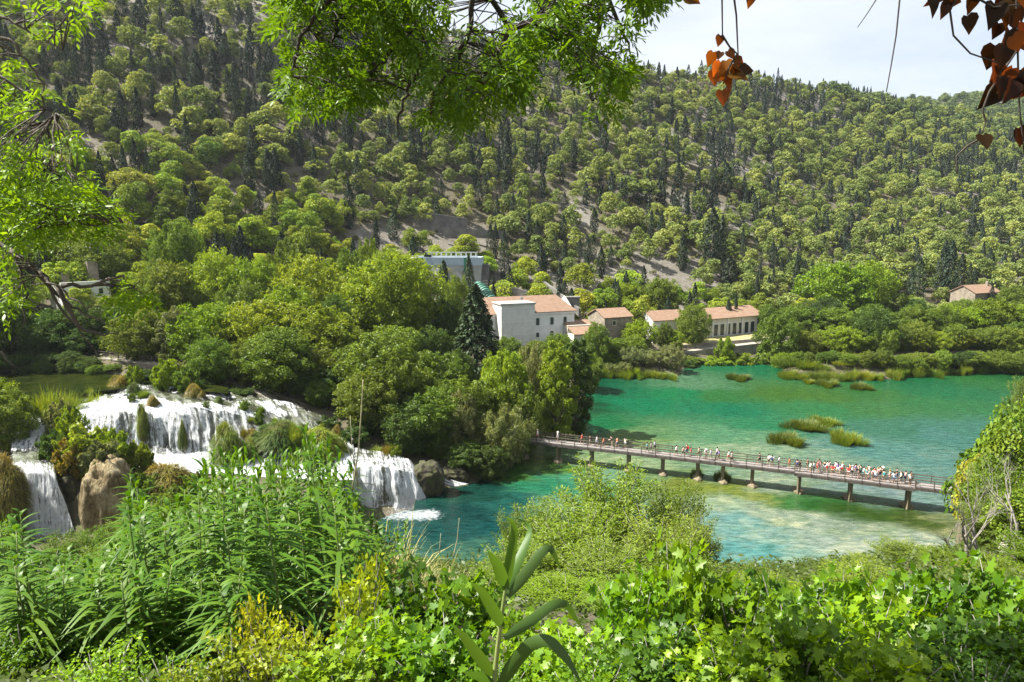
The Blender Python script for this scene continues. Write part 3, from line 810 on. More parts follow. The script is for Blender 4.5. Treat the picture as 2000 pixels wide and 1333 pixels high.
def make_tuft(k, n=1400, w=4.0, h=1.5, blade=.05, droop=.45, splay=.55, base=1.0, mat='grass', seg=3, lumpy=.15):
    """dense clump of grass or rushes on a rounded base"""
    a = rng.random(n) * 2 * PI; r = np.sqrt(rng.random(n)) * w * .5 * .8
    lump = 1 + lumpy * np.sin(a * 3 + k) + lumpy * .7 * np.sin(a * 5 + 2 * k)
    C = np.stack([np.cos(a) * r * lump, np.sin(a) * r * lump, np.zeros(n)], 1)
    D = np.stack([np.cos(a) * r / (w * .4) * splay, np.sin(a) * r / (w * .4) * splay, np.ones(n)], 1) + rng.normal(size=(n, 3)) * .18
    L = h * (rng.uniform(.55, 1.1, n) + .45 * (rng.random(n) < .06)) * (1 + lumpy * np.sin(C[:, 0] * 2.2 + k) * np.cos(C[:, 1] * 2.7)) * (1 - .25 * (r / (w * .4)) ** 2 * base)
    V, Fc, vp = blades(C, D, L, blade * rng.uniform(.7, 1.4, n), droop * rng.uniform(.4, 1.5, n), seg)
    tint = np.repeat(np.clip(.5 + .3 * np.sin(C[:, 0] * 2 + k) * np.cos(C[:, 1] * 2.3) + rng.normal(0, .22, n), 0, 1), vp)
    return Proto('tuft', h, w, {'blades': np_mesh('blades', V, Fc, [M[mat]], False, tint)})

def make_mound(k, n=2600, w=4.0, h=2.4, blade=.055, L=.7, mat='grass'):
    """domed moss cushion covered with short hanging blades"""
    d = rng.normal(size=(n, 3)); d[:, 2] = np.abs(d[:, 2]) * .9; d = unit(d)
    lump = 1 + .16 * np.sin(d[:, 0] * 5 + k) * np.sin(d[:, 1] * 4 + k)
    C = d * np.array([w * .42, w * .42, h * .85]) * lump[:, None]
    D = d + np.array([0, 0, .25]) + rng.normal(size=(n, 3)) * .3
    V, Fc, vp = blades(C, D, L * rng.uniform(.6, 1.3, n), blade * rng.uniform(.7, 1.4, n), rng.uniform(.7, 1.5, n), 3)
    tint = np.repeat(np.clip(.5 + .35 * np.sin(d[:, 0] * 4 + k) + rng.normal(0, .2, n), 0, 1), vp)
    core = bpy.data.meshes.new('core'); bm = bmesh.new(); bmesh.ops.create_icosphere(bm, subdivisions=3, radius=1)
    for v in bm.verts:
        l = 1 + .16 * math.sin(v.co.x * 5 + k) * math.sin(v.co.y * 4 + k)
        v.co = Vector((v.co.x * w * .41 * l, v.co.y * w * .41 * l, max(-.25, v.co.z) * h * .83 * l))
    for f in bm.faces: f.smooth = True
    bm.to_mesh(core); bm.free(); core.materials.append(M['moss_core'])
    return Proto('mound', h, w, {'cushion': core, 'blades': np_mesh('blades', V, Fc, [M[mat]], False, tint)})
M['moss_core'] = plain_mat('moss', [(.3, (.03, .025, .008)), (.7, (.10, .09, .02))], 2.0, .95, .8, obj_color=False)

PINES = [make_pine(k) for k in range(8)]
PINES_FAR = [make_pine(k, True) for k in range(6)]; PINES_DIST = [make_pine(k, True, False) for k in range(3)]
CYPS = [make_cypress(k) for k in range(5)]
CYPS_FAR = [make_cypress(k, True) for k in range(3)]
BROADS = [make_broad(k, 46 + 2 * k, 330, .28, 9, 9 + .5 * (k % 3), .0 + .04 * (k % 2), irr=.5) for k in range(6)]
TALLS = [make_broad(20 + k, 44, 300, .28, 12, 6.0, .02, irr=.5) for k in range(2)]
PLANE = make_broad(31, 95, 330, .33, 16, 13, .12, irr=.6, upb=.3)
WILLOWS = [make_broad(40 + k, 30, 330, .30, 5, 7, .02, aspect=.28, mat='leaf', bark='grey_bark', flat=.85) for k in range(3)]
BUSHES = [make_broad(50 + k, 20, 170, .20, 2.4, 3.2, .02, flat=.85) for k in range(4)]
CONIFER = make_conifer(0)
TUFTS = [make_tuft(k) for k in range(3)]
RUSHES = [make_tuft(10 + k, 2100, 4.0, 1.25, .05, .22, .42, .4, lumpy=.34) for k in range(3)]
MOUNDS = [make_mound(k) for k in range(3)]

def plant(p, name, loc, h, w, color, label, cat, group=None, rz=None, trunk_color=None, depth=None):
    """a plant thing: an Empty at its base with trunk / crown (or blades) parts; h, w real size in metres"""
    o = empty(name, loc, random.random() * 2 * PI if rz is None else rz, (w / p.w, (depth or w) / p.w, h / p.h))
    for nm, me in p.parts.items():
        if me is None: continue
        c = link(nm, me, o); c.color = tuple(color) + (1,)
    tag(o, label, cat, group)
    return o

def jit(c, a=.12, rgbj=.06):
    k = 1 + random.uniform(-a, a)
    return tuple(max(.002, x * k * (1 + random.uniform(-rgbj, rgbj))) for x in c)

# rectangles (px0, row0, px1, row1, depth) that trees standing in front must not cover
KEEP = [(1030, 585, 1125, 662, 188), (960, 585, 1032, 664, 184), (1122, 598, 1238, 662, 186), (1272, 600, 1352, 632, 205), (1352, 594, 1492, 664, 208), (900, 586, 962, 618, 188),
        (1900, 553, 1955, 574, 245), (1880, 560, 1905, 574, 245), (800, 487, 945, 552, 222), (785, 420, 905, 445, 255), (115, 535, 216, 582, 158), (925, 550, 962, 588, 195)]
ROCKY = [(680, 445, 960, 490), (960, 520, 1010, 585), (1235, 495, 1305, 545), (1310, 485, 1400, 585), (1130, 530, 1260, 602), (1260, 545, 1330, 600), (1040, 545, 1130, 585)]

def covers_keep(x, y, z0, h, w, frac=.25):
    px, r0 = proj(x, y, z0); _, r1 = proj(x, y, z0 + h); hw = w / y * FPX * .5
    for a, b, c, d, yy in KEEP:
        if y < yy and px + hw * .6 > a and px - hw * .6 < c and r1 < d - 2 and r0 > b: return True
    return False
# ================================================================== WOODED HILLSIDE
def zone_of(px, row):
    if row < 150 and px < 560: return 'high up below the bare pinkish scree'
    if px < 420: return 'on the steep slope above the white ruined house' if row > 250 else 'on the upper flank of the steep hill'
    if px < 700: return 'above the grey terrace wall' if row > 230 else 'on the upper flank beneath the ash branch'
    if px < 960: return 'around the long concrete retaining wall' if row > 330 else 'high over the concrete retaining wall'
    if px < 1260: return 'on the hillside behind the white mill building' if row > 300 else 'up the middle slope near the open ridge'
    if px < 1560: return 'on the scree slope behind the long tiled house' if row > 330 else 'near the skyline ridge under the red ivy sprig'
    return 'on the lower slope above the lakeside wood' if row > 380 else 'on the hazy far hill'

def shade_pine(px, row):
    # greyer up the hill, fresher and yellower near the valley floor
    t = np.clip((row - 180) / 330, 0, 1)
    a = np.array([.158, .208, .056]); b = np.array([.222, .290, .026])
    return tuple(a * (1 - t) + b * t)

def scatter_hill():
    pts = []; cell = {}
    def ok(x, y, r):
        k = (int(x // 8), int(y // 8))
        for i in (-1, 0, 1):
            for j in (-1, 0, 1):
                for (a, b, q) in cell.get((k[0] + i, k[1] + j), ()):
                    if (a - x) ** 2 + (b - y) ** 2 < (r + q) ** 2: return False
        cell.setdefault(k, []).append((x, y, r)); return True
    cand = 60000
    yy = np.sqrt(rng.uniform(150 ** 2, 760 ** 2, cand)); uu = rng.uniform(-.95, .95, cand)
    xx = uu * yy
    zz = H(xx, yy); yf, zf = foot(uu); _, T = hill(xx, yy)
    den = fbm(xx / 26 + 3, yy / 26 + 8, 3); cyd = fbm(xx / 40 + 70, yy / 40 + 1, 3)
    PX, ROW = proj(xx, yy, zz)
    order = np.arange(cand)
    for i in order:
        x, y, z, px, row = xx[i], yy[i], zz[i], PX[i], ROW[i]
        if y < yf[i] + 3 or T[i] > 1.35 and y < 600: continue
        if px < -140 or px > 2140 or row < -80: continue
        rk = any(a < px < c and b < row < d for a, b, c, d in ROCKY)
        if rk and random.random() < .88: continue
        if T[i] > .5 and 330 < px < 540 and row < 110 and random.random() < .3: continue   # bare scree near the top
        bare = den[i] < .30 and px > 640
        if bare and random.random() < .75: continue
        cy = random.random() < (.13 + 1.3 * max(0, cyd[i] - .44)) * (1.15 if row < 420 else .7)
        if cy:
            kind = 'c'; h = random.uniform(8, 14); w = random.uniform(2.4, 3.9); r = 1.6
            if px < 700: h *= 1.2; w *= 1.15
        else:
            kind = 'p'; h = 4.0 + 8.2 * random.random() ** 1.25; w = h * random.uniform(.72, 1.12); r = w * .29
            if px < 620: h *= 1.12; w *= 1.15
            if row < 200: h *= .85; w *= .85
        if not ok(x, y, r): continue
        if covers_keep(x, y, z, h, w): continue
        pts.append((y, x, z, kind, h, w, px, row))
    pts.sort()
    return pts

HILL = scatter_hill()
# a few landmark cypresses standing clear of the pines: px, foot row, top row, width px, foot depth
for px, r0, r1, wpx, y in [(684, 448, 350, 20, 232), (153, 250, 168, 20, 270), (120, 240, 150, 20, 275), (490, 375, 285, 24, 245), (540, 385, 288, 26, 245), (525, 380, 290, 18, 247),
                           (700, 395, 300, 22, 250), (808, 345, 262, 18, 275), (990, 360, 255, 22, 290), (1552, 590, 492, 14, 226), (1403, 520, 445, 34, 250), (1388, 530, 405, 40, 252),
                           (1332, 530, 455, 20, 250), (985, 545, 450, 22, 232), (420, 165, 95, 26, 300), (385, 185, 95, 26, 298), (270, 70, 10, 28, 318), (440, 130, 70, 18, 305), (770, 470, 410, 26, 238),
                           (1850, 590, 470, 30, 246), (1835, 585, 480, 26, 244), (1870, 600, 495, 28, 244), (1790, 590, 500, 30, 245), (1740, 590, 520, 30, 243), (1424, 560, 500, 34, 236), (201, 116, 52, 24, 0), (275, 60, -5, 26, 0), (443, 130, 60, 18, 0), (487, 161, 103, 20, 0), (518, 182, 120, 22, 0), (540, 212, 168, 24, 0), (568, 315, 252, 14, 0), (615, 354, 282, 14, 0), (182, 259, 222, 16, 0), (240, 38, -10, 20, 0), (347, 48, -10, 24, 0), (224, 368, 306, 16, 0), (330, 160, 110, 16, 0), (90, 150, 90, 18, 0), (60, 230, 165, 18, 0), (300, 230, 175, 16, 0), (460, 250, 190, 16, 0), (600, 230, 170, 18, 0), (650, 260, 200, 16, 0),
                           (1308, 248, 210, 14, 0), (1336, 282, 224, 16, 0), (1362, 278, 226, 16, 0), (1424, 266, 216, 14, 0), (1386, 240, 204, 12, 0), (1500, 316, 262, 18, 0), (1520, 306, 260, 14, 0), (1392, 374, 312, 18, 0), (1418, 382, 318, 24, 0), (1296, 358, 296, 16, 0), (1324, 368, 316, 16, 0), (1244, 400, 352, 18, 0), (1268, 402, 350, 16, 0), (1620, 394, 350, 16, 0), (1696, 326, 290, 14, 0), (1848, 354, 308, 14, 0), (1776, 340, 296, 12, 0), (1560, 360, 318, 14, 0), (1660, 460, 410, 18, 0), (1900, 430, 380, 16, 0), (1950, 480, 420, 18, 0), (1120, 330, 270, 16, 0), (1180, 300, 240, 16, 0), (1100, 480, 420, 18, 0), (1160, 460, 405, 16, 0)]:
    p = on_ground(px, r0, 130.0); y = float(p[1]); z = h1(p[0], y); top = at_y(px, r1, y)[2]
    HILL.insert(0, (0.0 + y * .001, p[0], z, 'k', max(4, top - z), max(1.8, wpx * y / FPX), px, r0))
    # keep the pines off its front
    HILL[:] = [t for t in HILL if t[3] == 'k' or not (t[0] < y and abs(t[6] - px) < wpx * .5 + t[5] / t[0] * FPX * .35 and t[7] - t[4] / t[0] * FPX < r0 - (r0 - r1) * .3 and t[7] > r1)]

n_p = n_c = 0; far_p, far_c = [], []
for y, x, z, kind, h, w, px, row in HILL:
    z -= .25
    infr = -20 < px < 2020
    if kind == 'k':
        o = plant(random.choice(CYPS), 'cypress_tree', (x, y * 1000 if y < 1 else y, z), h, w * 1.15, jit((.024, .040, .022), .15), 'tall dark cypress standing clear ' + zone_of(px, row), 'cypress', 'cypresses on the hillside')
        n_c += 1
    elif kind == 'p':
        if n_p < 298 and infr:
            p = random.choice(PINES)
            hue = shade_pine(px, row)
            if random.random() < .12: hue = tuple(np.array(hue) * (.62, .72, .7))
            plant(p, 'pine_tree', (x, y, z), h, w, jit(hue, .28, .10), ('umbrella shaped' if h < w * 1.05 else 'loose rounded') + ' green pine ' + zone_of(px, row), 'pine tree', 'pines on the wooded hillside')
            n_p += 1
        else: far_p.append((x, y, z, h, w, row))
    else:
        if n_c < 298 and infr:
            plant(random.choice(CYPS), 'cypress_tree', (x, y, z), h, w, jit((.024, .040, .022), .2), 'narrow dark green cypress among pines ' + zone_of(px, row), 'cypress', 'cypresses on the hillside')
            n_c += 1
        else: far_c.append((x, y, z, h, w, row))
#print('HILL pines', n_p, len(far_p), 'cypress', n_c, len(far_c))

def mass(name, items, protos, mat, color, label, cat):
    Vs, Fs, Ts = [], [], []; off = 0
    for x, y, z, h, w, row in items:
        p = random.choice(protos); V, Fc, T = p.raw; a = random.random() * 6.28; c, s = math.cos(a), math.sin(a); k = w / p.w
        Q = np.empty_like(V)
        Q[:, 0] = (V[:, 0] * c - V[:, 1] * s) * k + x; Q[:, 1] = (V[:, 0] * s + V[:, 1] * c) * k + y; Q[:, 2] = V[:, 2] * h / p.h + z
        Vs.append(Q); Fs.append(Fc + off); off += len(V); Ts.append(np.clip(T + random.uniform(-.5, .45), 0, 1.3))
    if not Vs: return
    o = link(name, np_mesh(name, np.concatenate(Vs), np.concatenate(Fs), [M[mat]], False, np.concatenate(Ts)))
    o.color = tuple(color) + (1,); o['kind'] = 'stuff'; tag(o, label, cat); return o

n = 2600
ys = rng.uniform(560, 960, n); us = rng.uniform(.38, .98, n); xs = us * ys; zs = H(xs, ys)
far_q = [(xs[i], ys[i], zs[i] - .5, h_, h_ * random.uniform(.9, 1.3), 200) for i, h_ in enumerate(rng.uniform(7, 12, n))]
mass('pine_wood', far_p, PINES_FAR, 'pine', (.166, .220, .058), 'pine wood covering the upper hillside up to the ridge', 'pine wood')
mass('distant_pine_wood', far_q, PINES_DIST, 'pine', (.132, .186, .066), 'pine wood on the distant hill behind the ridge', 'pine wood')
mass('cypress_wood', far_c, CYPS_FAR, 'cypress', (.026, .042, .026), 'dark cypresses dotted through the upper pine wood', 'cypress wood')
# low scrub between the trees
sc = []
n = 7000
ys = np.sqrt(rng.uniform(150 ** 2, 520 ** 2, n)); us = rng.uniform(-.9, .9, n); xs = us * ys
zs = H(xs, ys); yf, _ = foot(us); PX, ROW = proj(xs, ys, zs)
for i in range(n):
    if ys[i] < yf[i] + 2: continue
    rk = any(a < PX[i] < c and b < ROW[i] < d for a, b, c, d in ROCKY)
    if rk and random.random() < .7: continue
    hh = random.uniform(.8, 2.2)
    if covers_keep(xs[i], ys[i], zs[i], hh, hh * 1.5): continue
    sc.append((xs[i], ys[i], zs[i] - .2, hh, hh * random.uniform(1.1, 1.7), ROW[i]))
def lod_bush(k):
    bl = [((random.uniform(-.8, .8), random.uniform(-.8, .8), random.uniform(.5, 1.3)), (.8, .8, .6), 30, .5) for _ in range(4)]
    me, raw = crown_mesh('scrub', bl, M['leaf'], .5); return Proto('scrub', 2.0, 3.0, {'crown': me}, raw)
mass('scrub', sc, [lod_bush(k) for k in range(3)], 'leaf', (.15, .16, .06), 'low grey green scrub between the trees on the hillside', 'scrub')
# ================================================================== BUILDINGS AND WALLS
M['white_wall'] = plain_mat('white_plaster', [(.3, (.54, .54, .52)), (.6, (.66, .66, .64)), (.8, (.58, .57, .545))], .5, .85, .1, 6)
M['grey_wall'] = plain_mat('pale_grey_plaster', [(.3, (.45, .455, .435)), (.7, (.56, .565, .54))], .5, .85, .1, 6)
M['cream_wall'] = plain_mat('cream_plaster', [(.3, (.46, .44, .37)), (.7, (.58, .56, .48))], .6, .85, .1, 6)
M['dark_glass'] = plain_mat('window_glass', [(.3, (.012, .018, .016)), (.7, (.03, .04, .035))], 1.0, .15)
M['shutter'] = plain_mat('dark_green_shutter', [(.3, (.012, .03, .022)), (.7, (.02, .045, .035))], 2.0, .5)
M['concrete'] = plain_mat('weathered_concrete', [(.25, (.065, .062, .055)), (.5, (.125, .12, .108)), (.75, (.18, .172, .158))], .45, .9, .3, 7)
M['pale_concrete'] = plain_mat('pale_concrete', [(.25, (.20, .20, .19)), (.5, (.29, .29, .275)), (.75, (.36, .36, .345))], .5, .9, .3, 7)
M['blue_panel'] = plain_mat('pale_blue_panel', [(.3, (.26, .34, .41)), (.7, (.33, .41, .47))], .4, .7)
M['green_paint'] = plain_mat('green_paint', [(.3, (.015, .16, .11)), (.7, (.03, .22, .16))], .8, .5)
M['pipe'] = plain_mat('green_pipe_paint', [(.3, (.04, .14, .10)), (.7, (.07, .20, .15))], .8, .45)
M['metal'] = plain_mat('grey_metal', [(.3, (.2, .2, .2)), (.7, (.35, .35, .35))], 4, .5, metallic=.6)

def stone_mat(name, a, b, mortar, sx, sy):
    m, nt, out = new_mat(name); tc = N(nt, 'ShaderNodeTexCoord')
    geo = N(nt, 'ShaderNodeNewGeometry')
    # masonry courses follow the wall: x+y along it, z up
    sep = N(nt, 'ShaderNodeSeparateXYZ'); nt.links.new(tc.outputs['Object'], sep.inputs[0])
    u = math_n(nt, 'ADD', sep.outputs[0], math_n(nt, 'MULTIPLY', sep.outputs[1], .8))
    cb = N(nt, 'ShaderNodeCombineXYZ'); nt.links.new(u, cb.inputs[0]); nt.links.new(sep.outputs[2], cb.inputs[1])
    br = N(nt, 'ShaderNodeTexBrick', inp={'Color1': a + (1,), 'Color2': b + (1,), 'Mortar': mortar + (1,), 'Scale': 1.0, 'Mortar Size': .02, 'Brick Width': sx, 'Row Height': sy, 'Bias': -.1})
    nt.links.new(cb.outputs[0], br.inputs[0])
    n1 = noise(nt, .7, 6, .65, tc.outputs['Object'])
    col = mixrgb(nt, 1.0, br.outputs[0], ramp(nt, n1, [(.3, (.6, .6, .6)), (.7, (1.3, 1.25, 1.2))]), 'MULTIPLY')
    p = N(nt, 'ShaderNodeBsdfPrincipled', inp={'Roughness': .95}); nt.links.new(col, p.inputs['Base Color'])
    b2 = N(nt, 'ShaderNodeBump', inp={'Strength': .5, 'Distance': .04}); nt.links.new(br.outputs['Fac'], b2.inputs['Height']); b2.invert = True
    nt.links.new(b2.outputs[0], p.inputs['Normal']); nt.links.new(p.outputs[0], out.inputs[0])
    return m
M['stone'] = stone_mat('rubble_stone', (.21, .18, .14), (.28, .245, .195), (.15, .14, .12), .55, .28)
M['quay_stone'] = stone_mat('quay_stone', (.26, .24, .20), (.36, .33, .28), (.16, .15, .13), .7, .3)
M['paving'] = plain_mat('pale_paving', [(.3, (.20, .18, .14)), (.7, (.29, .265, .22))], .5, .9, .2)
M['lawn'] = plain_mat('dry_lawn', [(.3, (.16, .16, .05)), (.7, (.32, .28, .13))], .4, .95, .2)

def tile_mat():
    m, nt, out = new_mat('clay_roof_tiles'); uv = N(nt, 'ShaderNodeUVMap', uv_map='slope')
    sep = N(nt, 'ShaderNodeSeparateXYZ'); nt.links.new(uv.outputs[0], sep.inputs[0])
    wv = math_n(nt, 'SINE', math_n(nt, 'MULTIPLY', sep.outputs[0], 2 * PI / .22))
    rows = math_n(nt, 'FRACT', math_n(nt, 'MULTIPLY', sep.outputs[1], 1 / .38))
    n1 = noise(nt, .8, 6, .7, uv.outputs[0]); n2 = noise(nt, 5.0, 3, .7, uv.outputs[0])
    f = math_n(nt, 'MULTIPLY_ADD', n2, .55, math_n(nt, 'MULTIPLY', n1, .5))
    col = ramp(nt, f, [(.3, (.11, .060, .036)), (.48, (.215, .125, .075)), (.6, (.255, .170, .115)), (.75, (.29, .22, .165))])
    h = math_n(nt, 'MULTIPLY_ADD', rows, .4, wv)
    b = N(nt, 'ShaderNodeBump', inp={'Strength': .7, 'Distance': .05}); nt.links.new(h, b.inputs['Height'])
    p = N(nt, 'ShaderNodeBsdfPrincipled', inp={'Roughness': .85}); nt.links.new(col, p.inputs['Base Color']); nt.links.new(b.outputs[0], p.inputs['Normal'])
    nt.links.new(p.outputs[0], out.inputs[0]); return m
M['tile'] = tile_mat()

def roof_mesh(name, faces, thick=.18):
    """faces: list of (eave_a, eave_b, top_b, top_a) or triangles, each a tiled slope with its own thickness"""
    bm = bmesh.new(); uvl = bm.loops.layers.uv.new('slope')
    for pts in faces:
        P = [Vector(p) for p in pts]
        e = (P[1] - P[0]).normalized(); n = e.cross(P[2] - P[1]).normalized(); v = n.cross(e)
        if n.z < 0: n = -n; 
        top = [bm.verts.new(p + n * thick) for p in P]; bot = [bm.verts.new(p) for p in P]
        fs = [bm.faces.new(top), bm.faces.new(bot[::-1])]
        k = len(P)
        for i in range(k): fs.append(bm.faces.new([bot[i], bot[(i + 1) % k], top[(i + 1) % k], top[i]]))
        for f in fs:
            for l in f.loops:
                d = l.vert.co - P[0]; l[uvl].uv = (d.dot(e), d.dot(v))
    bmesh.ops.recalc_face_normals(bm, faces=bm.faces)
    me = bpy.data.meshes.new(name); bm.to_mesh(me); bm.free(); me.materials.append(M['tile']); return me

def arch_window(parent, x, y, z, w, h, mat='shutter', arch=.25, frame='white_wall', name='window'):
    """recessed opening on a wall whose face is the local plane y = const (outside is -y)"""
    g = MB(); pts = []
    n = 6 if arch > 0 else 1
    out = [(x - w / 2, z), (x + w / 2, z), (x + w / 2, z + h - arch)]
    if arch > 0:
        for i in range(1, n): a = PI * i / n; out.append((x + math.cos(a) * w / 2, z + h - arch + math.sin(a) * arch))
    out.append((x - w / 2, z + h - arch))
    g.poly([(a, y - .012, b) for a, b in out])
    wd = link(name, g.mesh('pane', [M[mat]]), parent)
    f = MB()
    t = .13
    f.box(x - w / 2 - t, x - w / 2, y - .07, y - .003, z, z + h - arch * .6); f.box(x + w / 2, x + w / 2 + t, y - .07, y - .003, z, z + h - arch * .6)
    f.box(x - w / 2 - t, x + w / 2 + t, y - .07, y - .003, z + h, z + h + t)
    link('frame', f.mesh('frame', [M[frame]]), wd)
    s = MB(); s.box(x - w / 2 - .2, x + w / 2 + .2, y - .16, y - .002, z - .14, z - .003); link('sill', s.mesh('sill', [M[frame]]), wd)
    b = MB(); b.box(x - .03, x + .03, y - .04, y - .014, z, z + h); link('mullion', b.mesh('mullion', [M[mat]]), wd)
    return wd

def frame_of(pL, rL, yL, pR, rR, zlevel):
    """local frame of a facade: left end at (pL,rL) on depth yL, the other end at the same level"""
    A = at_y(pL, rL, yL); B = at_z(pR, rR, A[2]) if zlevel is None else zlevel
    ang = math.atan2(B[1] - A[1], B[0] - A[0]); L = math.hypot(B[0] - A[0], B[1] - A[1])
    return A, ang, L

# ---- white mill / power house
A, ang, L = frame_of(1033, 612, 190, 1122, 607.6, None)
ZB = 4.0
hb = empty('mill_building', (A[0], A[1], ZB), ang); E = A[2] - ZB
tag(hb, 'white three storey mill building with arched windows and red tiled roof', 'building')
D = 13.0; XL = -17.5
w_ = MB(); w_.box(XL, L, 0, D, -1, E)
w_.poly([(L, 0, E), (L, D, E), (L, D / 2, E + 3.9)]); w_.poly([(XL, 0, E), (XL, D / 2, E + 3.9), (XL, D, E)])
link('wall', w_.mesh('wall', [M['white_wall']]), hb)
c_ = MB(); c_.box(XL - .1, L + .25, -.32, -.003, E - .55, E - .02); link('cornice', c_.mesh('cornice', [M['white_wall']]), hb)
rf = link('roof', roof_mesh('roof', [((XL - .3, -.5, E + .02), (L + .5, -.5, E + .02), (L - 3.0, D / 2, E + 4.1), (XL - .3, D / 2, E + 4.1)), ((L + .5, D + .5, E + .02), (XL - .3, D + .5, E + .02), (XL - .3, D / 2, E + 4.1), (L - 3.0, D / 2, E + 4.1)),
     ((L + .5, -.5, E + .02), (L + .5, D + .5, E + .02), (L - 3.0, D / 2, E + 4.1))]), hb)
for i, (fx) in enumerate((.19, .50, .79)):
    arch_window(hb, L * fx, 0, E - 3.6, 1.05, 2.1)
for i, (fx) in enumerate((.19, .50, .79)):
    arch_window(hb, L * fx, 0, E - 7.5 + (.5 if i == 0 else 0), 1.05 if i else .95, 2.1 if i else 1.35, arch=.4)
for fx in (.19, .50, .79): arch_window(hb, L * fx, 0, E - 10.8, 1.05, 1.9, arch=.4)
for fx in (-14.5, -11.5): arch_window(hb, fx, 0, E - 3.6, 1.0, 2.1)
for fx in (-14.5, -11.5): arch_window(hb, fx, 0, E - 7.5, 1.0, 2.1)
# tower block in front of the roof
tw = MB(); TX0, TX1, TY0, TH = -9.9, -.05, -4.2, E + 3.0
tw.box(TX0, TX1, TY0, 2.5, -1, TH)
t_ = link('tower', tw.mesh('tower', [M['grey_wall']]), hb)
ca = MB(); ca.box(TX0 - .25, TX1 + .25, TY0 - .25, 2.75, TH + .002, TH + .4); link('tower_cap', ca.mesh('tower_cap', [M['pale_concrete']]), t_)
pl = MB()
for k in range(1, 3): pl.box(TX0 + (TX1 - TX0) * k / 3 - .07, TX0 + (TX1 - TX0) * k / 3 + .07, TY0 - .06, TY0 - .002, 0, TH - 1.0)
for k in range(4): 
    for q in range(3):
        a0 = TX0 + (TX1 - TX0) * q / 3 + .09; a1 = TX0 + (TX1 - TX0) * (q + 1) / 3 - .09
        pl.box(a0, a1, TY0 - .05, TY0 - .002, TH - 1.0 - 3.6 * k - .07, TH - 1.0 - 3.6 * k + .07)
link('panel_strips', pl.mesh('panel_strips', [M['white_wall']]), t_)
an = MB(); an.tube([(-2.2, 0, TH + .4), (-2.2, 0, TH + 2.6)], .06, 5)
an.bar((-3.0, 0, TH + 2.3), (-.9, 0, TH + 2.6), .07, .07); an.bar((-2.2, -.6, TH + 1.6), (-2.2, .6, TH + 1.6), .07, .3); an.bar((-2.6, 0, TH + 1.2), (-1.8, 0, TH + 1.2), .3, .5)
tag(link('mast', an.mesh('mast', [M['metal']])), 'small grey mast on the flat top of the white tower', 'mast')
bpy.data.objects['mast'].matrix_world = Matrix.Translation((A[0], A[1], ZB)) @ Matrix.Rotation(ang, 4, 'Z')

# ---- low annex beside it
A2, an2, L2 = frame_of(1121, 655, 188, 1168, 652, None)
ax = empty('stone_annex', (A2[0], A2[1], A2[2] - 4.2), an2); tag(ax, 'low cream annex with pink tiled roof between the white mill and stone house', 'house')
w_ = MB(); w_.box(0, L2, 0, 7.5, -2, 4.2); w_.box(0.01, L2 - .01, 4, 7.5, 4.2, 6.3); link('wall', w_.mesh('wall', [M['cream_wall']]), ax)
link('roof', roof_mesh('roof', [((-.1, -.45, 4.22), (L2 + .5, -.45, 4.22), (L2 + .5, 7.6, 7.2), (-.1, 7.6, 7.2))]), ax)
arch_window(ax, 1.2, 0, .9, 1.0, 1.5, 'dark_glass', .4, 'cream_wall'); dr = MB(); dr.box(L2 - 1.5, L2 - .4, -.02, .1, 0, 2.3); link('door', dr.mesh('door', [M['shutter']]), ax)

# ---- rubble stone house
A3, an3, L3 = frame_of(1181, 622, 197, 1234, 618.5, None)
sh = empty('stone_house', (A3[0], A3[1], ZB), an3); E3 = A3[2] - ZB; D3 = 9.0
tag(sh, 'old rubble stone house with pale tiled gable roof and one small window', 'house')
w_ = MB(); w_.box(0, L3, 0, D3, -2, E3); w_.poly([(0, 0, E3), (0, D3 / 2, E3 + 2.0), (0, D3, E3)]); w_.poly([(L3, 0, E3), (L3, D3, E3), (L3, D3 / 2, E3 + 2.0)])
link('wall', w_.mesh('wall', [M['stone']]), sh)
link('roof', roof_mesh('roof', [((-.4, -.45, E3 - .05), (L3 + .4, -.45, E3 - .05), (L3 + .4, D3 / 2, E3 + 2.15), (-.4, D3 / 2, E3 + 2.15)), ((L3 + .4, D3 + .45, E3 - .05), (-.4, D3 + .45, E3 - .05), (-.4, D3 / 2, E3 + 2.15), (L3 + .4, D3 / 2, E3 + 2.15))]), sh)
arch_window(sh, L3 * .35, 0, E3 - 2.2, 1.1, 1.2, 'dark_glass', 0, 'cream_wall'); arch_window(sh, L3 * .75, 0, .4, 1.2, 2.2, 'shutter', 0, 'cream_wall', 'door')

# ---- long tiled house with the row of tall windows, and its lower wing
A4, an4, L4 = frame_of(1388, 622, 215, 1486, 614, None)
lh = empty('long_house', (A4[0], A4[1], ZB + .1), an4); E4 = A4[2] - ZB - .1; D4 = 11.0
tag(lh, 'long cream house with tall dark windows and shallow tiled roof above the quay', 'house')
w_ = MB(); X4 = -3.5
w_.box(X4, L4, 0, D4, -2, E4); w_.poly([(X4, 0, E4), (X4, D4 / 2, E4 + 2.2), (X4, D4, E4)]); w_.poly([(L4, 0, E4), (L4, D4, E4), (L4, D4 / 2, E4 + 2.2)])
link('wall', w_.mesh('wall', [M['cream_wall']]), lh)
link('roof', roof_mesh('roof', [((X4 - .5, -1.0, E4 - .3), (L4 + .6, -1.0, E4 - .3), (L4 + .6, D4 / 2, E4 + 2.4), (X4 - .5, D4 / 2, E4 + 2.4)), ((L4 + .6, D4 + .8, E4 - .3), (X4 - .5, D4 + .8, E4 - .3), (X4 - .5, D4 / 2, E4 + 2.4), (L4 + .6, D4 / 2, E4 + 2.4))]), lh)
nw = 7
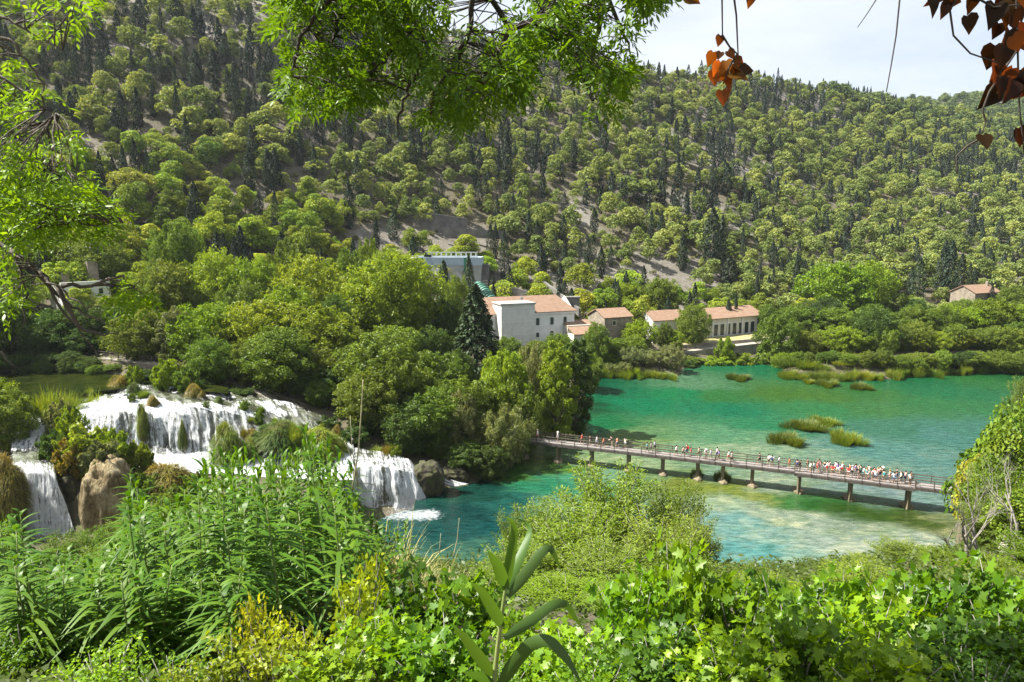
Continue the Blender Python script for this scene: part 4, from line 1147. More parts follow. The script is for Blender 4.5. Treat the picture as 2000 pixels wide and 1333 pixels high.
for k in range(nw):
    xx = 1.1 + (L4 - 3.4) * (k + .5) / nw
    arch_window(lh, xx, 0, .5, (L4 - 3.4) / nw - 1.0, 3.6, 'dark_glass', 0, 'white_wall')
for k in range(4):
    pc = MB(); xx = .9 + (L4 - 3.0) * k / 3; pc.box(xx - .2, xx + .2, -.3, -.075, 0, E4 - .35); link('pilaster', pc.mesh('pilaster', [M['white_wall']]), lh)
pc = MB(); pc.box(.5, L4 - 1.6, -.2, -.075, 4.3, 4.55); link('lintel', pc.mesh('lintel', [M['white_wall']]), lh)
A5, an5, L5 = frame_of(1276, 628, 208, 1345, 624, None)
lw = empty('low_house', (A5[0], A5[1], ZB), an5); E5 = A5[2] - ZB
tag(lw, 'low house with broad pink tiled roof half hidden by trees', 'house')
w_ = MB(); w_.box(0, L5, 0, 9, -2, E5); w_.poly([(0, 0, E5), (0, 4.5, E5 + 2.4), (0, 9, E5)]); w_.poly([(L5, 0, E5), (L5, 9, E5), (L5, 4.5, E5 + 2.4)]); link('wall', w_.mesh('wall', [M['white_wall']]), lw)
link('roof', roof_mesh('roof', [((-.4, -.5, E5), (L5 + .4, -.5, E5), (L5 + .4, 4.5, E5 + 2.6), (-.4, 4.5, E5 + 2.6)), ((L5 + .4, 9.5, E5), (-.4, 9.5, E5), (-.4, 4.5, E5 + 2.6), (L5 + .4, 4.5, E5 + 2.6))]), lw)
for k in range(4): arch_window(lw, L5 * (k + .5) / 4, 0, 1.2, 1.0, 1.5, 'shutter', 0, 'white_wall')

# ---- hillside house among the trees
A6, an6, L6 = frame_of(1905, 574, 247, 1952, 571, None)
fh = empty('hillside_house', (A6[0], A6[1], A6[2] - 4.5), an6); tag(fh, 'small stone house with red tiled roof among the trees by far lakeside wood', 'house')
w_ = MB(); w_.box(0, L6, 0, 9, -3, 4.5); w_.poly([(0, 0, 4.5), (0, 4.5, 6.9), (0, 9, 4.5)]); w_.poly([(L6, 0, 4.5), (L6, 9, 4.5), (L6, 4.5, 6.9)]); link('wall', w_.mesh('wall', [M['stone']]), fh)
r_ = link('roof', roof_mesh('roof', [((-.4, -.5, 4.45), (L6 + .4, -.5, 4.45), (L6 + .4, 4.5, 7.1), (-.4, 4.5, 7.1)), ((L6 + .4, 9.5, 4.45), (-.4, 9.5, 4.45), (-.4, 4.5, 7.1), (L6 + .4, 4.5, 7.1))]), fh)
ch = MB(); ch.box(L6 - 2, L6 - 1.2, 3.4, 4.2, 6, 8.3); link('chimney', ch.mesh('chimney', [M['stone']]), r_)
arch_window(fh, L6 * .3, 0, 1.5, 1, 1.4, 'dark_glass', 0, 'cream_wall'); arch_window(fh, L6 * .7, 0, 1.5, 1, 1.4, 'dark_glass', 0, 'cream_wall')

# ---- white ruined house by the upper pool
A7, an7, L7 = frame_of(118, 553, 158, 214, 548, None)
rh = empty('ruined_house', (A7[0], A7[1], A7[2] - 8), an7); tag(rh, 'roofless white walled ruin with brick chimney behind bare twigs', 'house')
w_ = MB(); w_.box(0, L7, 0, .5, -2, 8); w_.box(L7 - .5, L7, .5, 8, -2, 8); w_.box(0, .5, .5, 8, -2, 7.0); w_.box(.5, L7 - .5, 7.5, 8, -2, 7.2); link('wall', w_.mesh('wall', [M['white_wall']]), rh)
fl = MB(); fl.box(.5, L7 - .5, .5, 7.5, 5.0, 5.2); link('floor', fl.mesh('floor', [M['concrete']]), rh)
ch = MB(); ch.box(L7 * .72, L7 * .72 + 2.3, 4.5, 6.3, 5.2, 12.5); ch.box(L7 * .2, L7 * .2 + 1.6, 5.5, 6.8, 5.2, 10.0); link('chimney', ch.mesh('chimney', [M['stone']]), rh)
for k in range(3): arch_window(rh, L7 * (.3 + .25 * k), 0, 4.9, .9, 1.3, 'dark_glass', 0, 'white_wall')

# ---- surge chamber of the power plant on the slope
A8, an8, L8 = frame_of(812, 503, 224, 940, 503, at_y(940, 503, 223))
hc = empty('water_chamber', (A8[0], A8[1], 19.0), an8); E8 = A8[2] - 19
tag(hc, 'grey concrete water chamber with pale blue band and green strips on the slope', 'water tower')
w_ = MB(); n = 18
pr = []
for i in range(n + 1):
    t = i / n; pr.append((L8 * t, -.7 * math.sin(PI * t)))
for i in range(n):
    (x0, y0), (x1, y1) = pr[i], pr[i + 1]
    w_.poly([(x0 , y0 - 1.2, -3), (x1, y1 - 1.2, -3), (x1, y1, E8 - 2.6), (x0, y0, E8 - 2.6)])
w_.poly([(x, y, E8 - 2.6) for x, y in pr] + [(L8, 9, E8 - 2.6), (0, 9, E8 - 2.6)])
w_.poly([(L8, 0 - 1.2, -3), (L8, 9, -3), (L8, 9, E8 - 2.6), (L8, 0, E8 - 2.6)]); w_.poly([(0, -1.2, -3), (0, 0, E8 - 2.6), (0, 9, E8 - 2.6), (0, 9, -3)])
link('wall', w_.mesh('wall', [M['pale_concrete']]), hc)
bb = MB()
for i in range(n):
    (x0, y0), (x1, y1) = pr[i], pr[i + 1]
    bb.poly([(x0, y0 - .12, E8 - 2.6), (x1, y1 - .12, E8 - 2.6), (x1, y1 - .12, E8), (x0, y0 - .12, E8)])
bb.poly([(x, y - .12, E8) for x, y in pr] + [(L8, 9, E8), (0, 9, E8)]); bb.poly([(L8, -.12, E8 - 2.6), (L8, 9, E8 - 2.6), (L8, 9, E8), (L8, -.12, E8)]); bb.poly([(0, -.12, E8 - 2.6), (0, -.12, E8), (0, 9, E8), (0, 9, E8 - 2.6)])
link('blue_band', bb.mesh('blue_band', [M['blue_panel']]), hc)
for fx in (.06, .74):
    g = MB(); i = int(fx * n); x0 = L8 * fx; y0 = -.7 * math.sin(PI * fx) - .3; g.box(x0, x0 + 1.3, y0, y0 + .15, E8 - 4.6 if fx > .5 else E8 - 6, E8 - .1); link('green_strip', g.mesh('green_strip', [M['green_paint']]), hc)
pp = MB(); pp.box(-6.5, L8 - 1.2, .6, 1.0, E8 + .003, E8 + .5); pp.box(3.2, L8 - 1.2, .55, 1.05, E8 + 1.45, E8 + 1.7)
for k in range(11):
    xx = 3.4 + (L8 - 5.2) * k / 10; pp.box(xx - .22, xx + .22, .62, .98, E8 + .5, E8 + 1.45)
pp.box(-6.5, 3, .6, 9, E8 - .6, E8 - .2)
link('parapet', pp.mesh('parapet', [M['white_wall']]), hc)
hm = MB(); hm.tube([(3.4, -.3, E8 + .1), (3.4, -.3, E8 + 1.6)], .3, 8); hm.box(2.8, 5.2, -.5, .1, E8 + .1, E8 + .9); link('winch', hm.mesh('winch', [M['dark_glass']]), hc)
# stairway buttress at its side
g = MB(); 
for k in range(10): g.box(L8 + .15, L8 + 2.2, -3.4 + k * .75, 7 , -3, .2 + k * .85)
tag(link('stone_stair', g.mesh('stone_stair', [M['concrete']])), 'steep concrete stair buttress beside the blue banded water chamber', 'stair')
bpy.data.objects['stone_stair'].matrix_world = Matrix.Translation((A8[0], A8[1], 19.0)) @ Matrix.Rotation(an8, 4, 'Z')

# ---- green penstock
P0 = at_y(933, 560, 212); P1 = at_y(946, 572, 208); P2 = at_y(962, 592, 203)
g = MB(); pts = [Vector(P0), Vector(P1), Vector(P2), Vector(P2) + Vector((1, -3, -6))]
cv = [pts[0].lerp(pts[1], t / 4) for t in range(4)] + [pts[1].lerp(pts[2], t / 6) for t in range(6)] + [pts[2].lerp(pts[3], t / 4) for t in range(5)]
g.tube(cv, 1.75, 14); pk = empty('penstock', (0, 0, 0)); tag(pk, 'thick green ribbed water pipe running down to the white mill roof', 'pipe')
link('pipe', g.mesh('pipe', [M['pipe']], True), pk)
for i in range(1, len(cv) - 1, 1):
    d = (cv[i + 1] - cv[i - 1]).normalized(); r_ = MB(); r_.tube([cv[i] - d * .12, cv[i] + d * .12], 2.0, 14); link('rib', r_.mesh('rib', [M['pipe']]), pk)

# ---- retaining walls
def wall_strip(name, pts, h, mat, label, cat='wall', thick=.8, cap=None, base=6.0, zoff=0.0):
    """pts (px,row,depth) along the wall's top edge"""
    P = [Vector(at_y(*p)) for p in pts]; g = MB()
    for a, b in zip(P[:-1], P[1:]):
        d = (b - a); d.z = 0; d.normalize(); nrm = Vector((-d.y, d.x, 0))
        if nrm.y < 0: nrm = -nrm
        q = [a, b, b + nrm * thick, a + nrm * thick]
        lo = [v - Vector((0, 0, h + base)) for v in q]
        b0 = len(g.v); g.v += [tuple(v) for v in lo + q]
        for f in ((4, 5, 6, 7), (0, 1, 5, 4), (2, 3, 7, 6), (1, 2, 6, 5), (3, 0, 4, 7)): g.f.append([b0 + i for i in f]); g.m.append(0)
    root = empty(name, (0, 0, 0)); tag(root, label, cat); o = link('masonry', g.mesh(name, [M[mat]]), root)
    if cap:
        c = MB()
        for a, b in zip(P[:-1], P[1:]):
            d = (b - a); d.z = 0; d.normalize(); nrm = Vector((-d.y, d.x, 0)); nrm = nrm if nrm.y > 0 else -nrm
            up = Vector((0, 0, .12)); c.bar(a + nrm * thick / 2 + up, b + nrm * thick / 2 + up, thick + .3, .22)
        link('coping', c.mesh('coping', [M[cap]]), root)
    return root
wall_strip('retaining_wall', [(772, 420, 258), (850, 419, 256), (912, 428, 256)], 4, 'concrete', 'long grey concrete retaining wall across the slope above the water chamber', cap='pale_concrete', base=3)
wall_strip('retaining_wall', [(862, 444, 250), (900, 447, 250), (990, 452, 250)], 1, 'concrete', 'thin lower concrete ledge under the long retaining wall', base=2)
wall_strip('retaining_wall', [(438, 404, 250), (484, 405, 250)], 4, 'pale_concrete', 'short pale concrete wall block alone on the pine slope', base=2)
wall_strip('retaining_wall', [(390, 390, 262), (560, 393, 256), (640, 412, 254)], 1.2, 'stone', 'low grey terrace wall along the old track through the pines', base=2)
wall_strip('retaining_wall', [(1060, 549, 222), (1100, 579, 212), (1130, 603, 206)], .4, 'concrete', 'sloping grey wall of a disused chute above the stone house', base=2)
wall_strip('retaining_wall', [(960, 560, 214), (1010, 563, 212), (1060, 580, 210)], 1, 'concrete', 'short crumbling wall by the green pipe behind the mill', base=2)
bx = MB(); p = at_y(1120, 590, 208); bx.box(p[0] - 1.9, p[0] + 1.9, 208, 211, p[2] - 3, p[2] + 1.2); bx.box(p[0] - 2.1, p[0] + 2.1, 207.8, 211.2, p[2] + 1.2, p[2] + 1.5)
tag(link('concrete_hut', bx.mesh('concrete_hut', [M['concrete']])), 'little grey concrete hut on the slope above the stone house', 'hut')
p = at_y(689, 300, 300); bx = MB(); bx.box(p[0] - 1.6, p[0] + 1.8, 300, 304, p[2] - 3, p[2] + 1.6); bx.box(p[0] - 1.9, p[0] + 2.1, 299.7, 304.3, p[2] + 1.6, p[2] + 1.9)
tag(link('concrete_hut', bx.mesh('concrete_hut', [M['pale_concrete']])), 'tiny pale hut high among pines and cypresses', 'hut')

# ---- quay terraces in front of the long house
def terrace(name, pts, depth, h, mat_top, label):
    P = [Vector(at_y(*p)) for p in pts]; root = empty(name, (0, 0, 0)); tag(root, label, 'terrace'); g = MB(); t = MB()
    for a, b in zip(P[:-1], P[1:]):
        d = (b - a); d.z = 0; d.normalize(); nrm = Vector((-d.y, d.x, 0)); nrm = nrm if nrm.y > 0 else -nrm
        q = [a, b, b + nrm * depth, a + nrm * depth]; lo = [Vector((v.x, v.y, v.z - h - 1.5)) for v in q]
        b0 = len(g.v); g.v += [tuple(v) for v in lo + q]
        for f in ((0, 1, 5, 4), (1, 2, 6, 5), (3, 0, 4, 7)): g.f.append([b0 + i for i in f]); g.m.append(0)
        t.poly([v + Vector((0, 0, 0.0)) for v in q])
    link('wall', g.mesh('wall', [M['quay_stone']]), root); link('paving', t.mesh('paving', [M[mat_top]]), root)
    c = MB()
    for a, b in zip(P[:-1], P[1:]): c.bar(a + Vector((0, .2, .06)), b + Vector((0, .2, .06)), .6, .16)
    link('kerb', c.mesh('kerb', [M['paving']]), root)
terrace('quay', [(1318, 691, 197.5), (1400, 681, 202), (1490, 671, 206.5), (1560, 667, 209)], 4.2, 1.6, 'paving', 'lower stone quay along the stream below the long house')
terrace('quay', [(1318, 676, 201.9), (1400, 669, 206.2), (1490, 661.5, 210.6), (1545, 659, 212.5)], 9, .6, 'lawn', 'upper grassy terrace step in front of the long house')
tr_ = MB(); 
wall_strip('low_wall', [(1330, 672, 208), (1400, 666.5, 211), (1480, 660, 214)], .35, 'quay_stone', 'low stone kerb wall between the long house and the terrace', base=.4, thick=.5)

# ---- walls and fences beside the upper pool and the falls
wall_strip('stone_wall', [(120, 697, 127), (170, 699, 126), (260, 709, 121), (330, 716, 117.5), (392, 728, 114)], 2.0, 'stone', 'dark stone retaining wall along the far side of upper pool', cap='paving', base=1.5, thick=1.0)
wall_strip('stone_wall', [(486, 762, 111), (520, 778, 109.5), (560, 795, 108.3), (604, 812, 107)], 1.2, 'stone', 'sloping stone path wall beside the falls under the trees', cap='paving', base=1.5, thick=1.2)
M['fence_wood'] = plain_mat('old_fence_wood', [(.3, (.035, .028, .02)), (.7, (.10, .08, .06))], 6, .9)
def fence(pts, label, step=1.9, h=1.15):
    P = [Vector(at_y(*p)) for p in pts]; root = empty('wooden_fence', (0, 0, 0)); tag(root, label, 'fence'); rails = MB()
    for a, b in zip(P[:-1], P[1:]):
        L = (b - a).length; n = max(1, int(L / step))
        for i in range(n):
            q = a.lerp(b, i / n) + Vector((0, .5, 0)); m = MB(); m.box(q.x - .06, q.x + .06, q.y - .06, q.y + .06, q.z - .3, q.z + h); link('post', m.mesh('post', [M['fence_wood']]), root)
        for k in (.35, .72, 1.08): rails.bar(a + Vector((0, .42, h * k)), b + Vector((0, .42, h * k)), .05, .11)
    link('rails', rails.mesh('rails', [M['fence_wood']]), root)
fence([(130, 696, 127.2), (170, 697.5, 126.2), (260, 707.5, 121.2), (330, 714.5, 117.7), (392, 726.5, 114.2)], 'dark wooden rail fence on the wall behind the upper pool')
fence([(520, 776, 109.7), (560, 793, 108.5), (604, 810, 107.2)], 'short wooden rail fence on the path wall under the trees')
# ================================================================== TREES AND SHRUBS ROUND THE WATER
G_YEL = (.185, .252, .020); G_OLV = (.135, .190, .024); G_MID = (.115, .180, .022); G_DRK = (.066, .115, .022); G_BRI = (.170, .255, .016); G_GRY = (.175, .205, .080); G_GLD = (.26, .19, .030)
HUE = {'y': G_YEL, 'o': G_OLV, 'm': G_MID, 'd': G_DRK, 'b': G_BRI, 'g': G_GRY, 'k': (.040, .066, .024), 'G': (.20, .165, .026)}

def hero(p, name, px, rtop, rbot, wpx, y, hue, label, cat='tree', group=None, minh=1.0):
    """tree filling px +- wpx/2 from row rtop down to row rbot, standing on the ground at depth y"""
    top = at_y(px, rtop, y); x = top[0]; z = h1(x, y) - .15
    zb = at_y(px, rbot, y)[2]
    h = max(minh, top[2] - z); w = wpx * y / FPX
    if w > 1.45 * h and h > 2 and p in BROADS + WILLOWS:      # a wide mass is really several crowns side by side
        k = min(4, math.ceil(w / (1.2 * h))); o = None
        for i in range(k):
            xi = x + (i + .5 - k / 2) * w / k + random.uniform(-.05, .05) * w; yi = y + random.uniform(0, .25) * w; zi = h1(xi, yi) - .15; hi = max(1.0, (z + h * random.uniform(.82, 1.08)) - zi)
            pi_ = p if i == 0 else random.choice(BROADS if p in BROADS else WILLOWS)
            o = plant(pi_, name, (xi, yi, zi), hi, w / k * random.uniform(1.15, 1.45), jit(HUE[hue], .16, .08), label if i == 0 else ['', 'crown close beside the ', 'crown two along from the ', 'last of the crowns after the '][i] + label, cat, group)
        return o
    return plant(p, name, (x, y, z), h, w, jit(HUE[hue], .08, .04), label, cat, group)

B = BROADS
gW = 'broadleaf trees of the valley wood'
hero(PLANE, 'plane_tree', 768, 500, 700, 165, 150, 'y', 'huge yellow green plane tree standing beside the white mill', 'tree')
hero(B[1], 'broadleaf_tree', 700, 560, 680, 90, 152, 'y', 'yellowish tree touching the big plane tree on its shaded flank', 'tree', gW)
hero(CONIFER, 'conifer_tree', 928, 556, 750, 160, 140, 'k', 'very dark pyramidal conifer in front of the white mill tower', 'tree')
hero(B[0], 'broadleaf_tree', 868, 590, 690, 96, 152, 'd', 'dark rounded evergreen between the plane tree and the conifer', 'tree', gW)
hero(TALLS[0], 'poplar_tree', 1087, 668, 830, 82, 119, 'y', 'golden green poplar leaning over the lake by the footbridge', 'tree')
hero(TALLS[1], 'broadleaf_tree', 1126, 660, 790, 86, 124, 'd', 'dark green alder at the tip of the wooded bank', 'tree', gW)
hero(B[3], 'fig_tree', 985, 690, 800, 120, 118, 'b', 'fresh green fig tree below the dark pyramidal conifer', 'tree')
hero(WILLOWS[0], 'willow_tree', 1035, 680, 800, 70, 130, 'g', 'grey green willow between the fig tree and golden poplar', 'tree')
hero(WILLOWS[1], 'willow_tree', 935, 790, 925, 175, 106, 'g', 'broad grey willow bush at the start of the footbridge', 'tree')
hero(WILLOWS[2], 'willow_tree', 1010, 760, 850, 110, 114, 'o', 'olive willow half dead above the footbridge landing', 'tree')
hero(B[4], 'broadleaf_tree', 850, 765, 930, 150, 107, 'm', 'leafy green tree over the dark mossy rock by lower fall', 'tree', gW)
hero(B[2], 'broadleaf_tree', 740, 655, 860, 180, 116, 'o', 'wide olive tree in the middle of the falls wood', 'tree', gW)
hero(B[5], 'broadleaf_tree', 660, 670, 830, 170, 116, 'o', 'olive crown tree right above the wooden path fence', 'tree', gW)
hero(B[0], 'broadleaf_tree', 838, 690, 850, 140, 118, 'm', 'rounded tree behind the grey willow of the landing', 'tree', gW)
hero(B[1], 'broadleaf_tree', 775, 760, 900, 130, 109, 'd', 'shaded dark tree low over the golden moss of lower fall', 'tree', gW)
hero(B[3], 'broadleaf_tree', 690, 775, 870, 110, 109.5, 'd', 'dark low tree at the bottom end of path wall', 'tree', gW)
hero(B[2], 'broadleaf_tree', 450, 655, 775, 150, 113.5, 'm', 'dense green tree hanging over the head of waterfall', 'tree', gW)
hero(B[4], 'broadleaf_tree', 545, 650, 790, 160, 114, 'm', 'big green tree behind the sloping path wall', 'tree', gW)
hero(B[5], 'broadleaf_tree', 400, 600, 740, 140, 122, 'b', 'bright green tree above the end of stone pool wall', 'tree', gW)
hero(B[0], 'broadleaf_tree', 510, 590, 720, 160, 124, 'y', 'yellow green tree crowning the falls wood', 'tree', gW)
hero(B[3], 'broadleaf_tree', 610, 600, 740, 160, 126, 'y', 'sunlit yellow green tree towards the plane tree', 'tree', gW)
hero(TALLS[0], 'broadleaf_tree', 335, 600, 735, 60, 119, 'g', 'pale slender tree with bare white trunk by the pool fence', 'tree', gW)
hero(B[1], 'broadleaf_tree', 275, 610, 715, 130, 124, 'o', 'olive tree shading the pool wall fence', 'tree', gW)
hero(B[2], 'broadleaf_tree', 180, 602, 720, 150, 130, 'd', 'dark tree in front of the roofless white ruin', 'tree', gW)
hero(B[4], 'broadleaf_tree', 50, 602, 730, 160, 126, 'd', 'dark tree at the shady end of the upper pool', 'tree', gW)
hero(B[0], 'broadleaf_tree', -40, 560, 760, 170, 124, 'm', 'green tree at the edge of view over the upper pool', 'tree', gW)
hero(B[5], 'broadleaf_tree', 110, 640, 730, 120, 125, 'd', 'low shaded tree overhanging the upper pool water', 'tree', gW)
for i, (px, rt, w, y, hu, lab) in enumerate([
    (275, 548, 110, 150, 'y', 'yellow tree beside the roofless white ruin'), (330, 520, 130, 155, 'o', 'olive tree uphill from the pale slender tree'),
    (420, 500, 130, 160, 'y', 'yellow oak like tree in the upper part of valley wood'), (340, 440, 110, 165, 'm', 'rounded green tree at foot of the pine slope'),
    (500, 515, 120, 158, 'b', 'bright green crown above the bamboo thicket'), (600, 510, 150, 156, 'y', 'broad yellow green crown in the middle of valley wood'),
    (570, 470, 110, 170, 'o', 'olive crown close under the terrace wall'), (680, 500, 100, 172, 'm', 'green crown at the foot of the quarry like scree'),
    (470, 560, 110, 142, 'm', 'green tree on the slope over the yellow crowned tree'), (560, 560, 120, 140, 'b', 'leafy bright tree behind the sunlit yellow one'),
    (650, 585, 80, 140, 'd', 'small bluish dark evergreen in the wood'), (660, 560, 100, 150, 'y', 'golden crown close to the plane tree'),
    (60, 480, 150, 172, 'm', 'green tree uphill of the ruined house'), (-60, 470, 160, 150, 'o', 'olive tree at the edge of frame uphill'), (180, 470, 120, 174, 'o', 'olive crown just above the ruin chimney'),
    (720, 470, 60, 185, 'o', 'small olive crown under the retaining wall'), (760, 500, 90, 180, 'm', 'green crown behind the plane tree top'),
    (890, 545, 60, 190, 'o', 'little olive tree below the water chamber')]):
    hero(B[i % 6], 'broadleaf_tree', px, rt, 0, w, y, hu, lab, 'tree', gW)
# the front rank along the falls and the lake
for i, (px, rt, w, y, hu, lab) in enumerate([(505, 700, 110, 114.5, 'm', 'green tree right at the head of the path wall'), (600, 715, 120, 112, 'd', 'dark green tree overhanging the path fence'), (655, 745, 110, 109.5, 'm', 'green tree below the end of the path fence'), (715, 735, 130, 107, 'o', 'olive tree over the rivulet'), (770, 700, 130, 110, 'o', 'olive tree in the front rank near the middle of the wood'),
                                             (800, 790, 120, 104.5, 'd', 'dark tree leaning over the rusty orange tuft'), (845, 830, 120, 103.5, 'd', 'dark low tree above the dark mossy rock'), (900, 740, 130, 111, 'o', 'olive tree next to the grey willow of the landing'), (890, 860, 110, 103, 'm', 'green low tree at the lake under the grey willow'), (925, 872, 120, 100.8, 'd', 'dark leafy tree overhanging the rivulet mouth'), (965, 850, 90, 108, 'g', 'grey low willow touching the footbridge'), (730, 810, 90, 104.5, 'd', 'dark shrubby tree over the lower fall head'), (960, 745, 90, 119, 'o', 'olive tree at the foot of dark conifer'),
                                             (840, 640, 90, 135, 'd', 'dark tree behind the front rank by the conifer'), (700, 650, 130, 128, 'o', 'olive crown under the plane tree'), (890, 690, 80, 128, 'd', 'dark crown left of the conifer foot'), (775, 640, 120, 130, 'm', 'green crown right under the plane tree')]):
    hero(B[(i * 2 + 1) % 6], 'broadleaf_tree', px, rt, 0, w, y, hu, lab, 'tree', gW)
for i, (px, rt, w, y, hu, lab) in enumerate([(60, 708, 70, 119.6, 'd', 'low dark bush at the back rim of the upper pool'), (135, 706, 60, 119.2, 'd', 'low dark bush between two dipping bushes of the pool'), (195, 712, 56, 118.4, 'm', 'low green bush at the bright corner of the pool wall'), (290, 722, 60, 115, 'd', 'low dark bush behind the yellow green falls shrub'), (400, 742, 60, 111.5, 'd', 'low dark bush at the corner where the falls begin'), (465, 765, 60, 109, 'd', 'low dark bush beside the head of the path wall'), (0, 706, 80, 120, 'd', 'low dark bush at the frame side of the upper pool'), (30, 694, 90, 121.5, 'd', 'dark bush dipping into the shady upper pool'), (105, 690, 80, 121, 'd', 'dark bush dipping into the upper pool by the wall'), (165, 700, 60, 120.6, 'd', 'low dark bush against the pool wall'), (-40, 690, 90, 121, 'd', 'dark bush over the pool at the frame edge'), (140, 660, 90, 131, 'd', 'dark bush behind the start of pool fence'), (215, 655, 90, 128, 'm', 'bush behind the middle of pool fence'), (300, 660, 80, 125, 'd', 'dark bush by the pale slender tree'), (375, 675, 80, 121, 'm', 'green bush behind the end of pool fence'), (20, 655, 110, 130, 'd', 'dark waterside bush at the back of the upper pool'), (80, 680, 80, 126, 'd', 'low dark waterside bush by the pool wall start'), (-40, 670, 90, 128, 'd', 'dark bush at the frame edge of upper pool'), (440, 700, 70, 117, 'm', 'green bush past the end of the pool fence')]):
    hero(B[(i + 3) % 6], 'waterside_bush', px, rt, 0, w, y, hu, lab, 'bush')
# round the buildings
hero(CYPS[1], 'cypress_tree', 915, 498, 575, 32, 205, 'k', 'dark cypress in front of the water chamber wall', 'cypress')
hero(CYPS[3], 'cypress_tree', 866, 508, 560, 36, 200, 'k', 'pointed dark cypress beside the plane tree top', 'cypress')
hero(B[2], 'garden_tree', 1355, 600, 670, 70, 206, 'm', 'rounded tree with leaning trunk in front of the long house', 'tree')
hero(B[0], 'garden_tree', 1316, 646, 690, 40, 199, 'b', 'small bright round tree on the quay', 'tree')
hero(B[1], 'garden_tree', 1166, 636, 690, 56, 181, 'm', 'small round tree before the low cream annex', 'tree')
hero(B[3], 'garden_tree', 1250, 628, 690, 62, 196, 'b', 'bright leafy tree before the low pink roofed house', 'tree')
hero(B[4], 'garden_tree', 1300, 634, 690, 34, 199, 'o', 'olive tree against the low house roof', 'tree')
hero(B[5], 'garden_tree', 1090, 655, 700, 60, 176, 'm', 'green tree under the mill windows', 'tree'); hero(B[2], 'garden_tree', 1050, 668, 700, 60, 170, 'o', 'olive tree hiding the foot of the mill', 'tree')
hero(B[1], 'garden_tree', 990, 662, 730, 70, 165, 'm', 'green tree at the foot of the white tower', 'tree')
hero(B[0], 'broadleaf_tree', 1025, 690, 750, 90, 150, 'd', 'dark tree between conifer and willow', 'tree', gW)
hero(B[3], 'broadleaf_tree', 1145, 690, 740, 70, 160, 'o', 'olive shoreline tree behind the dark alder', 'tree', gW)
hero(WILLOWS[0], 'willow_bush', 1275, 682, 742, 128, 178, 'g', 'big silvery willow bush on the lake shore by the rapids', 'bush')
hero(WILLOWS[1], 'willow_bush', 1195, 710, 745, 80, 175, 'g', 'low silvery willow bush at the lake shore near reeds', 'bush')
hero(B[5], 'broadleaf_tree', 1225, 660, 720, 80, 184, 'm', 'green tree over the silvery willow bushes', 'tree', gW); hero(B[1], 'broadleaf_tree', 1205, 690, 730, 60, 180, 'b', 'bright green bushy tree between stone house and lake', 'tree', gW)
hero(BUSHES[0], 'shrub', 1418, 662, 700, 42, 196, 'b', 'bright shrub growing from the quay wall', 'bush'); 
for i, (px, rt, rb, w, hu) in enumerate([(1345, 699, 716, 60, 'o'), (1400, 697, 706, 70, 'b'), (1450, 694, 702, 60, 'y'), (1500, 690, 698, 50, 'm'), (1345, 704, 716, 44, 'd')]):
    hero(BUSHES[i % 4], 'shrub', px, rt, rb, w, 194 if i < 4 else 189, hu, ['olive bank shrub by the rapids under quay', 'bright low bank shrub under the quay middle', 'yellowish bank shrub under the quay', 'green bank shrub near the weir', 'dark grassy shrub beside the rapids'][i], 'bush')
# the wood on the far lake shore
gL = 'trees of the lakeside wood'
shore = [(1522, 618, 715, 80, 196, 'm', 'rounded tree at the quay corner above the weir'), (1560, 600, 690, 90, 222, 'm', 'green tree beside the long house end wall'), (1600, 585, 690, 110, 226, 'd', 'dark tree behind the quay corner'),
         (1670, 592, 690, 130, 222, 'm', 'wide green tree in the middle of the lakeside wood'), (1740, 605, 700, 110, 216, 'm', 'leafy green tree by the dark firs'), (1610, 650, 720, 110, 196, 'o', 'olive tree leaning over the reed bed'),
         (1680, 640, 735, 120, 192, 'y', 'yellowish tree behind the reed bed'), (1712, 608, 730, 74, 194, 'd', 'dark evergreen amid the yellow lakeside trees'), (1770, 640, 738, 130, 190, 'o', 'olive willow on the far shore'),
         (1850, 645, 735, 130, 190, 'y', 'yellow green crown low over the far shore'), (1930, 640, 730, 140, 192, 'o', 'olive tree near the shore end'), (2010, 635, 730, 140, 194, 'm', 'green tree at the very end of the far shore'), (2100, 630, 730, 150, 194, 'o', 'olive tree out beyond the far shore end'),
         (1820, 600, 690, 110, 214, 'm', 'green tree in the second row of the lakeside wood'), (1900, 604, 690, 110, 222, 'b', 'bright crown below the hillside house'), (1980, 590, 690, 130, 222, 'y', 'yellow crown near the hillside house'), (1775, 590, 680, 90, 232, 'd', 'dark leafy tree under the firs'),
         (2060, 580, 690, 140, 226, 'm', 'green crown at the wood edge'), (1640, 515, 600, 130, 240, 'b', 'big sunny rounded pine crown over the lakeside wood'), (1700, 520, 600, 110, 242, 'b', 'sunny pine crown next to the dark firs'), (1890, 588, 650, 70, 236, 'o', 'olive tree beside the hillside house'), (1985, 560, 640, 70, 240, 'm', 'green tree uphill from the hillside house'),
         (1500, 600, 660, 50, 224, 'm', 'small green tree against the long house gable'), (1450, 560, 610, 60, 252, 'o', 'olive tree behind the long house roof'), (1290, 545, 610, 80, 226, 'o', 'olive tree behind the low house'), (1225, 555, 600, 60, 228, 'y', 'yellow scrubby tree above the stone house')]
for i, (px, rt, rb, w, y, hu, lab) in enumerate(shore): hero(B[i % 6], 'broadleaf_tree', px, rt, rb, w, y, hu, lab, 'tree', gL)
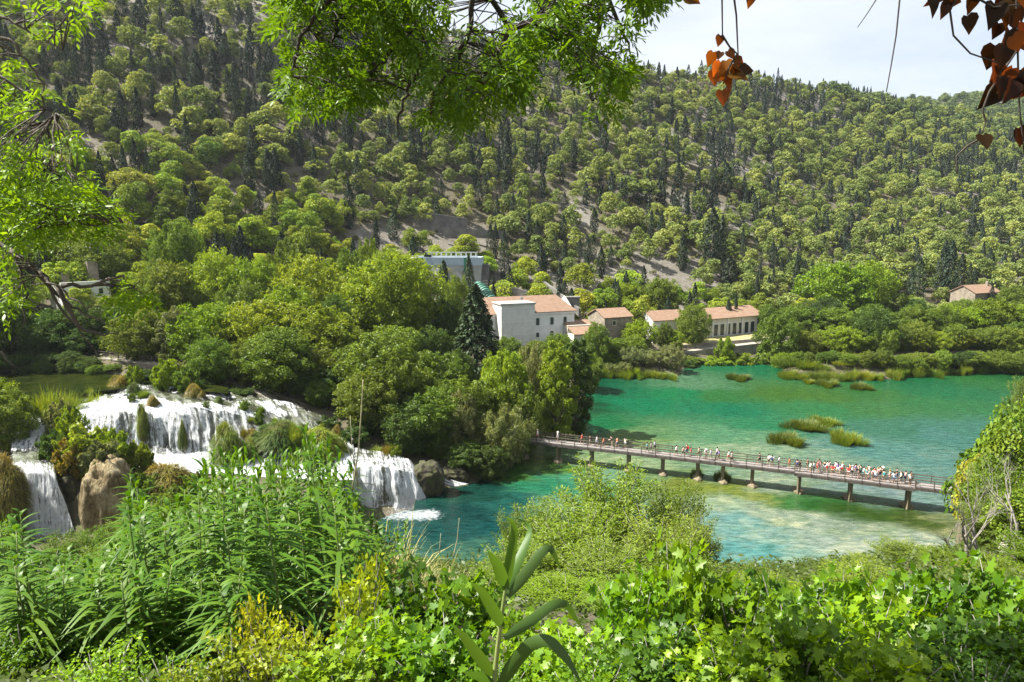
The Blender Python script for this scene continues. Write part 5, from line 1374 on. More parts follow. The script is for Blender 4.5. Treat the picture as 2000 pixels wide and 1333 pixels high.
for i, (px, rt, w, y, hu, lab) in enumerate([(1700, 690, 90, 177, 'o', 'overhanging olive bush next to the reed bed'), (1760, 695, 90, 176.5, 'm', 'overhanging green bush on the far shore'), (1820, 690, 100, 177.5, 'o', 'overhanging olive bush, wider, on the far shore'), (1880, 692, 90, 179, 'd', 'dark bush low over the far water'), (1940, 688, 100, 180, 'o', 'olive bush low over the far water'), (2000, 690, 100, 182, 'm', 'green bush low over the far water at frame edge'), (2070, 690, 110, 183, 'o', 'olive bush outside the frame edge'), (1600, 690, 90, 180, 'm', 'green bush directly behind the reed bed'), (1545, 690, 60, 187, 'b', 'bright bush by the weir')]):
    hero(B[i % 6], 'shore_bush', px, rt, 0, w, y, hu, lab, 'bush')
for i, (px, rt, w, y, hu, lab) in enumerate([(1645, 700, 70, 186, 'o', 'olive shore bush behind the reed bed end'), (1720, 706, 90, 183, 'g', 'grey shore willow bush'), (1790, 700, 90, 184, 'm', 'green bush dipping into the lake'), (1860, 704, 90, 185, 'o', 'olive bush dipping into the lake'), (1935, 700, 100, 187, 'm', 'rounded green bush at waterline'), (2010, 700, 110, 189, 'o', 'last olive waterline bush')]):
    hero(WILLOWS[i % 3], 'shore_bush', px, rt, 0, w, y, hu, lab, 'bush')
hero(RUSHES[0], 'reed_bed', 1572, 698, 742, 96, 181, 'm', 'green reed bed standing in the water at far shore', 'reeds'); hero(RUSHES[1], 'reed_bed', 1640, 716, 745, 70, 180, 'o', 'olive reeds at the edge of the green reed bed', 'reeds')

# reeds and rushes fringing the far shore
for i in range(30):
    px = 1168 + i * 17 if i < 9 else 1535 + (i - 9) * 25 + random.uniform(-6, 6)
    row = float(np.interp(px, [1152, 1170, 1322, 1524, 1560, 1700, 2000, 2200], [752, 738, 741, 736, 743, 743, 724, 716]))
    p = at_z(px, row, 0.0); y = p[1] + 1.2; hh = random.uniform(1.6, 3.0)
    plant(RUSHES[i % 3], 'reed_clump', (at_y(px, row, y)[0], y, -.1), hh, random.uniform(5.5, 8), jit(HUE[random.choice('ommyo')], .12, .06), ('reed clump at the foot of the silvery willow bushes' if i < 9 else 'reed clump fringing the water below the lakeside wood'), 'reeds', 'reed clumps along the far shore', depth=3.5)
# ---- tufts of sedge standing in the lake
gI = 'sedge islands in the lake'
for i, (px, rt, rb, w, hu, lab) in enumerate([(1443, 727, 748, 50, 'm', 'lone dark green sedge island off the quay'), (1580, 738, 754, 26, 'y', 'little yellow sedge island beside a larger one'), (1616, 738, 760, 48, 'o', 'ragged sedge island off the reed bed'), (1682, 744, 766, 44, 'o', 'olive sedge island apart near the far shore'),
                                     (1612, 812, 836, 54, 'y', 'yellowish sedge island behind the others'), (1572, 816, 846, 80, 'o', 'long low sedge island in the middle of the lake'), (1537, 839, 874, 72, 'o', 'brownish round sedge island near the footbridge'), (1654, 836, 874, 70, 'y', 'sedge island with rusty seed heads near the footbridge crowd'),
                                     (1362, 912, 936, 28, 'o', 'small sedge tuft round the fifth pier'), (1412, 914, 944, 36, 'o', 'larger sedge tuft round a bridge pier')]):
    p = at_z(px, rb - 4, 0.0); y = p[1] + w * p[1] / FPX * .25
    top = at_y(px, rt, y)
    w2 = w * y / FPX
    plant(RUSHES[i % 3], 'sedge_island', (at_y(px, rt, y)[0], y, -.05), max(.8, top[2] * .72 + .1), w2 * 1.05, jit(tuple(np.array(HUE[hu]) * .68), .08), lab, 'sedge', gI, depth=w2 * .9)

# ---- moss cushions, shrubs and rocks of the waterfall
gM = 'moss cushions and shrubs on the falls'
def onfall(p, name, px, rt, rb, w, y, hu, lab, cat, drop=.35):
    top = at_y(px, rt, y); bot = at_y(px, rb, y); h = top[2] - bot[2]; ww = w * y / FPX
    return plant(p, name, (top[0], y, bot[2] - drop), h + drop, ww, jit(HUE[hu], .05, .04), lab, cat, gM)
onfall(MOUNDS[0], 'moss_cushion', 325, 904, 966, 100, 86.0, 'G', 'golden brown moss cushion at the foot of the waterfall', 'moss')
onfall(MOUNDS[1], 'moss_cushion', 441, 828, 890, 62, 94.0, 'o', 'reddish olive moss cushion on the waterfall face', 'moss')
onfall(TUFTS[0], 'grass_tuft', 433, 812, 845, 24, 94.5, 'o', 'upright tuft on top of the reddish moss cushion', 'grass')
onfall(MOUNDS[2], 'moss_cushion', 488, 856, 892, 36, 94.6, 'o', 'small hanging moss cushion dripping beside the reddish one', 'moss')
onfall(MOUNDS[0], 'moss_cushion', 275, 785, 842, 22, 96.0, 'o', 'narrow moss tongue splitting the main curtain', 'moss')
onfall(MOUNDS[1], 'moss_cushion', 355, 820, 868, 16, 95.4, 'o', 'thin moss rib in the main curtain', 'moss')
onfall(MOUNDS[1], 'moss_cushion', 545, 822, 860, 92, 96.8, 'd', 'dark mossy hump beside the cascades', 'moss')
onfall(MOUNDS[2], 'moss_cushion', 620, 836, 885, 100, 97, 'o', 'olive mossy hump below the path wall', 'moss')
onfall(TUFTS[1], 'grass_tuft', 570, 815, 858, 50, 96, 'o', 'yellow grass on the dark mossy hump', 'grass')
onfall(MOUNDS[0], 'moss_cushion', 200, 809, 822, 26, 97.5, 'o', 'tiny moss island at the lip of the falls', 'moss')
onfall(MOUNDS[0], 'moss_cushion', 232, 732, 764, 44, 110, 'G', 'golden moss cushion at the brink of the upper pool', 'moss')
onfall(BUSHES[1], 'shrub', 262, 717, 760, 34, 110.5, 'b', 'bright leafy shrub on the golden moss cushion', 'bush')
onfall(BUSHES[2], 'shrub', 322, 708, 772, 58, 108.5, 'b', 'yellow green shrub amid the head of the falls', 'bush')
onfall(BUSHES[3], 'shrub', 365, 722, 778, 56, 107.5, 'm', 'dark green shrub at the head of the falls', 'bush')
onfall(BUSHES[0], 'shrub', 350, 706, 740, 40, 112, 'g', 'greyish shrub behind the head of the falls', 'bush')
for i, (px, rt, rb, w, y, hu, lab) in enumerate([(95, 748, 805, 90, 100, 'y', 'tall yellow green grass tuft by the upper pool'), (125, 755, 815, 70, 99, 'o', 'olive grass tuft by the upper pool'), (70, 770, 825, 60, 98, 'o', 'olive grass tuft above the left stream'), (185, 757, 798, 60, 103, 'y', 'arching yellow grass tuft beside the brink'), (150, 765, 805, 50, 101, 'm', 'green grass tuft between shrubs')]):
    onfall(TUFTS[i % 3], 'grass_tuft', px, rt, rb, w, y, hu, lab, 'grass')
for i, (px, rt, rb, w, y, hu, lab) in enumerate([(285, 928, 990, 70, 84, 'm', 'green shrub in front of the golden brown moss cushion'), (382, 930, 985, 70, 85, 'o', 'olive shrub between reeds and golden brown moss cushion'), (330, 955, 1000, 80, 82.5, 'o', 'low olive shrub under the golden brown moss cushion'), (250, 935, 1010, 60, 83, 'b', 'bright shrub against the flank of the brown boulder'), (115, 790, 890, 60, 92, 'g', 'silvery feathery shrub over the narrow stream'), (135, 800, 870, 56, 91, 'b', 'bright green shrub next to the silvery feathery one'), (100, 850, 915, 62, 86, 'd', 'dark green shrub over the narrow waterfall'), (165, 838, 925, 110, 86.5, 'y', 'yellow green shrub on the tufa island'), (215, 845, 910, 76, 87, 'b', 'sunny green shrub above the brown boulder'),
                                         (140, 862, 925, 70, 84.5, 'G', 'ochre shrub beside the sunny green one'), (190, 868, 925, 70, 84.0, 'g', 'dry greyish shrub right on top of the brown boulder'), (265, 868, 925, 56, 88, 'y', 'yellowish shrub between boulder and moss cushion'), (282, 875, 930, 40, 89, 'o', 'olive shrub by the golden brown moss cushion')]):
    onfall(BUSHES[i % 4], 'shrub', px, rt, rb, w, y, hu, lab, 'bush', .8)
hero(B[3], 'shrub', 10, 765, 905, 110, 90, 'm', 'big leafy green bush at the side of the narrow waterfall', 'bush'); hero(BUSHES[2], 'shrub', -5, 748, 840, 80, 97, 'y', 'yellow green bush behind the big leafy one', 'bush')
onfall(MOUNDS[1], 'moss_cushion', 8, 890, 985, 70, 80.5, 'G', 'large brown moss cushion beside the narrow waterfall', 'moss')
onfall(TUFTS[2], 'grass_tuft', 5, 975, 1060, 70, 78.5, 'o', 'olive grass hanging under the brown moss cushion', 'grass')
onfall(TUFTS[0], 'grass_tuft', 757, 862, 885, 34, 97.5, 'G', 'rusty orange tuft at the edge of the lower fall', 'grass')
onfall(TUFTS[1], 'grass_tuft', 735, 868, 885, 40, 98, 'o', 'olive tuft at the edge of the lower fall', 'grass')
onfall(BUSHES[1], 'shrub', 770, 872, 902, 30, 97, 'o', 'low olive shrub at the corner of the lower fall', 'bush')
onfall(BUSHES[3], 'shrub', 690, 838, 866, 60, 101, 'd', 'dark shrub beside the upper rivulet', 'bush'); onfall(BUSHES[0], 'shrub', 640, 815, 846, 50, 103, 'd', 'dark shrub under the path wall', 'bush')

rr = random.Random(44)
for i in range(34):
    if i < 24:
        px = rr.uniform(470, 665); t = (px - 470) / 195; row = 790 + t * 62 + rr.uniform(-6, 60); y = float(np.interp(row - t * 55, [785, 812, 850, 880], [103.5, 99.5, 97.4, 95.4])) - .3
    else:
        px = rr.uniform(170, 440); row = rr.uniform(764, 800); y = float(np.interp(row, [755, 780, 804], [108, 102.6, 97.8])) - .2
    w = rr.uniform(10, 30); hgt = w * rr.uniform(.5, .9)
    k = rr.random(); cx = 'the stepped cascades' if i < 24 else 'the head of the falls'
    if k < .55: onfall(MOUNDS[i % 3], 'moss_cushion', px, row - hgt, row, w, y, rr.choice('oodGd'), 'small moss hump breaking the white water of ' + cx, 'moss', .3)
    elif k < .8: onfall(TUFTS[i % 3], 'grass_tuft', px, row - hgt * 1.2, row, w, y, rr.choice('oyG'), 'little grass tuft in the white water of ' + cx, 'grass', .2)
    else: onfall(BUSHES[i % 4], 'shrub', px, row - hgt * 1.3, row, w, y, rr.choice('mob'), 'little leafy shrub in the white water of ' + cx, 'bush', .3)

def rock(name, px, rt, rb, w, y, mat, label, sx=1, fold=.12, seed=0, thick=.9, sub=5, group=None):
    top = at_y(px, rt, y); bot = at_y(px, rb, y); h = (top[2] - bot[2]) / 2 + .2; ww = w * y / FPX / 2
    bm = bmesh.new(); bmesh.ops.create_icosphere(bm, subdivisions=sub, radius=1)
    co = np.array([v.co[:] for v in bm.verts]); a = np.arctan2(co[:, 1], co[:, 0])
    nz = fbm(a * 2.2 + seed, co[:, 2] * .7 + seed, 4) - .5; n2 = fbm(co[:, 0] * 2.5 + seed, co[:, 2] * 3 + co[:, 1] * 2, 4) - .5
    k = 1 + nz * fold * 3.0 + n2 * fold * 1.6
    sq = np.sign(co) * np.abs(co) ** .72
    co = sq * k[:, None] * np.array([ww, ww * thick, h])
    for v, c in zip(bm.verts, co): v.co = c
    for f in bm.faces: f.smooth = True
    me = bpy.data.meshes.new(name); bm.to_mesh(me); bm.free(); me.materials.append(M[mat])
    o = link(name, me); o.location = (top[0], y, (top[2] + bot[2]) / 2); tag(o, label, 'rock', group); return o
def folded_mat():
    """travertine: hanging folds of brown and cream with moss stains"""
    m, nt, out = new_mat('folded_travertine'); tc = N(nt, 'ShaderNodeTexCoord')
    mp = N(nt, 'ShaderNodeMapping'); mp.inputs['Scale'].default_value = (1.3, 1.3, .35); nt.links.new(tc.outputs['Object'], mp.inputs[0])
    w_ = N(nt, 'ShaderNodeTexNoise', inp={'Scale': 1.2, 'Detail': 8, 'Roughness': .65, 'Distortion': 1.4}); nt.links.new(mp.outputs[0], w_.inputs['Vector'])
    n2 = noise(nt, .45, 6, .65, tc.outputs['Object'])
    f = math_n(nt, 'MULTIPLY_ADD', n2, .6, math_n(nt, 'MULTIPLY', w_.outputs['Fac'], .5))
    col = ramp(nt, f, [(.32, (.012, .009, .003)), (.44, (.065, .044, .014)), (.53, (.155, .115, .048)), (.62, (.29, .24, .14)), (.74, (.07, .06, .015))])
    b = N(nt, 'ShaderNodeBump', inp={'Strength': 1.0, 'Distance': .5}); nt.links.new(w_.outputs['Fac'], b.inputs['Height'])
    p = N(nt, 'ShaderNodeBsdfPrincipled', inp={'Roughness': .9}); nt.links.new(col, p.inputs['Base Color']); nt.links.new(b.outputs[0], p.inputs['Normal'])
    nt.links.new(p.outputs[0], out.inputs[0]); return m
M['travertine'] = folded_mat()
M['dark_moss_rock'] = plain_mat('dark_mossy_rock', [(.3, (.008, .007, .004)), (.5, (.03, .026, .010)), (.62, (.045, .052, .010)), (.75, (.07, .06, .03))], 1.3, .85, 1.0, bscale=3.5)
rock('tufa_boulder', 206, 904, 1060, 94, 82.5, 'travertine', 'huge brown folded tufa boulder beside the narrow waterfall', fold=.16, seed=3)
rock('tufa_boulder', 136, 916, 1070, 66, 84.5, 'dark_moss_rock', 'dark ochre rock wall between narrow waterfall and brown boulder', fold=.14, seed=8)
rock('mossy_rock', 836, 906, 968, 62, 95.2, 'dark_moss_rock', 'dark mossy rock between the lower fall and the rivulet', fold=.14, seed=12)
rock('mossy_rock', 885, 915, 950, 60, 100.0, 'dark_moss_rock', 'dark bank rock under the willow of the landing', fold=.14, seed=17)
rock('mossy_rock', 826, 990, 1004, 34, 91.2, 'travertine', 'low brown rock awash below the lower fall', fold=.12, seed=21, sub=4)

# ---- flying spray at the foot of the falls
def spray(px0, r0, px1, r1, y, n, sp, lab):
    P = np.array([at_y(px0 + (px1 - px0) * t, r0 + (r1 - r0) * t, y) for t in rng.random(n)]); C = P + rng.normal(size=(n, 3)) * np.array([sp, sp * .8, sp * .55]) + np.array([0, -sp * .6, sp * .2])
    s_ = rng.uniform(.03, .10, n); V, Fc = leaf_quads(C, rng.normal(size=(n, 3)), s_, s_)
    o = link('spray', np_mesh('spray', V, Fc, [M['spray']])); o['kind'] = 'stuff'; tag(o, lab, 'spray')
M['spray'] = plain_mat('spray_drops', [(.3, (.5, .53, .55)), (.7, (.6, .62, .63))], 2, .4)
spray(300, 886, 430, 892, 93.5, 2600, .8, 'white spray flying at the foot of the broad waterfall')
spray(765, 1000, 828, 1000, 91, 2200, .7, 'white spray where the lower waterfall hits the lake')
spray(45, 1048, 140, 1050, 79.8, 1800, .7, 'white spray at the foot of the narrow waterfall')
# ================================================================== FOOTBRIDGE AND VISITORS
M['deck'] = plain_mat('weathered_planks', [(.3, (.14, .125, .115)), (.7, (.235, .215, .205))], 2.5, .85, .2)
M['beam'] = plain_mat('bridge_timber', [(.3, (.05, .042, .035)), (.7, (.12, .10, .085))], 2, .85)
M['rail'] = plain_mat('rail_timber', [(.3, (.055, .042, .032)), (.7, (.12, .095, .075))], 3, .85)
M['pier'] = plain_mat('pier_concrete', [(.3, (.10, .08, .045)), (.7, (.20, .165, .105))], .8, .9, .3)
DZ = 3.3
KP = [at_z(940, 853, DZ), at_z(1000, 858.5, DZ), at_z(1280, 890, DZ), at_z(1552, 922, DZ), at_z(1787, 952, DZ), at_z(1900, 966, DZ), at_z(2010, 979, DZ)]
KP = [Vector(k) for k in KP]
def seg_at(px):
    """point of the near deck edge seen at px"""
    for i in range(len(KP) - 1):
        pa, _ = proj(*KP[i]); pb, _ = proj(*KP[i + 1])
        if pa <= px <= pb or i == len(KP) - 2:
            lo, hi = 0., 1.
            for _ in range(30):
                m = (lo + hi) / 2; p, _r = proj(*KP[i].lerp(KP[i + 1], m))
                if p < px: lo = m
                else: hi = m
            d = (KP[i + 1] - KP[i]).normalized(); n = Vector((-d.y, d.x, 0)).normalized()
            return KP[i].lerp(KP[i + 1], lo), d, n, i
WD = 2.3
bridge = empty('footbridge', (0, 0, 0)); tag(bridge, 'long wooden footbridge on stone piers crossing the green lake', 'bridge')
dk = MB(); bm_ = MB(); 
for i in range(len(KP) - 1):
    a, b = KP[i], KP[i + 1]; d = (b - a).normalized(); n = Vector((-d.y, d.x, 0)).normalized()
    w0 = -.55 if i == 3 else 0.0
    L = (b - a).length; k = int(L / .22)
    for j in range(k):      # cross planks
        p = a + d * (j + .5) * L / k; dk.bar(p + n * w0, p + n * WD, L / k * .9, .06, 0)
    for o in (w0 + .08, WD * .5, WD - .08): bm_.bar(a + n * o - Vector((0, 0, .24)), b + n * o - Vector((0, 0, .24)), .2, .4)
link('deck', dk.mesh('deck', [M['deck']]), bridge); link('beams', bm_.mesh('beams', [M['beam']]), bridge)
pm = MB(); pm.box(-.055, .055, -.055, .055, -.35, 1.12); POST = pm.mesh('post', [M['rail']])
for side in (0, 1):
    rl = MB()
    for i in range(len(KP) - 1):
        a, b = KP[i], KP[i + 1]; d = (b - a).normalized(); n = Vector((-d.y, d.x, 0)).normalized()
        off = n * ((-.55 if i == 3 else 0.0) if side == 0 else WD)
        for h, t in ((1.1, .12), (.75, .07), (.4, .07)): rl.bar(a + off + Vector((0, 0, h)), b + off + Vector((0, 0, h)), .09, t)
    rr = link('railing', rl.mesh('railing', [M['rail']]), bridge)
    for i in range(len(KP) - 1):
        a, b = KP[i], KP[i + 1]; d = (b - a).normalized(); n = Vector((-d.y, d.x, 0)).normalized(); L = (b - a).length; k = max(2, round(L / 2.15))
        off = n * ((-.55 if i == 3 else 0.0) if side == 0 else WD)
        for j in range(k + (1 if i == 3 else 0)):
            q = link('post', POST, rr); q.location = a + off + d * (L * j / k); q.rotation_euler = (0, 0, math.atan2(d.y, d.x))
for px in (1021, 1087, 1153, 1226, 1293, 1362, 1412, 1470, 1562, 1663, 1777, 1890):
    p, d, n, i = seg_at(px); g = MB(); f = MB()
    w0 = -.5 if i == 3 else .1
    two = px < 1240
    for o in ((.35, 1.75) if two else (.55, 1.5)):
        c = p + n * (o + (w0 if o < 1 else 0)); g.box(c.x - .2, c.x + .2, c.y - .22, c.y + .22, -2.0, DZ - .46)
    c0 = p + n * (w0 + .1) - Vector((0, 0, .42)); c1 = p + n * (WD - .1) - Vector((0, 0, .42))
    g.bar(Vector(c0) + Vector((0, 0, -.16)), Vector(c1) + Vector((0, 0, -.16)), .45, .28)
    pr = link('pier', g.mesh('pier', [M['pier']]), bridge)
    bmf = bmesh.new(); bmesh.ops.create_icosphere(bmf, subdivisions=3, radius=1)
    m_ = p + n * (WD * .5)
    for v in bmf.verts:
        s_ = 1 + .18 * math.sin(v.co.x * 5 + px) * math.cos(v.co.y * 4 + px); v.co = Vector((v.co.x * .75 * s_, v.co.y * 1.35 * s_, v.co.z * .55 * s_ + .05)) + m_ * 1.0 + Vector((0, 0, -m_.z))
    for ff in bmf.faces: ff.smooth = True
    me = bpy.data.meshes.new('footing'); bmf.to_mesh(me); bmf.free(); me.materials.append(M['pier']); link('footing', me, pr)

# ------------------------------------------------------------------ people
def cloth_mat(name, rough=.85):
    m, nt, out = new_mat(name); oi = N(nt, 'ShaderNodeObjectInfo'); p = N(nt, 'ShaderNodeBsdfPrincipled', inp={'Roughness': rough})
    nt.links.new(oi.outputs['Color'], p.inputs['Base Color']); nt.links.new(p.outputs[0], out.inputs[0]); return m
M['cloth'] = cloth_mat('cloth'); M['skin'] = cloth_mat('skin', .55)

def skin_mesh(name, verts, edges, radii, mat, root=0, sub=1):
    me = bpy.data.meshes.new(name); me.from_pydata([tuple(v) for v in verts], edges, [])
    o = link('tmp', me); md = o.modifiers.new('skin', 'SKIN')
    for i, r in enumerate(radii):
        sv = me.skin_vertices[0].data[i]; sv.radius = (r, r) if not isinstance(r, tuple) else r; sv.use_root = (i == root)
    if sub: s_ = o.modifiers.new('sub', 'SUBSURF'); s_.levels = sub; s_.render_levels = sub
    dg = bpy.context.evaluated_depsgraph_get(); ev = o.evaluated_get(dg); out = bpy.data.meshes.new_from_object(ev)
    out.name = name; bpy.data.objects.remove(o); out.materials.clear(); out.materials.append(M[mat])
    out.polygons.foreach_set('use_smooth', np.ones(len(out.polygons), bool)); return out

def person_proto(pose, female):
    """joints in metres, facing -Y"""
    st = {'stand': 0, 'walk': .22, 'lean': 0, 'photo': 0, 'hip': 0}[pose]; ln = .16 if pose == 'lean' else .02
    J = {'pel': (0, 0, .95), 'spi': (0, -ln * .4, 1.15), 'che': (0, -ln * .8, 1.34), 'nec': (0, -ln * 1.1, 1.49), 'hea': (0, -ln * 1.25 - .01, 1.58), 'top': (0, -ln * 1.2, 1.69), 'nos': (0, -ln * 1.25 - .105, 1.575)}
    sw = .16 if female else .19
    arms = {'stand': ((.24, .02, 1.13), (.25, -.06, .88)), 'walk': ((.24, .06, 1.14), (.24, -.12, .93)), 'lean': ((.28, -.22, 1.17), (.16, -.46, 1.10)), 'photo': ((.27, -.2, 1.25), (.10, -.32, 1.50)), 'hip': ((.33, .05, 1.16), (.17, -.08, 1.0))}[pose]
    for s, sg in (('l', 1), ('r', -1)):
        e, wv = arms
        if pose == 'walk' and sg < 0: e, wv = (.24, -.06, 1.13), (.24, .16, .92)
        J['sho' + s] = (sg * sw, -ln * .9, 1.42); J['elb' + s] = (sg * e[0], e[1] - ln * .3, e[2]); J['wri' + s] = (sg * wv[0], wv[1] - ln * .3, wv[2])
        d = Vector(J['wri' + s]) - Vector(J['elb' + s]); d.normalize(); pl = Vector(J['wri' + s]) + d * .07; J['pal' + s] = tuple(pl)
        side = Vector((0, 1, 0)) if abs(d.y) < .8 else Vector((1, 0, 0))
        for k, (o, Lf) in enumerate(((-.03, .07), (-.01, .085), (.012, .08), (.032, .06))): J['f%d%s' % (k, s)] = tuple(pl + side * o + d * Lf + Vector((-sg * .01 * k, 0, 0)))
        J['th' + s] = tuple(Vector(J['wri' + s]) + d * .05 - side * .06)
        f = -st if sg > 0 else st
        J['hip' + s] = (sg * .10, 0, .90); J['kne' + s] = (sg * .105, f * .75 - .02, .50); J['ank' + s] = (sg * .105, f + (.05 if f > 0 else 0), .085 + (.05 if f > .1 else 0)); J['toe' + s] = (sg * .12, f - .15, .04)
    R = {'pel': .13, 'spi': .115 if female else .13, 'che': .14, 'nec': .05, 'hea': .088, 'top': .075, 'nos': .014, 'sho': .058, 'elb': .04, 'wri': .028, 'pal': .03, 'th': .009, 'hip': .088, 'kne': .055, 'ank': .036, 'toe': .03}
    names = list(J); idx = {n: i for i, n in enumerate(names)}
    E = [('pel', 'spi'), ('spi', 'che'), ('che', 'nec'), ('nec', 'hea'), ('hea', 'top'), ('hea', 'nos')]
    for s in 'lr': E += [('che', 'sho' + s), ('sho' + s, 'elb' + s), ('elb' + s, 'wri' + s), ('wri' + s, 'pal' + s), ('wri' + s, 'th' + s), ('pel', 'hip' + s), ('hip' + s, 'kne' + s), ('kne' + s, 'ank' + s), ('ank' + s, 'toe' + s)] + [('pal' + s, 'f%d%s' % (k, s)) for k in range(4)]
    def rad(n, add=0): 
        b = n[:3] if n[:3] in R else n[:-1]
        return (R.get(b, .009) if not n.startswith('f') else .009) + add
    body = skin_mesh('body', [J[n] for n in names], [(idx[a], idx[b]) for a, b in E], [rad(n) for n in names], 'skin', idx['pel'])
    def part(nm, ns, es, add, ext=None):
        JJ = dict(J); JJ.update(ext or {}); ii = {n: i for i, n in enumerate(ns)}
        return skin_mesh(nm, [JJ[n] for n in ns], [(ii[a], ii[b]) for a, b in es], [add.get(n, .02) + (rad(n) if n in J else 0) for n in ns], 'cloth', 0)
    sl = {('slv' + s): tuple(Vector(J['sho' + s]).lerp(Vector(J['elb' + s]), .62)) for s in 'lr'}
    shirt = part('shirt', ['spi', 'pel', 'che', 'shol', 'shor', 'slvl', 'slvr'], [('pel', 'spi'), ('spi', 'che'), ('che', 'shol'), ('che', 'shor'), ('shol', 'slvl'), ('shor', 'slvr')], {'pel': .018, 'spi': .024, 'che': .016, 'shol': .022, 'shor': .022, 'slvl': .072, 'slvr': .072}, sl)
    th = {('thi' + s): tuple(Vector(J['hip' + s]).lerp(Vector(J['kne' + s]), .85)) for s in 'lr'}
    shorts = part('shorts', ['pel', 'hipl', 'hipr', 'thil', 'thir'], [('pel', 'hipl'), ('pel', 'hipr'), ('hipl', 'thil'), ('hipr', 'thir')], {'pel': .022, 'hipl': .026, 'hipr': .026, 'thil': .095, 'thir': .095}, th)
    hx = {'h1': (0, J['hea'][1] + .03, 1.63), 'h2': (0, J['hea'][1] + .035, 1.70), 'h3': (0, J['hea'][1] + .09, 1.54), 'h4': (0, J['che'][1] + .13, 1.36)}
    hn = ['h1', 'h2', 'h3'] + (['h4'] if female else [])
    hair = part('hair', hn, [('h1', 'h2'), ('h1', 'h3')] + ([('h3', 'h4')] if female else []), {'h1': .092, 'h2': .07, 'h3': .055, 'h4': .045}, hx)
    return {'body': body, 'shirt': shirt, 'shorts': shorts, 'hair': hair}
PP = {}
for ps in ('stand', 'walk', 'lean', 'photo', 'hip'):
    for fm in (False, True): PP[ps, fm] = person_proto(ps, fm)
def hat_mesh():
    g = MB(); g.tube([(0, 0, 1.66), (0, 0, 1.668)], [.19, .19], 14); g.tube([(0, 0, 1.67), (0, 0, 1.74), (0, 0, 1.785)], [.112, .108, .06], 14); return g.mesh('hat', [M['cloth']], False)
HAT = hat_mesh()
def pack_mesh():
    bm = bmesh.new(); bmesh.ops.create_cube(bm, size=1)
    for v in bm.verts: v.co = Vector((v.co.x * .30, v.co.y * .17 + .24, v.co.z * .42 + 1.25))
    bmesh.ops.bevel(bm, geom=bm.edges[:], offset=.05, segments=2, affect='EDGES'); me = bpy.data.meshes.new('backpack'); bm.to_mesh(me); bm.free(); me.materials.append(M['cloth']); return me
PACK = pack_mesh()
CO = {'white': (.80, .80, .80), 'red': (.62, .04, .04), 'black': (.02, .02, .022), 'navy': (.03, .05, .14), 'pale blue': (.40, .53, .70), 'grey': (.28, .28, .29), 'orange': (.75, .20, .06), 'pink': (.72, .36, .38), 'purple': (.20, .14, .38), 'green': (.06, .22, .13),
      'yellow': (.75, .58, .10), 'beige': (.55, .46, .34), 'teal': (.05, .30, .32), 'brown': (.16, .09, .05), 'denim': (.10, .16, .28), 'khaki': (.36, .31, .19)}
HR = {'dark': (.015, .011, .009), 'brown': (.06, .035, .018), 'blond': (.40, .28, .12), 'grey': (.35, .34, .33)}
SK = [(.55, .34, .24), (.45, .27, .18), (.62, .42, .32), (.30, .17, .10)]
POSEW = {'stand': 'standing', 'walk': 'walking', 'lean': 'leaning on the rail', 'photo': 'holding up a camera', 'hip': 'hand on hip'}
used_lab = {}
def person(px, lat, face, pose, fem, sh, so_, hr, where, hat=None, pack=None, k=1.0, z0=None, pos=None):
    if pos is None:
        p, d, n, i = seg_at(px); pos = p + n * lat; ang = math.atan2(d.y, d.x)
    else: ang = 0
    rz = {'R': ang + PI / 2, 'L': ang - PI / 2, 'F': ang, 'B': ang + PI}[face] + random.uniform(-.35, .35)
    o = empty('person', (pos.x, pos.y, pos.z + .035), rz, (k, k, k))
    pr = PP[pose, fem]; sk = random.choice(SK)
    for nm, me in pr.items():
        c = link(nm, me, o); c.color = {'body': sk, 'shirt': CO[sh], 'shorts': CO[so_], 'hair': HR[hr]}[nm] + (1,)
    extra = ''
    if hat: c = link('hat', HAT, o); c.color = CO[hat] + (1,); c.location.y = -.2 * (pose == 'lean') - .01; extra += ', %s hat' % hat
    lab = 'person in %s top, %s shorts%s %s %s' % (sh, so_, extra, POSEW[pose], where)
    if pack:
        b = link('backpack', PACK); b.color = CO[pack] + (1,); b.matrix_world = Matrix.Translation((pos.x, pos.y, pos.z + .035)) @ Matrix.Rotation(rz, 4, 'Z') @ Matrix.Scale(k, 4)
        tag(b, '%s backpack on the person in %s top, %s shorts %s' % (pack, sh, so_, where), 'backpack')
    tag(o, lab, 'person', 'visitors on the footbridge'); return o
SH = 'at the shady bridge end'; W1 = 'near the wooded bridge end'; MD = 'midway along the bridge'; CR1 = 'in the first crowd'; CR2 = 'in the dense crowd'; CR3 = 'at the crowd tail'
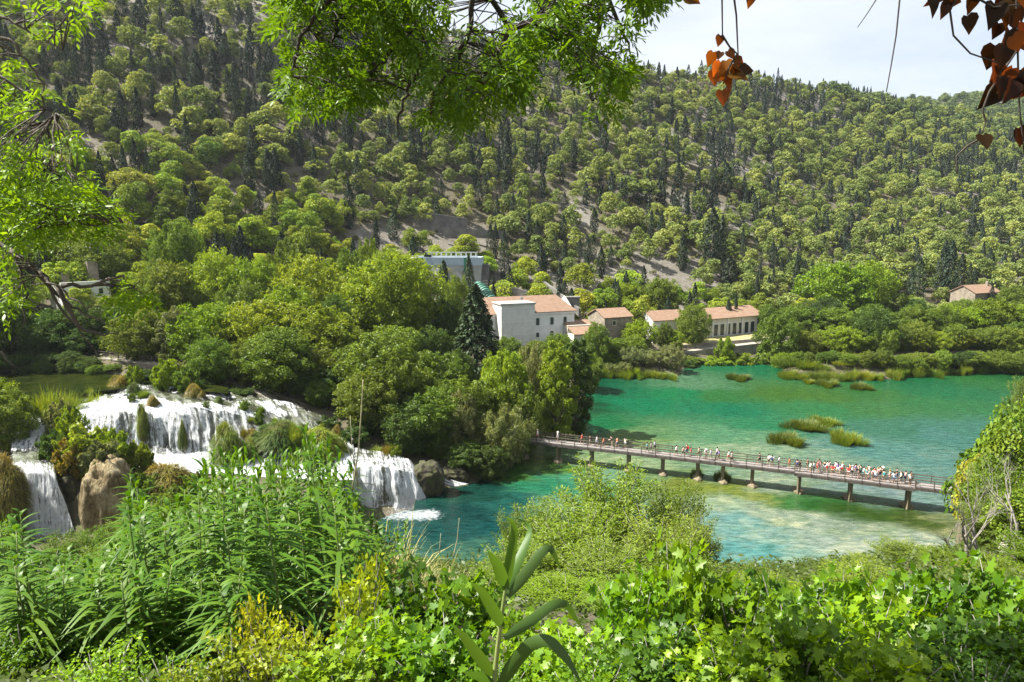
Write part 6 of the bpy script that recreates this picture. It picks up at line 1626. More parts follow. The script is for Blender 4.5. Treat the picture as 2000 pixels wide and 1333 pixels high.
PL = [(996, 1.2, 'R', 'walk', 0, 'grey', 'black', 'dark', SH), (1003, .7, 'L', 'walk', 1, 'pink', 'denim', 'brown', SH), (1007, 1.7, 'R', 'stand', 0, 'white', 'navy', 'dark', SH), (1013, 1.0, 'R', 'walk', 1, 'red', 'black', 'dark', SH), (1019, 1.6, 'L', 'walk', 0, 'navy', 'khaki', 'brown', SH),
      (1045, 1.3, 'R', 'walk', 1, 'white', 'pink', 'blond', W1), (1085, 1.2, 'R', 'stand', 1, 'white', 'white', 'blond', W1), (1132, 1.4, 'R', 'walk', 0, 'red', 'brown', 'dark', W1), (1149, 1.2, 'L', 'walk', 0, 'black', 'grey', 'dark', W1), (1161, 1.5, 'R', 'walk', 1, 'white', 'pale blue', 'brown', W1),
      (1175, 1.2, 'R', 'walk', 1, 'orange', 'black', 'dark', W1), (1191, 1.7, 'L', 'lean', 0, 'black', 'beige', 'brown', W1), (1201, 1.5, 'R', 'walk', 0, 'orange', 'navy', 'dark', W1), (1216, 2.0, 'B', 'lean', 1, 'beige', 'grey', 'dark', W1),
      (1262, .6, 'R', 'walk', 0, 'teal', 'black', 'dark', MD), (1269, 1.0, 'R', 'walk', 1, 'grey', 'navy', 'brown', MD), (1275, 1.8, 'L', 'walk', 0, 'pale blue', 'black', 'dark', MD),
      (1319, .8, 'R', 'walk', 0, 'white', 'black', 'dark', MD), (1332, 1.0, 'R', 'walk', 1, 'pink', 'black', 'dark', MD), (1338, 1.7, 'L', 'walk', 0, 'black', 'denim', 'dark', MD), (1347, .9, 'R', 'stand', 1, 'red', 'grey', 'brown', MD), (1363, 1.1, 'L', 'walk', 0, 'beige', 'brown', 'dark', MD),
      (1378, .6, 'F', 'lean', 0, 'white', 'grey', 'brown', MD), (1386, 1.2, 'R', 'walk', 1, 'pale blue', 'white', 'blond', MD), (1398, 1.8, 'R', 'walk', 0, 'white', 'denim', 'dark', MD), (1402, 1.2, 'L', 'walk', 1, 'purple', 'black', 'dark', MD), (1421, 1.4, 'R', 'walk', 1, 'white', 'red', 'brown', MD), (1428, .6, 'R', 'walk', 0, 'grey', 'black', 'dark', MD),
      (1482, 1.5, 'R', 'walk', 0, 'black', 'black', 'dark', MD), (1500, 1.7, 'R', 'walk', 1, 'white', 'black', 'dark', MD), (1507, 1.1, 'B', 'hip', 0, 'pale blue', 'grey', 'brown', MD), (1521, 1.5, 'R', 'stand', 1, 'white', 'navy', 'dark', MD), (1541, 1.3, 'R', 'stand', 1, 'orange', 'orange', 'dark', MD),
      (1556, .2, 'B', 'stand', 0, 'navy', 'black', 'dark', CR1), (1562, .4, 'L', 'hip', 0, 'black', 'navy', 'dark', CR1), (1576, 1.9, 'R', 'stand', 1, 'brown', 'black', 'brown', CR1), (1582, .3, 'R', 'stand', 0, 'white', 'khaki', 'dark', CR1), (1589, .4, 'L', 'hip', 0, 'pale blue', 'navy', 'dark', CR1),
      (1596, 1.1, 'R', 'stand', 1, 'red', 'red', 'dark', CR1), (1602, 1.3, 'L', 'stand', 1, 'pink', 'white', 'brown', CR1), (1610, 1.6, 'B', 'stand', 0, 'black', 'white', 'dark', CR1), (1615, 1.4, 'R', 'photo', 0, 'white', 'red', 'dark', CR1), (1620, 1.9, 'R', 'stand', 1, 'navy', 'white', 'dark', CR1), (1625, .2, 'B', 'hip', 1, 'red', 'khaki', 'dark', CR1),
      (1632, 1.7, 'R', 'stand', 0, 'white', 'brown', 'brown', CR1), (1636, 1.4, 'B', 'stand', 1, 'purple', 'white', 'dark', CR1), (1640, .4, 'L', 'stand', 0, 'navy', 'beige', 'dark', CR1), (1599, 1.9, 'B', 'photo', 0, 'grey', 'denim', 'dark', CR1), (1645, 1.8, 'R', 'stand', 1, 'pale blue', 'pink', 'blond', CR1),
      (1656, .4, 'B', 'stand', 1, 'red', 'pink', 'dark', CR2), (1660, 1.5, 'L', 'stand', 0, 'orange', 'brown', 'dark', CR2), (1664, .6, 'R', 'hip', 0, 'white', 'black', 'grey', CR2), (1670, 1.7, 'R', 'stand', 1, 'purple', 'grey', 'brown', CR2), (1676, .4, 'L', 'stand', 0, 'black', 'grey', 'dark', CR2), (1681, 1.6, 'B', 'photo', 0, 'green', 'black', 'dark', CR2),
      (1687, 1.0, 'R', 'stand', 1, 'white', 'teal', 'dark', CR2), (1692, .5, 'B', 'stand', 0, 'teal', 'beige', 'blond', CR2), (1698, 1.5, 'L', 'stand', 1, 'grey', 'white', 'brown', CR2), (1703, .3, 'R', 'hip', 1, 'pink', 'khaki', 'dark', CR2), (1709, .2, 'B', 'stand', 0, 'white', 'denim', 'brown', CR2), (1708, 1.6, 'R', 'stand', 1, 'red', 'white', 'dark', CR2),
      (1715, 1.2, 'L', 'stand', 0, 'pink', 'grey', 'blond', CR2), (1720, 1.7, 'R', 'photo', 0, 'beige', 'navy', 'brown', CR2), (1726, .3, 'B', 'stand', 0, 'brown', 'khaki', 'dark', CR2), (1725, 1.8, 'R', 'stand', 1, 'green', 'beige', 'brown', CR2), (1673, 1.9, 'B', 'stand', 0, 'white', 'purple', 'dark', CR2), (1696, 1.9, 'B', 'lean', 1, 'black', 'red', 'dark', CR2),
      (1738, 1.0, 'R', 'stand', 1, 'beige', 'pink', 'blond', CR3), (1745, .2, 'B', 'hip', 0, 'pale blue', 'denim', 'dark', CR3), (1753, 1.8, 'R', 'walk', 0, 'black', 'denim', 'dark', CR3), (1760, .8, 'L', 'walk', 1, 'white', 'black', 'brown', CR3), (1769, 1.1, 'R', 'stand', 0, 'pink', 'navy', 'dark', CR3), (1777, .2, 'F', 'stand', 0, 'white', 'black', 'dark', 'by the crowd tail'), (1780, 1.4, 'R', 'hip', 0, 'black', 'black', 'dark', CR3),
      (1873, 1.5, 'L', 'walk', 0, 'orange', 'denim', 'dark', 'at the far bridge landing'), (1884, 1.0, 'L', 'walk', 1, 'green', 'khaki', 'brown', 'at the far bridge landing')]
for i, a in enumerate(PL):
    hat = {5: 'beige', 6: 'white', 22: 'white', 33 + 18: 'grey', 57: 'beige', 64: 'white'}.get(i)
    pack = {8: 'black', 19: 'red', 30: 'navy', 46: 'red', 52: 'grey', 63: 'teal', 70: 'black'}.get(i)
    person(*a, hat=hat, pack=pack, k=random.uniform(.96, 1.07) * (.97 if a[4] else 1.02))
p = at_y(323, 716, 117.4); person(0, 0, 'L', 'stand', 0, 'pink', 'black', 'dark', 'behind the pool wall fence', pos=Vector((p[0], 119.2, p[2] - .3)))
p = at_y(331, 717, 117.2); person(0, 0, 'R', 'stand', 1, 'white', 'grey', 'brown', 'behind the pool wall fence', pos=Vector((p[0], 119.0, p[2] - .3)))
p = at_y(1369, 662, 213); person(0, 0, 'L', 'walk', 0, 'navy', 'black', 'dark', 'on the grass terrace of the long house', pos=Vector((p[0], 211, 3.2)))
# ================================================================== VEGETATION ON THE NEAR SLOPE
def leaf_poly(out2d, C, Nn, T, S, curl=.25, tint=None, name='leaves', mats=None, midrib=True):
    """flat outlines (k,2) with the stalk at the origin, tip along +y, as fans bent along the midrib"""
    o = np.array(out2d, float); k = len(o); n = len(C)
    Nn = unit(Nn); T = unit(T - Nn * (T * Nn).sum(1, keepdims=True)); Bv = np.cross(T, Nn)
    ctr = np.array([[0, .42]]); P = np.concatenate([ctr, o]); S = np.broadcast_to(S, (n,))
    cu = curl * rng.uniform(.3, 1.6, n)
    z = -(P[None, :, 1] ** 2) * cu[:, None] * .55 + np.abs(P[None, :, 0]) * cu[:, None] * .7
    V = C[:, None] + S[:, None, None] * (Bv[:, None] * P[None, :, 0, None] + T[:, None] * P[None, :, 1, None] + Nn[:, None] * z[..., None])
    b = np.arange(n)[:, None] * (k + 1); i = np.arange(k)[None, :]
    Fc = np.stack([np.broadcast_to(b, (n, k)), b + 1 + i, b + 1 + (i + 1) % k], -1).reshape(-1, 3)
    tn = np.repeat(rng.random(n) if tint is None else tint, k + 1)
    return V.reshape(-1, 3), Fc, tn
FIG = [(.03, 0), (.22, -.10), (.44, .10), (.27, .28), (.52, .56), (.19, .58), (.14, .80), (0, 1.02)]
FIG = FIG + [(-x, y) for x, y in FIG[::-1][1:]]
IVY = [(.0, .02), (.22, -.10), (.46, .06), (.50, .34), (.30, .66), (.10, .92), (0, 1.05), (-.10, .92), (-.32, .64), (-.50, .32), (-.45, .05), (-.2, -.1)]
LENS = [(0, 0), (.11, .25), (.15, .5), (.10, .78), (0, 1), (-.10, .78), (-.15, .5), (-.11, .25)]
OVAL = [(0, 0), (.2, .15), (.33, .42), (.26, .75), (0, 1), (-.26, .75), (-.33, .42), (-.2, .15)]
LOBE = [(.03, 0), (.24, .08), (.34, .30), (.22, .38), (.40, .62), (.22, .68), (.16, .88), (0, 1.0), (-.16, .88), (-.22, .68), (-.40, .62), (-.22, .38), (-.34, .30), (-.24, .08)]

def shrub_proto(k, outline, nstem, per, size, h, w, mat='gloss_leaf', name='leaves', stem='grey_bark', low=.22, curl=.3, up=(-.5, .25), thick=1.0, rag=.3, tight=1.0):
    Cs, Ts, Ns, Tn = [], [], [], []; g = MB()
    for s in range(nstem):
        a = s * 2.4 + k; R = w * .5 * math.sqrt((s + .4) / nstem) * random.uniform(.75, 1.05); hh = h * random.uniform(1 - rag, 1.0 + (rag - .3) * .5) * (1 - .25 * (R / (w * .5)) ** 2)
        e = Vector((math.cos(a) * R, math.sin(a) * R, hh)); m = Vector((e.x * .45, e.y * .45, hh * .62)) + Vector((random.uniform(-.1, .1), random.uniform(-.1, .1), 0))
        g.tube([(math.cos(a) * .12, math.sin(a) * .12, -.4), m, e], [.026 * thick, .018 * thick, .006 * thick], 5)
        for q in range(per):
            t = low + (1 - low) * random.random() ** .65; p = (m * (2 * t) if t < .5 else m.lerp(e, (t - .5) * 2))
            aa = random.random() * 6.28; off = random.uniform(.05, .30) * (w / 2.4) * tight; el = random.uniform(-.2, .6)
            c = p + Vector((math.cos(aa) * off, math.sin(aa) * off, el * .2))
            Cs.append(c); Ts.append((math.cos(aa), math.sin(aa), random.uniform(*up))); Ns.append((random.gauss(0, .75), random.gauss(0, .75), 1)); Tn.append(min(1, max(0, .5 + random.gauss(0, .28))))
    V, Fc, tn = leaf_poly(outline, np.array(Cs), np.array(Ns), np.array(Ts), size * rng.uniform(.6, 1.25, len(Cs)), curl, np.array(Tn))
    return Proto('shrub', h, w, {'stems': g.mesh('stems', [M[stem]], True), 'leaves': np_mesh(name, V, Fc, [M[mat]], True, tn)})
FIGS = [shrub_proto(k, FIG, 14, 54, .185, 1.9, 2.6, curl=.22) for k in range(5)]
YELS = [shrub_proto(10 + k, LOBE, 9, 44, .115, 1.6, 1.5, 'gloss_leaf', curl=.25) for k in range(3)]
OVLS = [shrub_proto(20 + k, OVAL, 16, 90, .085, 1.6, 2.4, 'leaf') for k in range(3)]
FINE = [shrub_proto(60 + k, LENS, 70, 230, .25, 6.0, 7.5, 'leaf', low=.12, up=(.1, 1.3), thick=1.4, rag=.62, tight=.5) for k in range(3)]

def front(p, name, px, rtop, wpx, y, col, label, cat='shrub', group=None, wide=None, minh=.6):
    top = at_y(px, rtop, y); z = h1(top[0], y) - .1
    return plant(p, name, (top[0], y, z), max(minh, top[2] - z), wpx * y / FPX, jit(col, .07, .04), label, cat, group)

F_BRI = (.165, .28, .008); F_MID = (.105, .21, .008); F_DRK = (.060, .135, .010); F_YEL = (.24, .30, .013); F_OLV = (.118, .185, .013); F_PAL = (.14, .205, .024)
gF = 'fig shrubs on the near slope'
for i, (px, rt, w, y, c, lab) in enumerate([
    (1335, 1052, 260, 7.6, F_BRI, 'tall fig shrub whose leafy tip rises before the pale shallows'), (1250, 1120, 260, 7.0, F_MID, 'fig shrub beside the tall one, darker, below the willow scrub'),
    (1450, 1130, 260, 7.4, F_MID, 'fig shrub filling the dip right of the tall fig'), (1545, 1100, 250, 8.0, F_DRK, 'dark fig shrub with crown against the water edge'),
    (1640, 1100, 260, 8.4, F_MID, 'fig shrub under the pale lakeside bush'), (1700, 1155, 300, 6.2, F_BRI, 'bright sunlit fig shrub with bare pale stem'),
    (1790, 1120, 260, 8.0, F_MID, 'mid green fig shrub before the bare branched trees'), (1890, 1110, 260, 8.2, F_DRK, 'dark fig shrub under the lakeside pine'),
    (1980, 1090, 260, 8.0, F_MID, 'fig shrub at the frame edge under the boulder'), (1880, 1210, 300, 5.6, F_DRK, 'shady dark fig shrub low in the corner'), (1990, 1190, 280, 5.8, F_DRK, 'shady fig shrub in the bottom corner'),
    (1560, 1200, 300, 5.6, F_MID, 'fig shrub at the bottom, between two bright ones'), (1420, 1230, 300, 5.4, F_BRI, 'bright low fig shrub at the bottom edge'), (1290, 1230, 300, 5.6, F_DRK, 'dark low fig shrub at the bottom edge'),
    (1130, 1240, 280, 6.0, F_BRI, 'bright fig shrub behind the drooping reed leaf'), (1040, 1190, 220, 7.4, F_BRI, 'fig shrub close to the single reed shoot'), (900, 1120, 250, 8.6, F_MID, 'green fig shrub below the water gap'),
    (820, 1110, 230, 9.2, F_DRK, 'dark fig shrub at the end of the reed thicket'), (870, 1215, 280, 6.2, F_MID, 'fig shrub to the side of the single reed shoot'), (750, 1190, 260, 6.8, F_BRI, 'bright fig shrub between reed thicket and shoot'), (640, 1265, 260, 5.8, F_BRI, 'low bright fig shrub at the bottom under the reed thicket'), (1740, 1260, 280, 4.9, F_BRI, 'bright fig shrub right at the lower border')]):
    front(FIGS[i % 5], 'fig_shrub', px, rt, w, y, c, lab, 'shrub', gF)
gY = 'yellowish saplings on the near slope'
for i, (px, rt, w, y, c, lab) in enumerate([(705, 1040, 120, 8.6, F_YEL, 'yellow leaved sapling beside the drop of the lower fall'), (690, 1120, 150, 7.6, F_YEL, 'yellow green sapling in front of the reed thicket edge'), (487, 1130, 90, 7.4, (.27, .29, .02), 'golden yellow sapling in the middle of the reed thicket'), (545, 1170, 110, 7.2, F_YEL, 'yellow sapling beside the golden one'),
                                     (440, 1235, 140, 6.4, (.24, .30, .02), 'lime coloured sapling low in the reed thicket'), (520, 1235, 190, 6.2, F_YEL, 'wide yellow sapling at the bottom of the reed thicket'), (600, 1195, 140, 6.8, (.24, .30, .02), 'lime coloured sapling near the yellow sapling'), (350, 1290, 120, 5.6, (.22, .28, .02), 'small lime sapling at the bottom edge')]):
    front(YELS[i % 3], 'sapling', px, rt, w, y, c, lab, 'sapling', gY)
gB = 'willow scrub below the viewpoint'
for i, (px, rt, w, y, c, lab) in enumerate([(1190, 916, 250, 46, F_OLV, 'highest olive willow bush pointing up at the footbridge'), (1060, 985, 190, 42, F_OLV, 'olive willow bush over the teal water'), (1320, 952, 150, 44, F_OLV, 'olive willow bush beside the mossy shallows'), (1010, 1000, 110, 40, F_OLV, 'small olive willow at the water edge'), (1370, 1010, 110, 40, F_PAL, 'paler willow at the side of the shallows'),
                                     (1130, 1010, 280, 36, F_OLV, 'wide olive willow in the middle of the scrub'), (1290, 1010, 220, 34, F_PAL, 'yellowish willow in the middle of the scrub'), (1010, 1075, 200, 30, F_OLV, 'olive willow behind the single reed shoot'), (1180, 1080, 260, 27, F_PAL, 'fine leaved willow lower in the scrub'), (1340, 1085, 200, 28, F_OLV, 'olive willow right behind the tall fig'),
                                     (1100, 1150, 280, 19, F_OLV, 'fine leaved olive bush behind the reed shoot leaves'), (1230, 1160, 240, 17, F_PAL, 'pale fine bush behind the low figs'), (960, 1130, 180, 20, F_OLV, 'fine leaved bush under the water gap'), (1480, 1108, 120, 24, F_OLV, 'small olive bush at the edge of pale shallows'), (1500, 1150, 260, 16, F_OLV, 'olive bush hidden behind the dark fig'), (1700, 1130, 260, 18, F_PAL, 'pale bush behind the fig row'),
                                     (1770, 1065, 150, 52, F_PAL, 'pale willow bush at the shallow shore'), (1690, 1096, 110, 50, F_PAL, 'low pale willow bush at the shallow shore'), (1640, 1110, 90, 44, F_OLV, 'low olive willow at the shallow shore'), (1850, 1090, 140, 44, F_OLV, 'olive bush under the bare branched trees'), (1950, 1110, 200, 36, F_OLV, 'olive bush below the pale boulder'), (2040, 1060, 200, 40, F_OLV, 'olive bush beyond the frame edge')]):
    front(FINE[i % 3], 'willow_scrub', px, rt, w, y, c, lab, 'bush', gB)
for i, (px, rt, w, y, c, lab) in enumerate([(40, 1075, 260, 14, F_DRK, 'dark small leaved bush under the narrow waterfall'), (150, 1190, 260, 9, F_MID, 'green small leaved bush in the lower corner'), (30, 1190, 280, 8, F_MID, 'small leaved bush at the lower corner edge'), (190, 1275, 240, 6, F_BRI, 'bright small leaved bush at the bottom'), (330, 1290, 200, 6, F_MID, 'green small leaved bush in front of the reeds'), (-40, 1010, 160, 18, F_OLV, 'olive bush at the frame edge below the fall'),
                                     (1920, 1290, 260, 4.8, F_DRK, 'dark small leaved undergrowth in the bottom corner'), (1150, 1290, 260, 4.8, F_MID, 'small leaved bush at the bottom middle'), (980, 1300, 220, 5.0, F_MID, 'small leaved bush around the reed shoot base')]):
    front(OVLS[i % 3], 'small_leaved_bush', px, rt, w, y, c, lab, 'bush', 'small leaved bushes on the near slope')

for px, rt, w, y, c, lab in ((120, 1045, 90, 66, F_OLV, 'olive bush at the foot of narrow waterfall'), (175, 1035, 90, 68, F_MID, 'green bush below the brown boulder'), (235, 1020, 110, 70, F_OLV, 'olive bush beside the brown boulder foot'), (300, 985, 110, 74, F_MID, 'green bush below the golden moss cushion'), (60, 1085, 110, 60, F_MID, 'green bush in the ravine under the narrow waterfall'), (190, 1075, 140, 56, F_OLV, 'olive bush in the ravine under the brown boulder')):
    front(FINE[0], 'ravine_bush', px, rt, w, y, c, lab, 'bush', 'bushes in the ravine')
# ---- low growth over the whole near slope (nobody could count it)
n = 135000
ys = 3 + 88 * rng.random(n) ** 1.35; us = rng.uniform(-1.0, 1.0, n); us = np.where(ys < 25, us * 1.9, us); xs = us * ys; zs = H(xs, ys); PX, ROW = proj(xs, ys, zs)
ok = (zs > .4) & ~((PX > 270) & (PX < 840) & (ys > 83)) & ~((PX < 165) & (ys > 75)) & ((np.abs(us) < .85) | (ys > 5))
xs, ys, zs = xs[ok], ys[ok], zs[ok]; n = len(xs)
sz = np.clip(.10 + ys * .006, .1, .45) * rng.uniform(.6, 1.4, n); lum = fbm(xs / 2.5, ys / 2.5, 3)
C = np.stack([xs, ys, zs + rng.random(n) ** 1.5 * (.2 + 2.0 * np.clip(lum - .35, 0, 1)) * np.clip(ys / 15, .4, 1.6) * np.where(ys > 72, .35, 1)], 1)
V, Fc = leaf_quads(C, np.stack([rng.normal(0, .5, n), rng.normal(0, .5, n), np.ones(n)], 1), sz, sz * .5)
o = link('undergrowth', np_mesh('undergrowth', V, Fc, [M['leaf']], False, np.repeat(np.clip(lum + rng.normal(0, .18, n), 0, 1), 4))); o.color = (.055, .085, .014, 1); o['kind'] = 'stuff'; tag(o, 'tangled green undergrowth covering the steep near slope', 'undergrowth')
n = 60000      # bank cover on the wooded shores
ys = rng.uniform(86, 235, n); us = rng.uniform(-1.0, 1.0, n); xs = us * ys; zs = H(xs, ys); sl = sdf(LAKE, xs, ys); ok = (zs > .12) & (sl > .2) & (sdf(POOL, xs, ys) > .5); PX, ROW = proj(xs, ys, zs)
yf, _ = foot(us); ok &= (ys < yf + 8) & ~((ys < 109) & (PX > 120) & (PX < 720)) & ~((PX > 1300) & (PX < 1560) & (ys > 196)); xs, ys, zs = xs[ok], ys[ok], zs[ok]; n = len(xs)
sz = rng.uniform(.35, .8, n); lum = fbm(xs / 4, ys / 4, 3)
C = np.stack([xs, ys, zs + rng.random(n) ** 1.4 * (.3 + 2.2 * np.clip(lum - .38, 0, 1))], 1)
V, Fc = leaf_quads(C, np.stack([rng.normal(0, .6, n), rng.normal(0, .6, n), np.ones(n)], 1), sz, sz * .55)
o = link('bank_cover', np_mesh('bank_cover', V, Fc, [M['leaf']], False, np.repeat(np.clip(lum + rng.normal(0, .18, n), 0, 1), 4))); o.color = (.10, .13, .025, 1); o['kind'] = 'stuff'; tag(o, 'low green ground cover under the trees along the shores', 'ground cover')

# ---- the giant reed thicket
def make_reed(k, h=5.2):
    nl = 27; r0 = np.random.default_rng(100 + k)
    lean = r0.uniform(-.06, .06); pts = [(lean * h * (t / 5) ** 2, .02 * math.sin(k + t), h * t / 5) for t in range(6)]
    g = MB(); g.tube([(p[0], p[1], p[2] - (.3 if i == 0 else 0)) for i, p in enumerate(pts)], [.017, .016, .014, .012, .009, .004], 5)
    Cs, Ds, Ls, Wd, Dr = [], [], [], [], []
    for i in range(nl):
        t = .25 + .75 * (i / (nl - 1)) ** .85; a = (i % 2) * PI + k * 1.1 + r0.normal(0, .45); el = .75 + .75 * t ** 3 + r0.normal(0, .12)
        z = t * h * .985; x = np.interp(z, [p[2] for p in pts], [p[0] for p in pts])
        Cs.append((x, 0, z)); Ds.append((math.cos(a) * math.cos(el), math.sin(a) * math.cos(el), math.sin(el)))
        Ls.append((.50 + .16 * math.sin(t * PI)) * r0.uniform(.8, 1.2)); Wd.append(.070 * r0.uniform(.8, 1.2)); Dr.append(max(.15, (1.75 - 1.2 * max(0, t - .65) / .35) * r0.uniform(.7, 1.25)))
    V, Fc, vp = blades(np.array(Cs), np.array(Ds), np.array(Ls), np.array(Wd), np.array(Dr), 8)
    tint = np.repeat(np.clip(r0.normal(.5, .22, nl), 0, 1), vp)
    return Proto('reed', h, 1.0, {'stem': g.mesh('stem', [M['reed_stem']], True), 'leaves': np_mesh('leaves', V, Fc, [M['reed_leaf']], True, tint)})
REEDS = [make_reed(k) for k in range(10)]
ENV = np.array([(-30, 1040), (30, 1010), (60, 1110), (110, 1075), (160, 1085), (210, 1080), (235, 1000), (258, 935), (272, 935), (290, 985), (330, 985), (365, 960), (382, 930), (400, 892), (440, 900), (475, 875), (510, 900), (560, 890), (600, 850), (625, 838), (655, 890), (690, 925), (715, 985), (760, 995), (800, 1040)], float)
cnt = 0
REED_COL = (.068, .150, .007)
for i in range(1500):
    if cnt >= 235: break
    px = random.uniform(-20, 795); y = random.uniform(9.5, 19.5)
    rt = np.interp(px, ENV[:, 0], ENV[:, 1]) + abs(random.gauss(0, 1)) ** 1.3 * 70 * (1.6 - (y - 9.5) / 10)
    top = at_y(px, rt, y); z = h1(top[0], y)
    h = top[2] - z
    if px < 230 and random.random() < .15: continue
    if px > 700 and random.random() < .6: continue
    if h < (1.5 if px < 270 else 2.2) or h > 7.0: continue
    s = h / 5.2
    plant(REEDS[i % 10], 'giant_reed', (top[0], y, z), h, random.uniform(.95, 1.25), jit(REED_COL, .12, .06), 'tall giant reed with arching green leaves in the thicket before the waterfalls', 'reed', 'giant reeds of the thicket'); cnt += 1
for i in range(52):
    px = random.uniform(20, 470); y = random.uniform(8.0, 10.0); rt = random.uniform(1110, 1260) - (10 - y) * 12; top = at_y(px, rt, y); z = h1(top[0], y)
    plant(REEDS[i % 10], 'giant_reed', (top[0], y, z), max(1.6, top[2] - z), random.uniform(.8, 1.0), jit(REED_COL, .14, .08), 'short giant reed low at the near edge of the thicket', 'reed', 'giant reeds of the thicket')
for px, rt, y in ((35, 1000, 13), (625, 835, 16), (470, 872, 17), (262, 926, 17), (398, 888, 17.5), (702, 912, 17), (345, 955, 16.5), (560, 885, 17)):
    top = at_y(px, rt, y); z = h1(top[0], y)
    plant(random.choice(REEDS), 'giant_reed', (top[0], y, z), top[2] - z, 1.15, jit(REED_COL, .1, .05), 'giant reed whose leafy head stands out above the thicket top', 'reed', 'giant reeds of the thicket')
# pale dry reeds and grasses at the thicket edge
DRYT = make_tuft(77, 420, 1.6, 2.3, .035, .75, .55, .2, 'grass', 5)
for px, rt, w, y, lab in ((735, 960, 110, 16, 'pale arching dry grass clump beside the lower fall'), (775, 1010, 90, 15, 'smaller pale dry grass clump by the teal water'), (690, 985, 90, 14.5, 'straw coloured grass clump at the thicket edge'), (870, 1075, 60, 14, 'straw coloured grass clump in the water gap')):
    front(DRYT, 'dry_grass', px, rt, w, y, (.36, .36, .13), lab, 'grass')
def stalk(pts, r, mat, name, label, cat='stalk', n=5):
    g = MB(); P = [at_y(*p) for p in pts]; k = []
    for i in range(len(P) - 1):
        for t in range(3): k.append(Vector(P[i]).lerp(Vector(P[i + 1]), t / 3))
    k.append(Vector(P[-1])); L = len(k); g.tube(k, [r * (1 - .7 * i / L) for i in range(L)], n)
    return tag(link(name, g.mesh(name, [M[mat]], True)), label, cat)
stalk([(688, 960, 15), (700, 880, 15), (706, 800, 15), (709, 742, 15)], .022, 'dry_stem', 'dry_stalk', 'long pale dry stalk standing up above the lower fall')
stalk([(700, 950, 15), (688, 880, 15), (684, 812, 15)], .016, 'dry_stem', 'dry_stalk', 'thinner dry stalk leaning beside the long pale one')
stalk([(700, 930, 15), (685, 890, 15), (673, 862, 15)], .016, 'dry_stem', 'dry_stalk', 'short dry stalk leaning at the lower fall')
stalk([(885, 1090, 13), (893, 1055, 13), (897, 1012, 13)], .012, 'dry_stem', 'dry_stalk', 'thin whitish stalk against the teal water')
stalk([(858, 1080, 13), (861, 1042, 13)], .010, 'dry_stem', 'dry_stalk', 'shorter whitish stalk against the teal water')

# ---- the single reed shoot close to the camera
def ribbon(g, pts, y0, y1, w, seg=14, twist=0.0):
    """leaf blade along sight points; its depth runs from y0 to y1"""
    P = np.array(pts, float); s = np.concatenate([[0], np.cumsum(np.linalg.norm(np.diff(P, axis=0), axis=1))]); s /= s[-1]; t = np.linspace(0, 1, seg + 1)
    # smooth the polyline
    tt = np.linspace(0, 1, 60); xs_ = np.interp(tt, s, P[:, 0]); ys_ = np.interp(tt, s, P[:, 1])
    for _ in range(12): xs_[1:-1] = (xs_[:-2] + 2 * xs_[1:-1] + xs_[2:]) / 4; ys_[1:-1] = (ys_[:-2] + 2 * ys_[1:-1] + ys_[2:]) / 4
    Q = [Vector(at_y(np.interp(a, tt, xs_), np.interp(a, tt, ys_), y0 + (y1 - y0) * a)) for a in t]
    b = len(g.v)
    for i, a in enumerate(t):
        d = (Q[min(i + 1, seg)] - Q[max(i - 1, 0)]).normalized(); view = Vector((0, .95, -.3)); side = d.cross(view).normalized(); nrm = side.cross(d)
        ang = twist * a; sd_ = side * math.cos(ang) + nrm * math.sin(ang); wd = w * min(1, .5 + a * 3) * (1 - a ** 3.2) * .5 + .0006
        up = nrm * wd * .35
        g.v += [tuple(Q[i] - sd_ * wd + up), tuple(Q[i]), tuple(Q[i] + sd_ * wd + up)]
    for i in range(seg):
        for k in (0, 1):
            g.f.append([b + i * 3 + k, b + i * 3 + k + 1, b + (i + 1) * 3 + k + 1, b + (i + 1) * 3 + k]); g.m.append(0)
rs = empty('reed_shoot', at_y(962, 1500, 2.5)); tag(rs, 'single large reed shoot with broad arching leaves close to the viewer', 'reed')
rloc = Vector(rs.location)
def under(o): o.location = -rloc; return o
g = MB(); g.tube([at_y(*p) for p in ((958, 1500, 2.5), (965, 1333, 2.5), (972, 1264, 2.5), (979, 1208, 2.5), (986, 1159, 2.5), (992, 1130, 2.5))], [.011, .010, .009, .008, .007, .005], 8); under(link('stem', g.mesh('stem', [M['reed_stem']], True), rs))
for pts, y1, w, tw in [([(985, 1155), (998, 1085), (1006, 1035), (1000, 1014), (984, 1010)], 2.3, .04, .5), ([(989, 1150), (1020, 1080), (1037, 1036), (1030, 1020), (1004, 1012)], 2.7, .04, .9), ([(986, 1148), (972, 1105), (954, 1076)], 2.25, .048, .3),
                   ([(991, 1166), (1035, 1110), (1062, 1074), (1075, 1067), (1085, 1089), (1096, 1115)], 2.6, .044, .4), ([(981, 1226), (966, 1198), (941, 1156), (918, 1136)], 2.3, .048, .3), ([(985, 1247), (1035, 1215), (1080, 1181), (1105, 1177), (1122, 1204), (1141, 1234)], 2.7, .043, .5),
                   ([(961, 1321), (931, 1279), (903, 1241), (884, 1222)], 2.3, .050, .2), ([(972, 1350), (1000, 1302), (1035, 1258), (1072, 1249), (1106, 1285), (1137, 1336)], 2.4, .054, .4), ([(962, 1345), (940, 1325), (905, 1312)], 2.3, .05, .3)]:
    g = MB(); ribbon(g, pts, 2.5, y1, w, 16, tw); o = under(link('leaf', g.mesh('leaf', [M['reed_leaf']], True), rs)); o.color = jit((.10, .175, .025), .1) + (1,)

